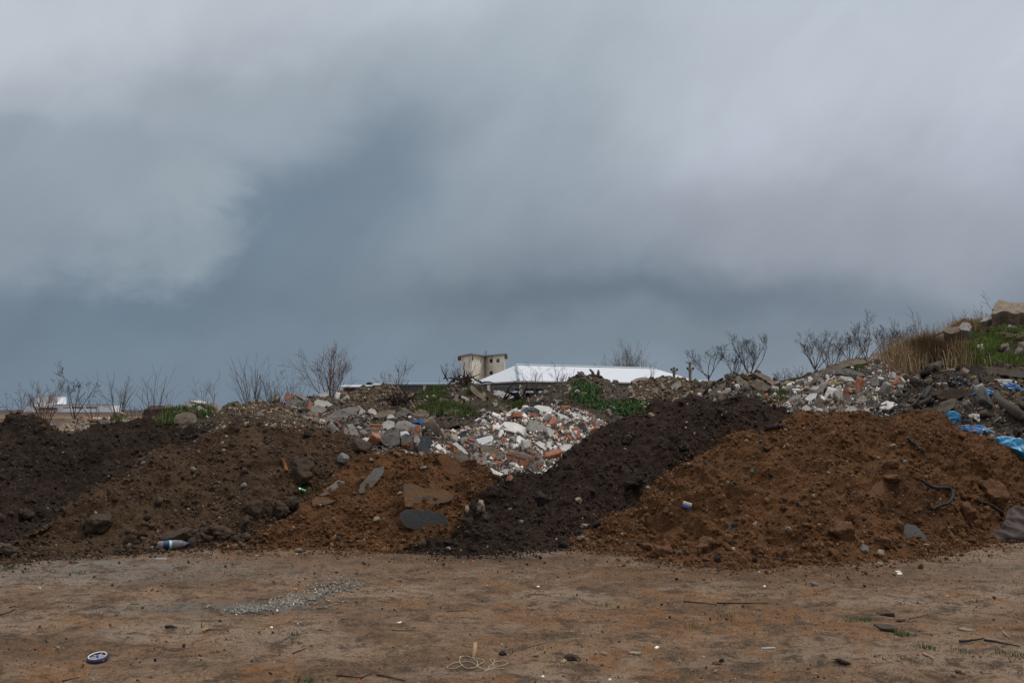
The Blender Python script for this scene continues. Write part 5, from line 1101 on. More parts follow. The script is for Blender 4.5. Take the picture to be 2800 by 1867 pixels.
# thin leaf blades: grass tufts, weeds, dry brush
def blades(mb_name, spots, mat_cols, hgt, wid, per, label, seed, spread=.05, droop=.4, kindstuff=True, cat=None, name=None, matn='leaf_attr', lo=.4, flat=1.):
    rs = np.random.RandomState(seed); S_ = np.array([list(s) for s in spots]); n = len(S_)*per; base = np.repeat(S_, per, 0)
    base = base+np.c_[rs.normal(size=(n, 2))*spread, np.zeros(n)]; a = rs.uniform(0, 6.28, n); d = np.c_[np.cos(a), np.sin(a), np.zeros(n)]
    side = np.c_[-np.sin(a), np.cos(a), np.zeros(n)]; h = hgt*rs.uniform(lo, 1.1, n)*np.repeat(rs.uniform(.6, 1.2, len(S_)), per); lean = rs.uniform(.05, 1, n)*droop
    up = np.array([0, 0, 1.]); w = wid*rs.uniform(.7, 1.2, n)
    p0 = base-up*.02; p1 = base+d*(h*lean*.35)[:, None]+up*(h*.6*flat)[:, None]; p2 = base+d*(h*lean)[:, None]+up*(h*flat*np.maximum(.1, 1-.35*lean))[:, None]
    V = np.stack([p0-side*w[:, None]*.5, p0+side*w[:, None]*.5, p1+side*w[:, None]*.4, p1-side*w[:, None]*.4, p2+side*w[:, None]*.08, p2-side*w[:, None]*.08], 1).reshape(-1, 3)
    i = np.arange(n)[:, None]*6; Q = np.concatenate([i+np.array([[0, 1, 2, 3]]), i+np.array([[3, 2, 4, 5]])])
    pal = np.array(mat_cols); c = pal[rs.randint(0, len(pal), n)]*rs.uniform(.75, 1.25, (n, 1))
    o = mesh_obj(mb_name, V, Q, M[matn], col=np.repeat(c, 6, 0)); tag(o, label, cat or mb_name.replace('_', ' '), None, 'stuff' if kindstuff else None)
    return o
t_ = NT('leaf_attr', .7, .2); t_.color(t_.attr().outputs['Color']); t_.b.inputs['Subsurface Weight'].default_value = 0; M['leaf_attr'] = t_.m
def poly_spots(polys, n, seed, surf=True, clump=0):
    rs = random.Random(seed); out = []; 
    def inside(x, y, pl):
        c = False; j = len(pl)-1
        for i in range(len(pl)):
            if (pl[i][1] > y) != (pl[j][1] > y) and x < (pl[j][0]-pl[i][0])*(y-pl[i][1])/(pl[j][1]-pl[i][1])+pl[i][0]: c = not c
            j = i
        return c
    ar = [(max(p[0] for p in q)-min(p[0] for p in q))*(max(p[1] for p in q)-min(p[1] for p in q)) for q in polys]
    tries = 0
    while len(out) < n and tries < n*20:
        tries += 1
        pl = rs.choices(polys, ar)[0]; x = rs.uniform(min(p[0] for p in pl), max(p[0] for p in pl)); y = rs.uniform(min(p[1] for p in pl), max(p[1] for p in pl))
        if inside(x, y, pl):
            h = _bvh[0].ray_cast(Vector((0, 0, EYE)), ray(x, y).normalized())
            if h[0] is not None:
                if clump and perlin(np.array([[h[0].x*clump, h[0].y*clump, h[0].z*clump]]))[0] < -.12: continue
                out.append(h[0])
    return out
GR = [(.045, .105, .018), (.06, .125, .022), (.030, .070, .016), (.10, .13, .035), (.15, .12, .05), (.09, .065, .035)]
blades('grass', poly_spots([[(1125,1128),(1150,1085),(1200,1070),(1215,1090),(1240,1105),(1255,1130),(1230,1138),(1150,1135)], [(1240,1130),(1262,1108),(1285,1090),(1320,1095),(1330,1120),(1300,1135),(1250,1140)], [(1270,1062),(1300,1062),(1310,1075),(1290,1075)], [(1390,1100),(1420,1085),(1440,1100),(1410,1120)], [(1110,1100),(1140,1080),(1180,1062),(1210,1060),(1190,1085),(1140,1110)]], 1300, 1, clump=.9),
   GR, .095, .010, 18, 'bright green grass on the mound before the tower', 601, .07)
blades('weeds', poly_spots([[(1575,1040),(1600,1040),(1640,1070),(1700,1095),(1780,1100),(1740,1130),(1690,1130),(1640,1105),(1590,1100),(1565,1085)], [(1640,1022),(1670,1030),(1720,1055),(1700,1060),(1660,1045)], [(1420,1100),(1470,1065),(1490,1075),(1450,1110)], [(1590,1110),(1740,1115),(1720,1135),(1640,1130)]], 620, 2, clump=1.1),
   [(.045, .11, .028), (.06, .14, .04), (.035, .08, .022), (.09, .12, .04)], .085, .020, 9, 'leafy green weeds in patches on the weedy mound', 602, .05, 1.0)
blades('grass', poly_spots([[(2600,960),(2650,900),(2720,868),(2800,850),(2800,900),(2720,950),(2650,1000),(2600,1000)], [(2700,985),(2800,960),(2800,1000),(2720,1010)]], 3000, 3, clump=.9),
   [(.07, .16, .02), (.09, .19, .03), (.14, .16, .05), (.22, .17, .07)], .09, .012, 14, 'green and yellow grass on the tall hill', 603, .10)
blades('grass', poly_spots([[(420,1140),(450,1125),(500,1110),(520,1125),(470,1160),(440,1155)], [(520,1100),(560,1105),(580,1120),(560,1125),(535,1115)], [(535,1122),(575,1130),(580,1140),(545,1138)], [(310,1145),(345,1145),(340,1158)]], 200, 4),
   GR, .09, .012, 12, 'green grass on the small grassy mound at left', 604, .06)
blades('grass', poly_spots([[(2110,1085),(2150,1050),(2200,1030),(2210,1045),(2160,1075),(2130,1100)], [(2330,1005),(2370,985),(2380,995),(2350,1015)], [(2070,1090),(2130,1095),(2120,1105)]], 160, 5, clump=1.5),
   GR, .10, .012, 10, 'small green grass patches around the white rubble slope', 605, .06)
blades('grass', [hit(x, y)[0] for x, y in [(2356,1696),(2364,1696),(2372,1697),(2458,1733),(2466,1735),(2474,1737),(2480,1738),(2318,1699),(2325,1699),(2622,1781),(2540,1774),(2535,1772),(2730,1784),(2780,1792),(2790,1795),(1982,1682),(808,1737),(815,1735),(835,1862),(845,1865),(8,1560),(20,1558),(30,1556),(212,1568),(232,1565),(650,1543),(1898,1715),(1660,1658)]],
   [(.04, .10, .02), (.055, .12, .03), (.10, .11, .04)], .045, .005, 22, 'tiny green grass tufts on the packed dirt', 606, .03, .8)
blades('dry_straw', poly_spots([[(1400,1680),(1700,1640),(2100,1680),(2800,1740),(2800,1860),(2200,1830),(1500,1800),(1400,1740)], [(2450,1780),(2800,1760),(2800,1867),(2500,1867)]], 330, 6, clump=1.2),
   [(.22, .13, .055), (.17, .10, .045), (.12, .075, .04)], .10, .004, 4, 'dry straw bits lying on the right foreground dirt', 607, .08, 1.0, flat=.12)
# dry brown brush on the hill flank
for i, (x0, x1, y0, y1, lb) in enumerate([(2435,2510,925,1015,'dry brown brush left of the concrete cylinder'), (2500,2575,905,985,'dry brown brush behind the concrete cylinder'), (2565,2640,925,1000,'dry brown brush between cylinder and slab pile'), (2620,2700,865,900,'dry brown brush on the ridge under the huge slab')]):
    rs = random.Random(i); sp = []
    for _ in range(520):
        x = x0+(x1-x0)*min(1, max(0, rs.gauss(.5, .27))); u = (x-x0)/(x1-x0); y = y1+6-(y1-y0)*.45*rs.random(); sp.append(hit(x, y)[0])
    blades('dry_brush', sp, [(.30, .20, .11), (.22, .145, .08), (.38, .27, .155), (.14, .095, .055)], .68 if i < 3 else .28, .006, 14, lb, 610+i, .16, 1.1, kindstuff=False, cat='brush', lo=.15)

# ------------------------------------------------------------------ buildings
def wall_mat(name, c1, c2, dirt, brick=None, bsize=(1.2, .25)):
    t = NT(name, .9, .15); co = t.coord('Object'); col = t.mix(t.map(t.noise(co, .5, 5, .65), .35, .65), c1, c2)
    col = t.mix(t.math('MULTIPLY', t.map(t.noise(t.coord('Object', (1, 1, .3)), .6, 5, .7), .52, .66), .8), col, dirt)
    b = t.N.new('ShaderNodeTexBrick'); b.inputs['Scale'].default_value = 1; b.inputs['Brick Width'].default_value = bsize[0]; b.inputs['Row Height'].default_value = bsize[1]; b.inputs['Mortar Size'].default_value = .022
    b.inputs['Color1'].default_value = (1, 1, 1, 1); b.inputs['Color2'].default_value = (.9, .9, .9, 1); b.inputs['Mortar'].default_value = (.62, .60, .58, 1)
    sx = t.N.new('ShaderNodeSeparateXYZ'); t.L.new(co, sx.inputs[0]); cx = t.N.new('ShaderNodeCombineXYZ'); t.L.new(t.math('ADD', sx.outputs[0], t.math('MULTIPLY', sx.outputs[1], .8)), cx.inputs[0]); t.L.new(sx.outputs[2], cx.inputs[1]); t.L.new(cx.outputs[0], b.inputs['Vector'])
    t.color(t.mix(1., col, b.outputs['Color'], 'MULTIPLY')); return t.m
M['tower_wall'] = wall_mat('tower_wall', (.86, .82, .73), (.76, .72, .63), (.40, .38, .34))
M['block_wall'] = wall_mat('block_wall', (.36, .34, .31), (.30, .28, .26), (.24, .22, .19), bsize=(.45, .22))
M['pillar'] = wall_mat('pillar', (.22, .20, .165), (.17, .15, .125), (.11, .10, .085), bsize=(.5, .25))
M['white_wall'] = plain('white_wall', (.86, .86, .86), .8, .2, .05, 1, 0, 0)
M['white_roof'] = plain('white_roof', (.52, .54, .58), .55, .3, .03, .3, 0, 0)
M['grey_roof'] = plain('grey_roof', (.27, .34, .38), .5, .3, .08, .5, 0, 0)
M['roof_edge'] = plain('roof_edge', (.22, .22, .21), .8, .2, .2, 1, 0, 0)
M['interior_shade'] = plain('painted_interior_shade', (.035, .033, .032), .9, .1, .2, 1, 0, 0)  # near black colour standing in for the shade inside the shed
M['pane'] = plain('window_pane', (.05, .06, .07), .2, .6, .2, 1, 0, 0)
M['pane_dark'] = plain('broken_window', (.018, .015, .015), .6, .2, .2, 1, 0, 0)
M['red_brick_wall'] = plain('exposed_brick', (.26, .13, .09), .9, .1, .3, 3, 0, 0)
M['metal_rust'] = plain('painted_metal', (.09, .10, .11), .6, .3, .2, 5, 0, 0)
M['dark_red'] = plain('dark_red_wall', (.055, .030, .028), .8, .2, .2, 1, 0, 0)
def prism(plan, z0, z1, mb):
    n = len(plan); V = [(p[0], p[1], z0) for p in plan]+[(p[0], p[1], z1) for p in plan]
    return mb.add((V, [tuple(range(n-1, -1, -1)), tuple(range(n, 2*n))]+[(i, (i+1) % n, (i+1) % n+n, i+n) for i in range(n)]))
def gx(px, Y): r = ray(px, HOR); return r.x/r.y*Y
def tower():
    zt = 12.7; pl = [(1261,208), (1290,201), (1326,208), (1379,202)]; w = [Vector((gx(a, b), b)) for a, b in pl]; w += [Vector((gx(1381, 216), 216)), Vector((gx(1262, 224), 224))]
    o0 = Vector((w[1].x, w[1].y, 0)); t = thing('tower', o0, 'cream block tower with a bent flat roof, ladder and small broken windows', 'tower')
    loc = [(p.x-o0.x, p.y-o0.y) for p in w]; prism(loc, 0, zt, MB()).build('wall', 'tower_wall', t) if 0 else None
    m = MB(); prism(loc, 0, zt, m); m.build('wall', 'tower_wall', t)
    cx = sum(p[0] for p in loc)/6; cy = sum(p[1] for p in loc)/6
    ex = [(1251,209.5), (1290,199.8), (1327,206.8), (1387,200.8), (1388,218), (1251,226)]; rl = [(gx(a, b)-o0.x, b-o0.y) for a, b in ex]
    m = MB(); prism(rl, zt+.003, zt+.16, m); m.build('roof', 'roof_edge', t)
    m = MB(); prism([(x*.985, y+.15) for x, y in rl], zt+.163, zt+.26, m); m.build('roof_sheet', 'grey_roof', t)
    C_, D_ = Vector((*loc[2], 0)), Vector((*loc[3], 0)); A_, B_ = Vector((*loc[1], 0)), Vector((*loc[2], 0))
    def on(P0, P1, f, z, w_, h_, off, dep, name, mat, par=None):
        u = (P1-P0).normalized(); nn = Vector((u.y, -u.x, 0)); c = P0+(P1-P0)*f+Vector((0, 0, z)); V = []
        for s in (off, -dep):
            for a, b in ((-1, -1), (1, -1), (1, 1), (-1, 1)): V.append(c+u*a*w_/2+Vector((0, 0, b*h_/2))+nn*s)
        return mesh_obj(name, V, [(0,1,2,3), (7,6,5,4), (0,4,5,1), (1,5,6,2), (2,6,7,3), (3,7,4,0)], M[mat], par or t)
    z_ = lambda py: (HOR-py)/F*207+EYE
    for f, py, w_, h_, mt, lb in ((.33, 987, .95, .62, 'pane_dark', 'broken black window'), (.68, 988, .95, .60, 'pane', 'glazed grey window'), (.33, 1020, .95, .6, 'pane_dark', 'lower black window')):
        fr = on(C_, D_, f, z_(py), w_+.16, h_+.16, .03, .1, 'window', 'roof_edge'); fr['label'] = lb
        on(C_, D_, f, z_(py), w_, h_, .035, .05, 'pane', mt, fr)
    for P0, P1, f, py, w_, h_ in ((A_, B_, .05, 986, .75, .6), (A_, B_, .68, 989, .45, .8), (A_, B_, .03, 982, .35, .9)):
        on(P0, P1, f, z_(py), w_, h_, .02, .05, 'brick_patch', 'red_brick_wall')
    m = MB(); u = (D_-C_).normalized(); nn = Vector((u.y, -u.x, 0)); b = C_+u*.25+nn*.35
    for s in (0, .55):
        q = b+u*s; m.add(tube([q+Vector((0, 0, 3)), q+Vector((0, 0, zt+1.1))], .035, 4))
    for k in range(26): q = b+Vector((0, 0, 3.2+k*.4)); m.add(tube([q, q+u*.55], .022, 4))
    for k in range(5): q = b+Vector((0, 0, 4+k*2.2)); m.add(tube([q-u*.1, q-u*.1-nn*.1-Vector((0,0,0)), C_+u*.1+Vector((0,0,q.z))], .03, 4))
    m.build('ladder', 'metal_rust', t)
    m = MB(); q = C_+u*.5; m.add(tube([q+Vector((0,0,zt+.3)), q+Vector((0,0,zt+1.2))], .05, 4)); m.build('vent_pipe', 'metal_rust', t)
    q = C_+u*(2.9)+nn*.12; m = MB(); m.add(tube([q+Vector((0,0,zt-.1)), q+Vector((0,0,zt-1.0)), q+u*.02+Vector((0,0,zt-1.4))], .05, 5)); m.build('drain_pipe', 'metal_rust', t)
tower()
def hip_shed():
    ze, zr = 5.1, 7.5; k = lambda px, py, z: PZ(px, py, z)
    N0 = k(1418, 1040.5, ze); A = k(1287, 1049, ze); D = k(1928, 1047.5, ze); R0 = k(1412, 998, zr); R1 = k(1791, 1008, zr)
    B = A+(D-N0); o0 = Vector((N0.x, N0.y, 0)); t = thing('open_shed', o0, 'long open shed on block pillars under a white hipped sheet roof', 'building')
    V = [p-o0 for p in (A, N0, D, B, R0, R1)]; th = Vector((0, 0, -.16)); V2 = V+[p+th for p in V]
    m = mesh_obj('roof', V2, [(0,1,4), (1,2,5,4), (2,3,5), (3,0,4,5), (6,10,7), (7,10,11,8), (8,11,9), (9,11,10,6), (0,6,7,1), (1,7,8,2), (2,8,9,3), (3,9,6,0)], M['white_roof'], t)
    mb = MB(); mb.add(tube([V[1]+Vector((0,0,.05)), V[4]+Vector((0,0,.05))], .16, 4)); mb.add(tube([V[4]+Vector((0,0,.05)), V[5]+Vector((0,0,.05))], .14, 4)); mb.build('ridge_cap', 'roof_edge' if 0 else 'grey_roof', m)
    u = (V[2]-V[1]); u.z = 0; L = u.length; u.normalize(); v = (V[0]-V[1]); v.z = 0; W = v.length; v.normalize()
    def bx(mb, p, a, b, z0, z1): 
        P_ = [p-u*a/2-v*b/2, p+u*a/2-v*b/2, p+u*a/2+v*b/2, p-u*a/2+v*b/2]; prism([(q.x, q.y) for q in P_], z0, z1, mb)
    c0 = V[1].copy(); c0.z = 0; ins = c0+u*.9+v*.9
    mb = MB(); zb = ze-.9
    for (p, q) in ((ins, ins+u*(L-1.8)), (ins, ins+v*(W-1.8)), (ins+v*(W-1.8), ins+v*(W-1.8)+u*(L-1.8))):
        d = (q-p).normalized(); sd_ = Vector((-d.y, d.x, 0))*.2; pl = [p+sd_, q+sd_, q-sd_, p-sd_]; prism([(a.x, a.y) for a in pl], zb+.004, ze-.18, mb)
    mb.build('beam', 'roof_edge', t)
    n = int((L-2)/4.2)
    for i in range(n+1):
        mb = MB(); bx(mb, ins+u*i*(L-1.8)/n, .62, .5, 0, zb); mb.build('pillar', 'pillar', t)
        if i % 1 == 0: mb = MB(); bx(mb, ins+v*(W-1.8)+u*i*(L-1.8)/n, .55, .5, 0, zb); mb.build('pillar', 'pillar', t)
    nw = int((W-2)/4.2)
    for i in range(1, nw):
        mb = MB(); bx(mb, ins+v*i*(W-1.8)/nw, .62, .5, 0, zb); mb.build('pillar', 'pillar', t)
    # ragged infill walls along the far side, part block, part boards, part painted dark as interior shade
    rs = random.Random(4); x = 1.
    while x < L-6:
        w_ = rs.uniform(1.5, 5); h_ = rs.choice([2.2, 3.2, 4.1, 4.1]); mb = MB(); bx(mb, ins+v*(W*.62)+u*(x+w_/2), w_, .2, 0, h_); mb.build('infill_wall', rs.choice(['tower_wall', 'dark_red', 'interior_shade', 'block_wall']), t); x += w_+rs.uniform(.4, 2.5)
    mb = MB(); bx(mb, ins+v*(W*.80)+u*(L*.5), L-4, .2, 0, 3.9); mb.build('back_wall', 'interior_shade', t)  # wall coloured near black to paint the gloom under the roof
hip_shed()
def long_block():
    Y = 112; zt = (HOR-1052)/F*Y+EYE; x0, x1 = gx(1062, Y), gx(1300, Y); t = thing('block_building', Vector((x0, Y, 0)), 'long low grey block building with a pale sheet roof left of the tower', 'building'); L = x1-x0
    MB().box(0, L, 0, 8, 0, zt-.75).build('wall', 'block_wall', t); MB().box(0, L, .25, 8, zt-.747, zt).build('upper_wall', 'roof_edge', t)
    V = [(-.6, -.5, zt+.0), (L+.5, -.5, zt+.0), (L+.5, 9, zt+.55), (.9, 9, zt+.75), (.5, 4, zt+.45)]
    mb = MB(); mb.add(([(-.7, -.5, zt+.003), (L+.5, -.5, zt+.003), (L+.5, 4.2, zt+.20), (1.0, 4.2, zt+.22), (-.7, -.5, zt+.12), (L+.5, -.5, zt+.12), (L+.5, 4.2, zt+.30), (1.0, 4.2, zt+.32)], [(0,3,2,1), (4,5,6,7), (0,1,5,4), (1,2,6,5), (2,3,7,6), (3,0,4,7)])); mb.build('roof', 'grey_roof', t)
    for i in range(5): MB().box(.3+i*3.6, .3+i*3.6+.32, -.12, -.003, 0, zt-.02).build('pillar', 'tower_wall', t)
    for i in range(4):
        w = MB().box(.9+i*3.6, 3.4+i*3.6, .15, .247, zt-.70, zt-.12).build('window', 'roof_edge', t); MB().box(1.0+i*3.6, 3.3+i*3.6, .10, .147, zt-.64, zt-.18).build('pane', 'pane', w)
long_block()
def small_house(px0, px1, pe, pr, Y, wall, roof, lb):
    x0, x1 = gx(px0, Y), gx(px1, Y); z = (HOR-pe)/F*Y+EYE; zr = (HOR-pr)/F*Y+EYE; t = thing('house', Vector((x0, Y, 0)), lb, 'building'); L = x1-x0
    MB().box(0, L, 0, 6, 0, z).build('wall', wall, t); mb = MB(); mb.add(([(-.4, -.4, z+.003), (L+.4, -.4, z+.003), (L+.4, 3, zr), (-.4, 3, zr), (L+.4, 6.4, z+.003), (-.4, 6.4, z+.003), (-.4, -.4, z+.12), (L+.4, -.4, z+.12), (L+.4, 3, zr+.12), (-.4, 3, zr+.12), (L+.4, 6.4, z+.12), (-.4, 6.4, z+.12)],
        [(0,3,2,1), (3,5,4,2), (6,7,8,9), (9,8,10,11), (0,1,7,6), (5,11,10,4), (1,2,8,7), (2,4,10,8), (0,6,9,3), (3,9,11,5)])); mb.build('roof', roof, t)
small_house(938, 990, 1060, 1054, 90, 'dark_red', 'white_roof', 'small dark house with a white roof behind the reddish shrub')
small_house(1022, 1050, 1055, 1049, 130, 'block_wall', 'grey_roof', 'small pale roofed shed left of the long block building')
small_house(1915, 1945, 1046, 1040, 170, 'block_wall', 'white_roof', 'small white roofed hut right of the long white roof')
def white_complex():
    Y = 700; t = thing('white_building', Vector((gx(68, Y), Y, -4)), 'far long white building with a square tower block on the left horizon', 'building'); X = lambda px: gx(px, Y)-gx(68, Y); Z = lambda py: (HOR-py)/F*Y+EYE+4
    MB().box(X(95), X(308), 0, 14, 0, Z(1106.5)).build('wall', 'white_wall', t)
    MB().box(X(68), X(120), -2, 12, 0, Z(1110.5)).build('low_wing', 'white_wall', t)
    MB().box(X(95), X(153), 2, 16, Z(1106.5)+.01, Z(1084)).build('tower_block', 'white_wall', t)
    MB().box(X(94), X(154), 1.8, 16.2, Z(1084)+.01, Z(1083)).build('tower_roof', 'white_roof', t)
    MB().box(X(153), X(309), -.6, 14.5, Z(1106.5)+.01, Z(1105)).build('roof', 'white_roof', t)
    MB().box(X(110), X(160), -2.3, -2.01, Z(1121), Z(1114)).build('tan_facade', 'concrete_tan', t)
    for a, b, n, h in ((173, 192, 4, 3), (196, 228, 9, 6), (235, 267, 9, 6)):
        for i in range(n):
            x = a+(b-a)*(i+.15)/n; MB().box(X(x), X(x+(b-a)/n*.62), -.12, -.01, Z(1114+h/2), Z(1114-h/2)).build('window', 'pane', t)
    t2 = thing('reed_roof_barn', Vector((gx(390, 260), 260, 0)), 'low dark barn on the horizon behind the whippy shrubs', 'building')
    w = gx(462, 260)-gx(390, 260); z1 = (HOR-1108)/F*260+EYE; m = MB(); m.add(([(0, 0, 0), (w, 0, 0), (w, 5, 0), (0, 5, 0), (0.4, 0, z1*.6), (w-.2, 0, z1*.7), (w-.6, 2.5, z1*.97), (1.4, 2.5, z1), (w-.2, 5, z1*.6), (.4, 5, z1*.6)], [(3,2,1,0), (0,1,5,4), (4,5,6,7), (7,6,8,9), (2,3,9,8), (1,2,8,6,5), (3,0,4,7,9)])); m.build('thatched_body', 'dark_red', t2)
white_complex()
def pole(px, top, bar, Y, lb):
    x = gx(px, Y); zt = (HOR-top)/F*Y+EYE; zb = (HOR-bar)/F*Y+EYE; t = thing('utility_pole', Vector((x, Y, 0)), lb, 'utility pole', 'utility poles'); s = Y/100
    mb = MB(); mb.add(tube([(0, 0, 0), (0, 0, zt)], [.20*s, .14*s], 6)); mb.build('pole', 'pillar', t)
    w = 9.2/F*Y; mb = MB(); mb.add(tube([(-w, -.2, zb), (w, -.2, zb)], .05*s, 4)); mb.add(tube([(-w*.75, -.2, zb-.05), (0, -.16, zb-w*1.5)], .022*s, 4)); mb.add(tube([(w*.75, -.2, zb-.05), (0, -.16, zb-w*1.5)], .022*s, 4)); mb.build('crossarm', 'metal_rust', t)
    for a in (-1, -.72, .72, 1):
        mb = MB(); mb.add(tube([(a*w, -.2, zb+.05*s), (a*w, -.2, zb+.13*s), (a*w, -.2, zb+.2*s)], [.05*s, .07*s, .035*s], 6)); mb.build('insulator', 'pane_dark', t)
pole(1844, 1004, 1013, 105, 'nearer looking left utility pole, shorter, by the right end of the white roof'.replace('nearer looking ', ''))
pole(1888, 990, 1010, 95, 'right utility pole, taller, beside the small twisted tree')

# ------------------------------------------------------------------ litter
def basis(c, d, n):
    x = Vector(d).normalized(); z = (Vector(n)-x*Vector(n).dot(x)).normalized(); y = z.cross(x); return Matrix((x, y, z)).transposed()
def bottle():
    a = hit(430, 1503)[0]; b = hit(516, 1501)[0]; a.z = b.z = max(a.z, b.z)+.052; L = (b-a).length; x = (b-a).normalized()
    t = thing('plastic_bottle', (a+b)/2, 'large crushed clear plastic bottle lying at the foot of the brown soil heap', 'bottle')
    prof = [(0, .030), (.012, .044), (.05, .052), (.10, .050), (.16, .053), (.36, .053), (.40, .050), (.55, .054), (.72, .050), (.84, .036), (.90, .022), (.935, .0145), (.95, .0145)]
    def part(f0, f1, extra, name, mat, k=28, n=26, pr=None):
        V = []; Fc = []
        for i in range(n+1):
            f = f0+(f1-f0)*i/n; r = np.interp(f, [p[0] for p in prof], [p[1] for p in prof])+extra if pr is None else pr(i/n)
            for j in range(k):
                th = 6.283*j/k; dent = 1-.16*max(0, perlin(np.array([[f*5, math.cos(th)*1.1, math.sin(th)*1.1+3]]))[0])*(f > .38 and f < .92) if pr is None else 1
                V.append((-L/2+f*L, math.cos(th)*r*dent, math.sin(th)*r*dent*.92))
        for i in range(n):
            for j in range(k): Fc.append((i*k+j, i*k+(j+1) % k, (i+1)*k+(j+1) % k, (i+1)*k+j))
        Fc += [tuple(range(k)), tuple(n*k+j for j in range(k-1, -1, -1))]
        return mesh_obj(name, V, Fc, M[mat], t, smooth=True)
    m = NT('bottle_plastic', .22, .5); m.color(m.mix(m.map(m.noise(m.coord('Object'), 14, 5), .35, .65), (.36, .38, .44), (.24, .23, .22))); m.b.inputs['Transmission Weight'].default_value = .45; m.b.inputs['IOR'].default_value = 1.2; M['bottle'] = m.m
    M['label_blue'] = plain('label_blue', (.018, .022, .085), .4, .4, .2, 30); M['label_pale'] = plain('label_pale', (.35, .60, .66), .4, .4, .1, 30); M['label_green'] = plain('label_green', (.12, .38, .08), .4); M['cap_blue'] = plain('cap_blue', (.02, .04, .28), .4)
    part(0, .95, 0, 'body', 'bottle'); lb = part(.16, .345, .0015, 'label', 'label_blue', n=8); part(.345, .362, .002, 'label_edge', 'label_green', n=2); part(.364, .44, .0018, 'label_band', 'label_pale', n=4); part(.95, 1.0, 0, 'cap', 'cap_blue', n=3, pr=lambda u: .017)
    part(.925, .94, .004, 'neck_ring', 'cap_blue', n=2)
    # torn white strokes of lettering on the label
    for f, th, ln in ((.19, 2.0, .9), (.19, 1.3, .35), (.225, 2.1, .5), (.245, 1.25, .55), (.30, 1.9, .35)):
        V = []; n = 5
        for i in range(n+1):
            a_ = -th+ln*i/n
            for ff in (f, f+.014): V.append((-L/2+ff*L, math.cos(a_)*.0555, -math.sin(a_)*-.0555*.92))
        mesh_obj('letter_stroke', V, [(2*i, 2*i+1, 2*i+3, 2*i+2) for i in range(n)], M['white_plastic'], lb)
    yv = Vector((0, 0, 1)).cross(x); t.rotation_euler = Matrix((x, yv, Vector((0, 0, 1)))).transposed().to_euler()
bottle()
def wheel():
    c = hit(268, 1806)[0]; Rr = 28/pxm(c); t = thing('toy_wheel', c+Vector((0, 0, .002)), 'blue toy wheel with a white rim lying on its side in the left foreground', 'toy wheel')
    def lathe(prof, name, mat, k=40, bump=0):
        V = []; Fc = []; n = len(prof)
        for j in range(k):
            th = 6.283*j/k; s = 1+(bump if (j//2) % 2 else 0)
            for r, z in prof: V.append((math.cos(th)*r*(s if r > Rr*.9 else 1), math.sin(th)*r*(s if r > Rr*.9 else 1), z))
        for j in range(k):
            for i in range(n-1): Fc.append((j*n+i, ((j+1) % k)*n+i, ((j+1) % k)*n+i+1, j*n+i+1))
            Fc.append((j*n+n-1, ((j+1) % k)*n+n-1, ((j+1) % k)*n, j*n))
        return mesh_obj(name, V, Fc, M[mat], t, smooth=True)
    M['tyre_blue'] = plain('tyre_blue', (.030, .036, .085), .5, .4, .3, 40); h = Rr*.52; M['rim_grey'] = plain('rim_grey', (.38, .36, .38), .5)
    lathe([(Rr*.80, 0), (Rr*.95, h*.08), (Rr, h*.3), (Rr, h*.65), (Rr*.95, h*.92), (Rr*.84, h), (Rr*.80, h*.8)], 'tyre', 'tyre_blue', bump=-.03)
    lathe([(Rr*.76, h*.85), (Rr*.78, h*1.0), (Rr*.85, h*1.03), (Rr*.86, h*.98)], 'rim', 'white_plastic')
    lathe([(.0005, h*.35), (Rr*.79, h*.60), (Rr*.79, h*.30), (.0005, h*.2)], 'disc', 'rim_grey'); lathe([(.0005, h*1.05), (Rr*.10, h*1.05), (Rr*.12, h*.3), (.0005, h*.25)], 'hub', 'cap_blue')
    for k in range(6):
        a = k*1.047; mb = MB(); mb.add(tube([(math.cos(a)*Rr*.1, math.sin(a)*Rr*.1, h*.6), (math.cos(a)*Rr*.78, math.sin(a)*Rr*.78, h*.75)], Rr*.05, 6)); mb.build('spoke', 'rim_grey', t)
    t.rotation_euler = (R(10), R(-7), R(20))
wheel()
def gline(name, pts, r, mat, label, cat, lift=None, k=7, sub=6, group=None, wob=0., taper=False):
    """a cord, hose or stick along photo points on the ground it lies on"""
    P_ = [hit(x, y)[0] for x, y in pts]; lift = r if lift is None else lift; out = []
    n = len(P_)
    if n > 2:
        for i in range(n-1):
            p0, p1, p2, p3 = P_[max(i-1, 0)], P_[i], P_[i+1], P_[min(i+2, n-1)]
            for j in range(sub):
                t = j/sub; out.append(.5*((2*p1)+(p2-p0)*t+(2*p0-5*p1+4*p2-p3)*t*t+(3*p1-p0-3*p2+p3)*t**3))
        out.append(P_[-1])
    else: out = [P_[0].lerp(P_[1], j/5) for j in range(6)]
    rs = random.Random(len(pts)+int(pts[0][0])); c = sum(out, Vector())/len(out); out = [p-c+Vector((rs.gauss(0, wob), rs.gauss(0, wob), lift+abs(rs.gauss(0, wob)))) for p in out]
    m_ = len(out); rad = [r*(1-.6*i/m_) if taper else r for i in range(m_)]
    V, Fc = tube(out, rad, k); o = mesh_obj(name, V, Fc, M[mat], smooth=True); o.location = c; return tag(o, label, cat, group)
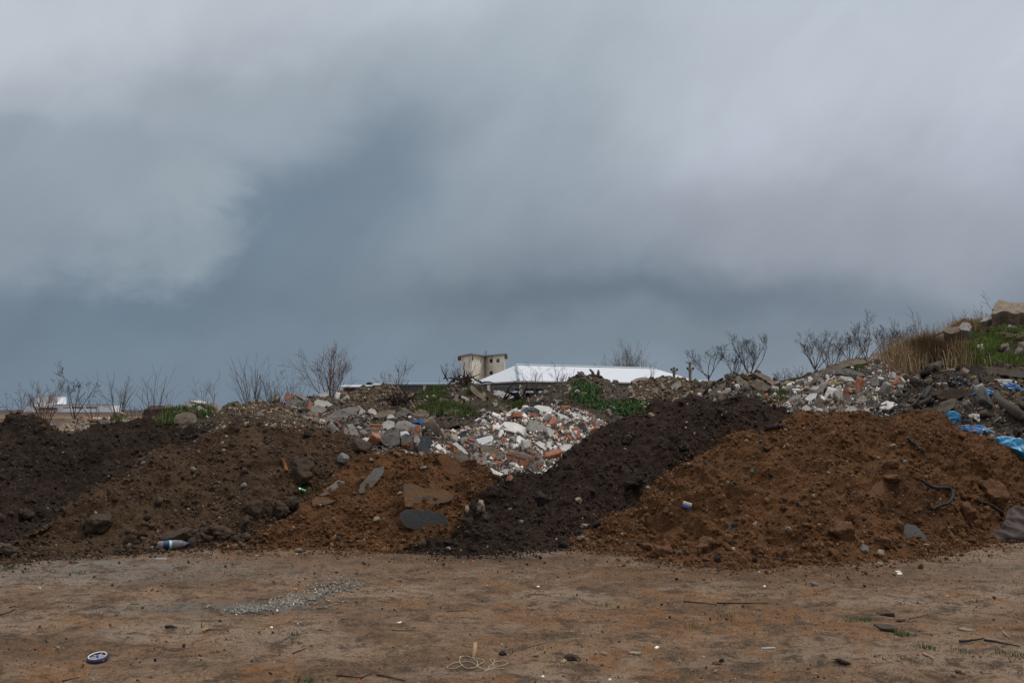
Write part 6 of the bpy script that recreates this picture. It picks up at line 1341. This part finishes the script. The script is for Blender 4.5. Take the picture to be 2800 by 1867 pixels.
gline('cord', [(1256,1799),(1262,1795),(1278,1796),(1298,1803),(1306,1815),(1300,1825),(1282,1829),(1266,1822),(1258,1812),(1258,1800),(1268,1795),(1290,1798),(1322,1806),(1322,1812),(1308,1818),(1310,1826),(1330,1830),(1342,1824),(1352,1812),(1347,1802),(1340,1806),(1352,1822),(1338,1832),(1336,1824),(1352,1812),(1372,1808),(1386,1811),(1386,1816),(1368,1822),(1345,1828),(1322,1832),(1300,1818),(1290,1812),(1272,1810),(1250,1812),(1232,1818),(1222,1826),(1232,1830),(1256,1824),(1266,1818)], .0032, 'rope', 'tangled beige cord lying in loops in the centre foreground', 'cord', sub=5, wob=.0012)
gline('cord', [(1323,1837),(1335,1832),(1355,1830),(1379,1829)], .0035, 'rope', 'short loose end of beige cord beside the loops', 'cord')
def stake():
    a = hit(1293, 1798)[0]; t = P(1300, 1757, a.y+.10); V, Fc = tube([a-Vector((0, 0, .02)), a.lerp(t, .5)+Vector((.002, 0, 0)), t-Vector((0, 0, .004)), t], [.011, .013, .014, .009], 9); o = mesh_obj('wooden_stake', [Vector(v)-a for v in V], Fc, M['stick_pale'], smooth=True); o.location = a; tag(o, 'short wooden stake standing up behind the tangled cord', 'stake')
stake()
gline('hose', [(2522,1331),(2535,1342),(2555,1352),(2580,1352),(2598,1354),(2606,1368),(2602,1384),(2590,1396),(2570,1402),(2548,1412)], .020, 'rubber', 'curved black rubber hose on the right side of the large orange heap', 'hose', lift=.085, k=10)
gline('hose', [(2495,1130),(2530,1080),(2560,1050),(2600,1028),(2650,1032),(2700,1040)], .012, 'rubber', 'thin black cable arching behind the black bag', 'cable', lift=.10)
gline('pipe', [(2524,1110),(2532,1096),(2543,1078)], .05, 'rubber', 'short thick black pipe sticking up beside the white rubble slope', 'pipe', lift=.12, k=14)
gline('log', [(2498,1056),(2520,1040),(2545,1020),(2572,1004)], .085, 'wood_dark', 'dark burnt log lying diagonally left of the black bag', 'log', lift=.08, k=10, wob=.01)
gline('log', [(2705,1080),(2730,1105),(2765,1130),(2802,1158)], .09, 'wood_dark', 'long dark timber beam lying diagonally at the right edge', 'log', lift=.08, k=8)
gline('root', [(2482,1204),(2495,1214),(2510,1228),(2528,1241)], .022, 'wood_dark', 'dark stick in the upper right of the large orange heap', 'stick', lift=.03, wob=.006)
gline('root', [(2095,1180),(2110,1176),(2130,1173),(2150,1176)], .030, 'root', 'black wet stick at the top left of the large orange heap', 'stick', lift=.03, wob=.008)
gline('stick', [(2665,1375),(2700,1382),(2725,1395),(2740,1415)], .022, 'root', 'dark knobbly root above the brown fabric', 'stick', lift=.02, wob=.012)
gline('steel_strip', [(770,1262),(778,1280),(783,1296)], .030, 'rust', 'short rusty strip sticking out of the brown heap', 'strip', lift=.04, k=4)
gline('steel_strip', [(843,1300),(842,1278)], .008, 'rust', 'thin rusty rod standing by the large dirty boulder', 'rod', lift=.03, k=6)
slab('rust_sheet', [(577,1490),(600,1486),(632,1485),(615,1492),(590,1494)], 'rust', 'rusty torn sheet scrap at the foot of the brown heap', 'sheet', .012, lift=.02, seed=61, toward=.3)
ST = [((452,1717),(486,1720),.010,'stick_dark','short thick dark stick below the crushed plaster'),((555,1729),(570,1722),.010,'stick_pale','pale split root piece below the crushed plaster'),((560,1722),(630,1723),.004,'stick','thin twig attached to the split root pieces'),
 ((375,1628),(425,1635),.004,'stick_pale','pale thin stick left of the crushed plaster'),((0,1682),(42,1666),.005,'stick_dark','dark stick at the left edge of the dirt'),((25,1662),(58,1660),.004,'stick_dark','small dark twig above the stick at the left edge'),
 ((308,1808),(345,1803),.003,'stick_pale','light splinter beside the toy wheel'),((170,1863),(218,1853),.004,'stick_dark','dark bent twig at the bottom left'),((705,1641),(775,1635),.006,'stick','brown stick at the left end of the crushed plaster'),
 ((865,1664),(935,1651),.003,'stick_dark','long thin twig right of the crushed plaster'),((915,1646),(965,1650),.003,'stick','thin brown twig above the longer one'),((1064,1579),(1084,1583),.006,'stick_pale','pale wood chip in the middle of the dirt'),
 ((1222,1673),(1280,1669),.005,'stick','straight brown stick in the centre of the dirt'),((1073,1724),(1128,1724),.003,'stick_dark','thin dark straight twig in the centre of the dirt'),((880,1722),(904,1726),.005,'stick_pale','orange wood splinter left of the centre twig'),
 ((1580,1700),(1650,1694),.003,'stick_pale','curved pale straw stalk in the right of centre dirt'),((1462,1778),(1466,1764),.003,'stick_pale','small upright splinter near the cream lump'),((1870,1646),(1960,1655),.006,'stick_dark','dark bark strip in the right half of the dirt'),
 ((1960,1650),(2100,1650),.005,'stick_dark','long dark bark strip right of the first one'),((2622,1758),(2690,1750),.010,'stick_dark','dark branch at the right edge of the dirt'),((2690,1752),(2790,1770),.007,'stick_dark','second dark branch right of the first at the right edge'),
 ((2615,1840),(2640,1848),.010,'stick','broken brown stick in the bottom right corner'),((2525,1790),(2552,1805),.008,'stick_pale','pale chewed stick in the right foreground'),((2742,1728),(2762,1745),.005,'stick_pale','pale thin stick above the branches at the right edge'),
 ((2485,1693),(2545,1677),.003,'stick_dark','bent dark twig right of the flat stones'),((920,1850),(985,1856),.006,'stick_dark','dark root at the bottom centre'),((985,1856),(1020,1842),.004,'stick_dark','root branch rising right at the bottom centre'),((1030,1846),(1110,1864),.005,'stick_dark','long dark root at the bottom centre right'),
 ((358,1653),(385,1651),.003,'stick_dark','tiny dark twig above the pale chips'),((358,1646),(378,1648),.005,'stick_pale','small pale chip above the dark twig'),((565,1663),(578,1657),.006,'stick_pale','small brown wood chip left of the crushed plaster'),
 ((800,1788),(838,1773),.004,'stick_dark','crooked dark twig in the lower left of centre'),((1445,1770),(1496,1757),.003,'stick','thin twig behind the cream lump')]
for i, (a, b, r, mt, lb) in enumerate(ST):
    m_ = ((a[0]+b[0])/2+((i*7) % 5-2), (a[1]+b[1])/2+((i*11) % 5-2)*.8); gline('stick', [a, m_, b], r*1.15, mt, lb, 'stick', wob=r*.3, taper=True, group='sticks on the dirt')
def sheet(name, outline, mat, label, cat, amp=.03, lift=.03, seed=0, n=22, toward=.3, fold=1.0, thick=.004):
    """crumpled cloth or foil: a folded sheet draped over the surface inside an outline read off the photo"""
    cx = sum(p[0] for p in outline)/len(outline); cy = sum(p[1] for p in outline)/len(outline); g_ = 1.35 if name == 'tarp' else 1
    outline = [(cx+(x-cx)*g_, cy+(y-cy)*g_) for x, y in outline]; c, sn = hit(cx, cy); view = -ray(cx, cy).normalized(); nn = (sn*(1-toward)+view*toward).normalized()
    c = c+nn*lift; o = Vector((0, 0, EYE)); pts = []
    for p in outline:
        d = ray(*p); t = (c-o).dot(nn)/d.dot(nn); pts.append(np.array(o+d*t-c))
    A = np.array(pts); k = 64; per = []; m = len(A)
    for i in range(m):
        for j in range(max(1, k//m)): per.append(A[i]+(A[(i+1) % m]-A[i])*j/max(1, k//m))
    B = np.array(per); cen = B.mean(0); k = len(B); V = [cen]; size = np.linalg.norm(A.max(0)-A.min(0))
    for r in range(1, n+1): V += list(cen+(B-cen)*r/n)
    V = np.array(V); nv = np.array(nn); rr = np.r_[0, np.repeat(np.arange(1, n+1)/n, k)]
    q = V/size*4*fold+seed*5.1; disp = (1-np.abs(perlin(q*np.array([1, 1, 1.3])))*2)*.6+(1-np.abs(perlin(q*2.3+9))*2)*.35+fbm(q*.6, 2)*.6
    V = V+nv*((disp*amp*(1-.5*rr**4))-(amp*1.6+lift*.6)*np.clip((rr-.8)/.2, 0, 1)**2)[:, None]
    V += np.stack([fbm(q*1.5+s, 2) for s in (3, 7, 11)], 1)*amp*.25
    Fc = [(0, 1+i, 1+(i+1) % k) for i in range(k)]
    for r in range(n-1):
        for i in range(k): a = 1+r*k+i; b = 1+r*k+(i+1) % k; Fc.append((a, a+k, b+k, b))
    nV = len(V); V = np.concatenate([V, V-nv*thick]); F2 = [tuple(i+nV for i in reversed(f)) for f in Fc]; l = 1+(n-1)*k
    F3 = [(l+i, l+nV+i, l+nV+(i+1) % k, l+(i+1) % k) for i in range(k)]
    ob = mesh_obj(name, V, Fc+F2+F3, M[mat], smooth=True); ob.location = c; return tag(ob, label, cat)
sheet('cloth', [(2680,1490),(2692,1472),(2722,1452),(2745,1425),(2752,1392),(2772,1374),(2810,1382),(2850,1400),(2860,1450),(2820,1475),(2770,1480),(2740,1484)], 'grey_fabric', 'crumpled brown grey fabric lying at the right foot of the large orange heap', 'fabric', .06, .16, 1, toward=.5)
sheet('tarp', [(2582,1140),(2586,1128),(2604,1125),(2620,1130),(2618,1145),(2606,1160),(2596,1152)], 'blue_plastic', 'rolled blue plastic tarp beside the top right of the large orange heap', 'tarp', .05, 0.19, 2, toward=.6)
sheet('tarp', [(2622,1166),(2640,1170),(2668,1164),(2690,1166),(2720,1184),(2722,1194),(2700,1190),(2680,1186),(2650,1178),(2632,1176)], 'deep_blue_plastic', 'flattened dark blue film below the ribbed grey panel', 'tarp', .04, 0.13, 3, toward=.35)
sheet('tarp', [(2712,1208),(2735,1200),(2760,1196),(2785,1200),(2820,1215),(2850,1240),(2820,1246),(2780,1232),(2745,1222)], 'blue_plastic', 'large crumpled blue tarp at the right edge above the orange heap', 'tarp', .07, 0.19, 4, toward=.5)
sheet('tarp', [(2668,1075),(2680,1066),(2700,1062),(2716,1068),(2722,1077),(2700,1078),(2680,1078)], 'blue_plastic', 'light blue plastic sheet right below the black bag', 'tarp', .05, 0.17, 5, toward=.5)
sheet('tarp', [(2728,1056),(2745,1052),(2770,1048),(2795,1062),(2805,1070),(2775,1068),(2745,1060)], 'deep_blue_plastic', 'blue plastic sheet with yellow scraps at the right edge', 'tarp', .05, 0.17, 6, toward=.5)
sheet('tarp', [(2568,990),(2580,984),(2600,988),(2590,996),(2572,997)], 'blue_plastic', 'small pale blue film behind the burnt log', 'tarp', .04, 0.15, 7, toward=.5)
sheet('plastic_film', [(2645,1132),(2660,1129),(2682,1132),(2678,1142),(2690,1158),(2676,1156),(2662,1142),(2648,1138)], 'plaster', 'dirty white crumpled cloth beside the ribbed grey panel', 'cloth', .04, .07, 8, toward=.5)
sheet('black_bag', [(2586,1042),(2590,1030),(2606,1026),(2635,1030),(2656,1042),(2660,1056),(2640,1064),(2605,1062),(2590,1054)], 'black_plastic', 'stuffed shiny black rubbish bag on the dark waste slope', 'bag', .05, .22, 9, toward=.6, fold=1.6)
sheet('net', [(1398,1134),(1420,1124),(1440,1110),(1456,1110),(1474,1126),(1476,1142),(1452,1138),(1425,1132),(1405,1140)], 'grey_net', 'dark grey netting draped over the top of the white heap', 'netting', .05, .16, 10, toward=.5, fold=1.5)
sheet('blue_scrap', [(1123,1152),(1146,1150),(1150,1144),(1160,1147),(1158,1160),(1152,1168),(1149,1156),(1130,1156)], 'bright_blue', 'bright blue painted plaster flake on the grey heap', 'plaster flake', .01, .20, 11, toward=.7)
sheet('yellow_film', [(1275,1182),(1290,1176),(1308,1172),(1318,1168),(1312,1178),(1292,1181),(1280,1186)], 'foam', 'yellow film at the left end of the white heap', 'film', .03, .16, 12, toward=.5)
sheet('film', [(2200,1088),(2215,1076),(2232,1073),(2236,1082),(2220,1094),(2204,1098)], 'white_plastic', 'white plastic film in the left of the white rubble slope', 'film', .04, .14, 13, toward=.5)
sheet('film', [(2456,1050),(2480,1046),(2500,1050),(2492,1058),(2466,1060)], 'white_plastic', 'white plastic film at the upper right of the white rubble slope', 'film', .04, .14, 14, toward=.5)
sheet('rag', [(1686,1102),(1695,1099),(1712,1104),(1708,1108),(1690,1107)], 'rust', 'red rag on the weedy mound', 'rag', .02, .05, 15, toward=.5)
for i, (x, y) in enumerate([(1659, 1103), (1670, 1119), (1681, 1127)]):
    M.setdefault('sky_blue', plain('sky_blue_plastic', (.16, .42, .66), .5)); sheet('blue_scrap', [(x-4, y+2), (x-1, y-3), (x+4, y-1), (x+3, y+3)], 'sky_blue', ['highest', 'middle', 'lowest'][i]+' of three light blue scraps on the weedy mound', 'scrap', .01, .05, 16+i, n=5, toward=.6)
sheet('foam_piece', [(2254,1050),(2270,1040),(2285,1038),(2300,1048),(2285,1056),(2262,1058)], 'foam', 'yellow foam lump at the left of the white rubble slope', 'foam', .05, .16, 19, toward=.5)
M['foil'] = plain('foil', (.5, .5, .52), .3, .5, .3, 20, .6)
sheet('foil', [(1510,1228),(1520,1222),(1532,1232),(1528,1248),(1516,1254),(1508,1244)], 'foil', 'crinkled silver foil at the right foot of the white heap', 'foil', .04, .12, 20, toward=.6, fold=2)
sheet('rag', [(2730,958),(2745,948),(2758,946),(2755,960),(2742,964)], 'grey_fabric', 'pinkish rag on the tall grassy hill', 'rag', .05, .1, 21, toward=.6)
sheet('sheet_scrap', [(2670,945),(2685,938),(2692,950),(2688,968),(2676,960)], 'plaster', 'white torn sheet on the lower flank of the tall hill', 'sheet', .06, .12, 22, toward=.6)
for i, (pts, lb) in enumerate([([(2226,1341),(2232,1338),(2234,1343),(2228,1345)], 'tiny turquoise scrap in the middle of the large orange heap'), ([(2053,1283),(2058,1281),(2059,1292),(2055,1293)], 'tiny turquoise scrap at the left of the large orange heap')]):
    M.setdefault('turq', plain('turquoise', (.02, .22, .30), .5)); sheet('blue_scrap', pts, 'turq', lb, 'scrap', .01, .03, 30+i, n=5, toward=.6)
sheet('paper', [(2447,1559),(2462,1559),(2464,1563),(2452,1564)], 'plaster', 'upper of two white paper scraps on the dirt before the large orange heap', 'paper', .002, .008, 33, n=6, toward=.1)
sheet('paper', [(2452,1564),(2466,1564),(2468,1569),(2454,1569)], 'plaster', 'lower of two white paper scraps on the dirt before the large orange heap', 'paper', .002, .008, 34, n=6, toward=.1)
sheet('plastic_scrap', [(1084,1701),(1098,1697),(1100,1700),(1088,1703)], 'white_plastic', 'small white plastic strip in the centre of the dirt', 'scrap', .002, .008, 35, n=6, toward=.1)
sheet('plastic_scrap', [(1789,1768),(1798,1764),(1803,1767),(1795,1771)], 'gloss_white', 'white shard in the foreground right of centre', 'scrap', .002, .008, 36, n=6, toward=.1)
gline('drinking_straw', [(423,1529),(455,1529)], .006, 'white_plastic', 'white drinking straw on the dirt below the bottle', 'straw')
gline('drinking_straw', [(2082,1773),(2120,1772)], .004, 'white_plastic', 'white plastic tube in the right foreground', 'straw')
def can():
    c, n = hit(826, 1346); M['green'] = plain('green_metal', (.02, .30, .06), .35, .5); M['silver'] = plain('silver_metal', (.6, .6, .6), .3, .5, .1, 10, .7)
    t = thing('drink_can', c+Vector((0, 0, .03)), 'crushed green and silver can at the left edge of the small orange heap', 'can'); r = .030
    def cyl(a, b, name, mat, sq=.8):
        V = []; k = 20; n_ = 5
        for i in range(n_+1):
            for j in range(k): th = 6.283*j/k; q = 1-.18*max(0, math.sin(i*1.7+th)); V.append((a+(b-a)*i/n_, math.cos(th)*r*q, math.sin(th)*r*sq*q))
        Fc = [(i*k+j, i*k+(j+1) % k, (i+1)*k+(j+1) % k, (i+1)*k+j) for i in range(n_) for j in range(k)]+[tuple(range(k)), tuple(n_*k+j for j in range(k-1, -1, -1))]; mesh_obj(name, V, Fc, M[mat], t, smooth=True)
    cyl(-.03, .045, 'body', 'green'); cyl(-.055, -.03, 'base', 'silver'); t.rotation_euler = (0, .35, R(25))
can()
def packet():
    c, n = hit(1878, 1382); m = orient((n*.5-ray(1878, 1382).normalized()*.5), R(-18)); M['pk_blue'] = plain('packet_blue', (.03, .07, .30), .4); M['pk_cream'] = plain('packet_cream', (.6, .55, .45), .5); M['pk_yellow'] = plain('packet_yellow', (.6, .45, .08), .5)
    t = thing('packet', c+n*.025, 'small blue and white printed packet on the left of the large orange heap', 'packet')
    def b(y0, y1, name, mat, z=.0): o = mesh_obj(name, *block(3, (.105, y1-y0, .022+z), 1, .03, 2, 1.3), M[mat], t); o.location = (0, (y0+y1)/2, 0)
    b(-.035, .004, 'blue_side', 'pk_blue'); b(.0045, .012, 'yellow_stripe', 'pk_yellow', .001); b(.0125, .036, 'cream_side', 'pk_cream'); t.rotation_euler = m.to_euler()
packet()
def ribbed_panel():
    o = slab('ribbed_panel', [(2634,1163),(2636,1148),(2657,1146),(2658,1150),(2655,1162)], 'concrete', 'square grey ribbed plastic panel on the waste slope', 'panel', .03, lift=.12, seed=71, toward=.6, rough=.004)
    face_bricks(o, [[(2636+0, 1149+i*2.6), (2656, 1148+i*2.6), (2655.7, 1149.2+i*2.6), (2636, 1150.2+i*2.6)] for i in range(5)], .01, 'slate')
ribbed_panel()
def cylinder(px, py, w, h, mat, lb, tilt=(0, 0, 0), sink=.12):
    c, n = hit(px, py); s = pxm(c); r = w/2/s; H = h/s; V = []; Fc = []; k = 36; rows = 10
    for i in range(rows+1):
        z = H*(i/rows)-H*sink; rr = r*(1-.04*(i == rows)-.02*math.sin(i*2.2))
        for j in range(k): th = 6.283*j/k; V.append((math.cos(th)*rr, math.sin(th)*rr, z))
    V.append((0, 0, H*(1-sink))); V = np.array(V); V += fbm(V*4, 3)[:, None]*.018*V/np.maximum(.01, np.linalg.norm(V, axis=1))[:, None]
    for i in range(rows):
        for j in range(k): Fc.append((i*k+j, i*k+(j+1) % k, (i+1)*k+(j+1) % k, (i+1)*k+j))
    Fc += [(rows*k+j, rows*k+(j+1) % k, len(V)-1) for j in range(k)]; o = mesh_obj('concrete_cylinder', V, Fc, M[mat]); o.location = c; o.rotation_euler = tuple(R(a) for a in tilt); tag(o, lb, 'concrete cylinder', 'concrete cylinders on the hill')
cylinder(2517, 998, 31, 34, 'concrete_tan', 'upright tan concrete cylinder in front of the dry brush')
cylinder(2600, 940, 34, 32, 'concrete_dark', 'dark concrete cylinder under the slab pile on the hill', (8, 10, 0))
gline('plank', [(2556,928),(2590,910),(2620,892),(2640,880)], .035, 'wood_pale', 'thin pale board leaning over the slab pile on the hill', 'board', lift=.10, k=4)
# tangled dead roots on the mounds
def roots(px, py, w, h, lb, seed, n=26):
    c, nn = hit(px, py); s = pxm(c); rs = random.Random(seed); mb = MB()
    for i in range(n):
        p = Vector((rs.gauss(0, .28)*w/s, rs.gauss(0, .15), rs.uniform(-.1, .3)*h/s)); d = Vector((rs.uniform(-1, 1), rs.uniform(-.4, .4), rs.uniform(-.3, .9))).normalized(); L = rs.uniform(.3, .8)*w/s; pts = [p]
        for j in range(6): d = (d+Vector((rs.gauss(0, .3), rs.gauss(0, .2), rs.gauss(0, .25)))).normalized(); pts.append(pts[-1]+d*L/6)
        r = rs.uniform(.008, .024); mb.add(tube(pts, [r*(1-.8*j/6)+.002 for j in range(7)], 5))
    tag(mb.build('root_tangle', 'root', loc=c+nn*.05), lb, 'root')
roots(1088, 1108, 80, 40, 'dark root tangle on the right of the wide pebbly mound', 1, 44)
roots(1270, 1048, 70, 26, 'dead root tangle on top of the mound before the tower', 2, 30)
roots(1385, 1098, 90, 24, 'fallen twiggy branch below the large pale slab', 3, 20)
def stump(pts, r, lb):
    gline('stump', pts, r, 'root', lb, 'stump', lift=.0, k=8, taper=True)
for (px, py, tx, ty, lb) in [(1276,1050,1266,1026,'dark broken stump on top of the mound before the tower'), (1622,1024,1612,1009,'left of two forked sticks on the weedy mound'), (1630,1024,1636,1011,'right of two forked sticks on the weedy mound')]:
    a = hit(px, py+5)[0]; b = P(tx, ty, a.y); m_ = a.lerp(b, .5)+Vector((.03, 0, .01)); V, Fc = tube([a-Vector((0, 0, .1)), m_, b], [.05 if px < 1300 else .035, .035, .02], 7); tag(mesh_obj('stump', [Vector(v)-a for v in V], Fc, M['root' if px < 1300 else 'stick'], smooth=True, loc=a), lb, 'stump')
# rusty rods among the rubble
gline('steel_rod', [(2380,1145),(2420,1125),(2470,1118)], .012, 'rubber', 'thin black cable hanging at the foot of the white rubble slope', 'cable', lift=.12)

for i, (x, y, mt, lb) in enumerate([(701, 1517, 'foam', 'tiny yellow scrap before the left foot of the small orange heap'), (811, 1513, 'foam', 'tiny yellow scrap beside the angular grey stone'), (1293, 1532, 'rag_red', 'tiny red scrap on the dirt before the black heap'), (983, 1862, 'rag_red', 'tiny red scrap in the dark root at the bottom centre'),
      (742, 1713, 'gloss_white', 'white flake left below the crushed plaster'), (2441, 1713, 'white_plastic', 'small white flake among the grass tufts'), (1667, 1855, 'gloss_white', 'white flake at the bottom right of the centre'), (1484, 1847, 'gloss_white', 'white flake at the bottom centre right'), (2090, 1601, 'white_plastic', 'small white flake below the large orange heap'), (1471, 1602, 'gloss_white', 'small white flake before the join of the black and orange heaps')]):
    M.setdefault('rag_red', plain('red_plastic', (.45, .03, .02), .5)); sheet('scrap', [(x-5, y+1), (x-1, y-2), (x+5, y-1), (x+3, y+2)], mt, lb, 'scrap', .002, .008, 60+i, n=4, toward=.1)
FL = [(2420,1680,50,14,'concrete_tan','flat half buried stone left of the bent twig'), (2460,1697,34,10,'stone_grey','grey flat stone right of the first half buried stone'), (2420,1715,80,8,'stone_grey','long flat stone just under the dirt in the right foreground'), (2640,1722,50,8,'concrete_tan','flat reddish stone near the right edge of the dirt'), (1737,1788,36,12,'stone_pale','pale flat earth crust in the foreground right of centre')]
for i, (px, py, w, h, mt, lb) in enumerate(FL):
    piece('flat_stone', px, py, (w*.8, w*.6, h*.8), 'soil_stone' if 0 else 'stone_dirty' if i < 3 else mt, lb, 'stone', rot=(0, 0, i*40), seed=800+i, cuts=4, rough=.05, sink=.42, kind='block')
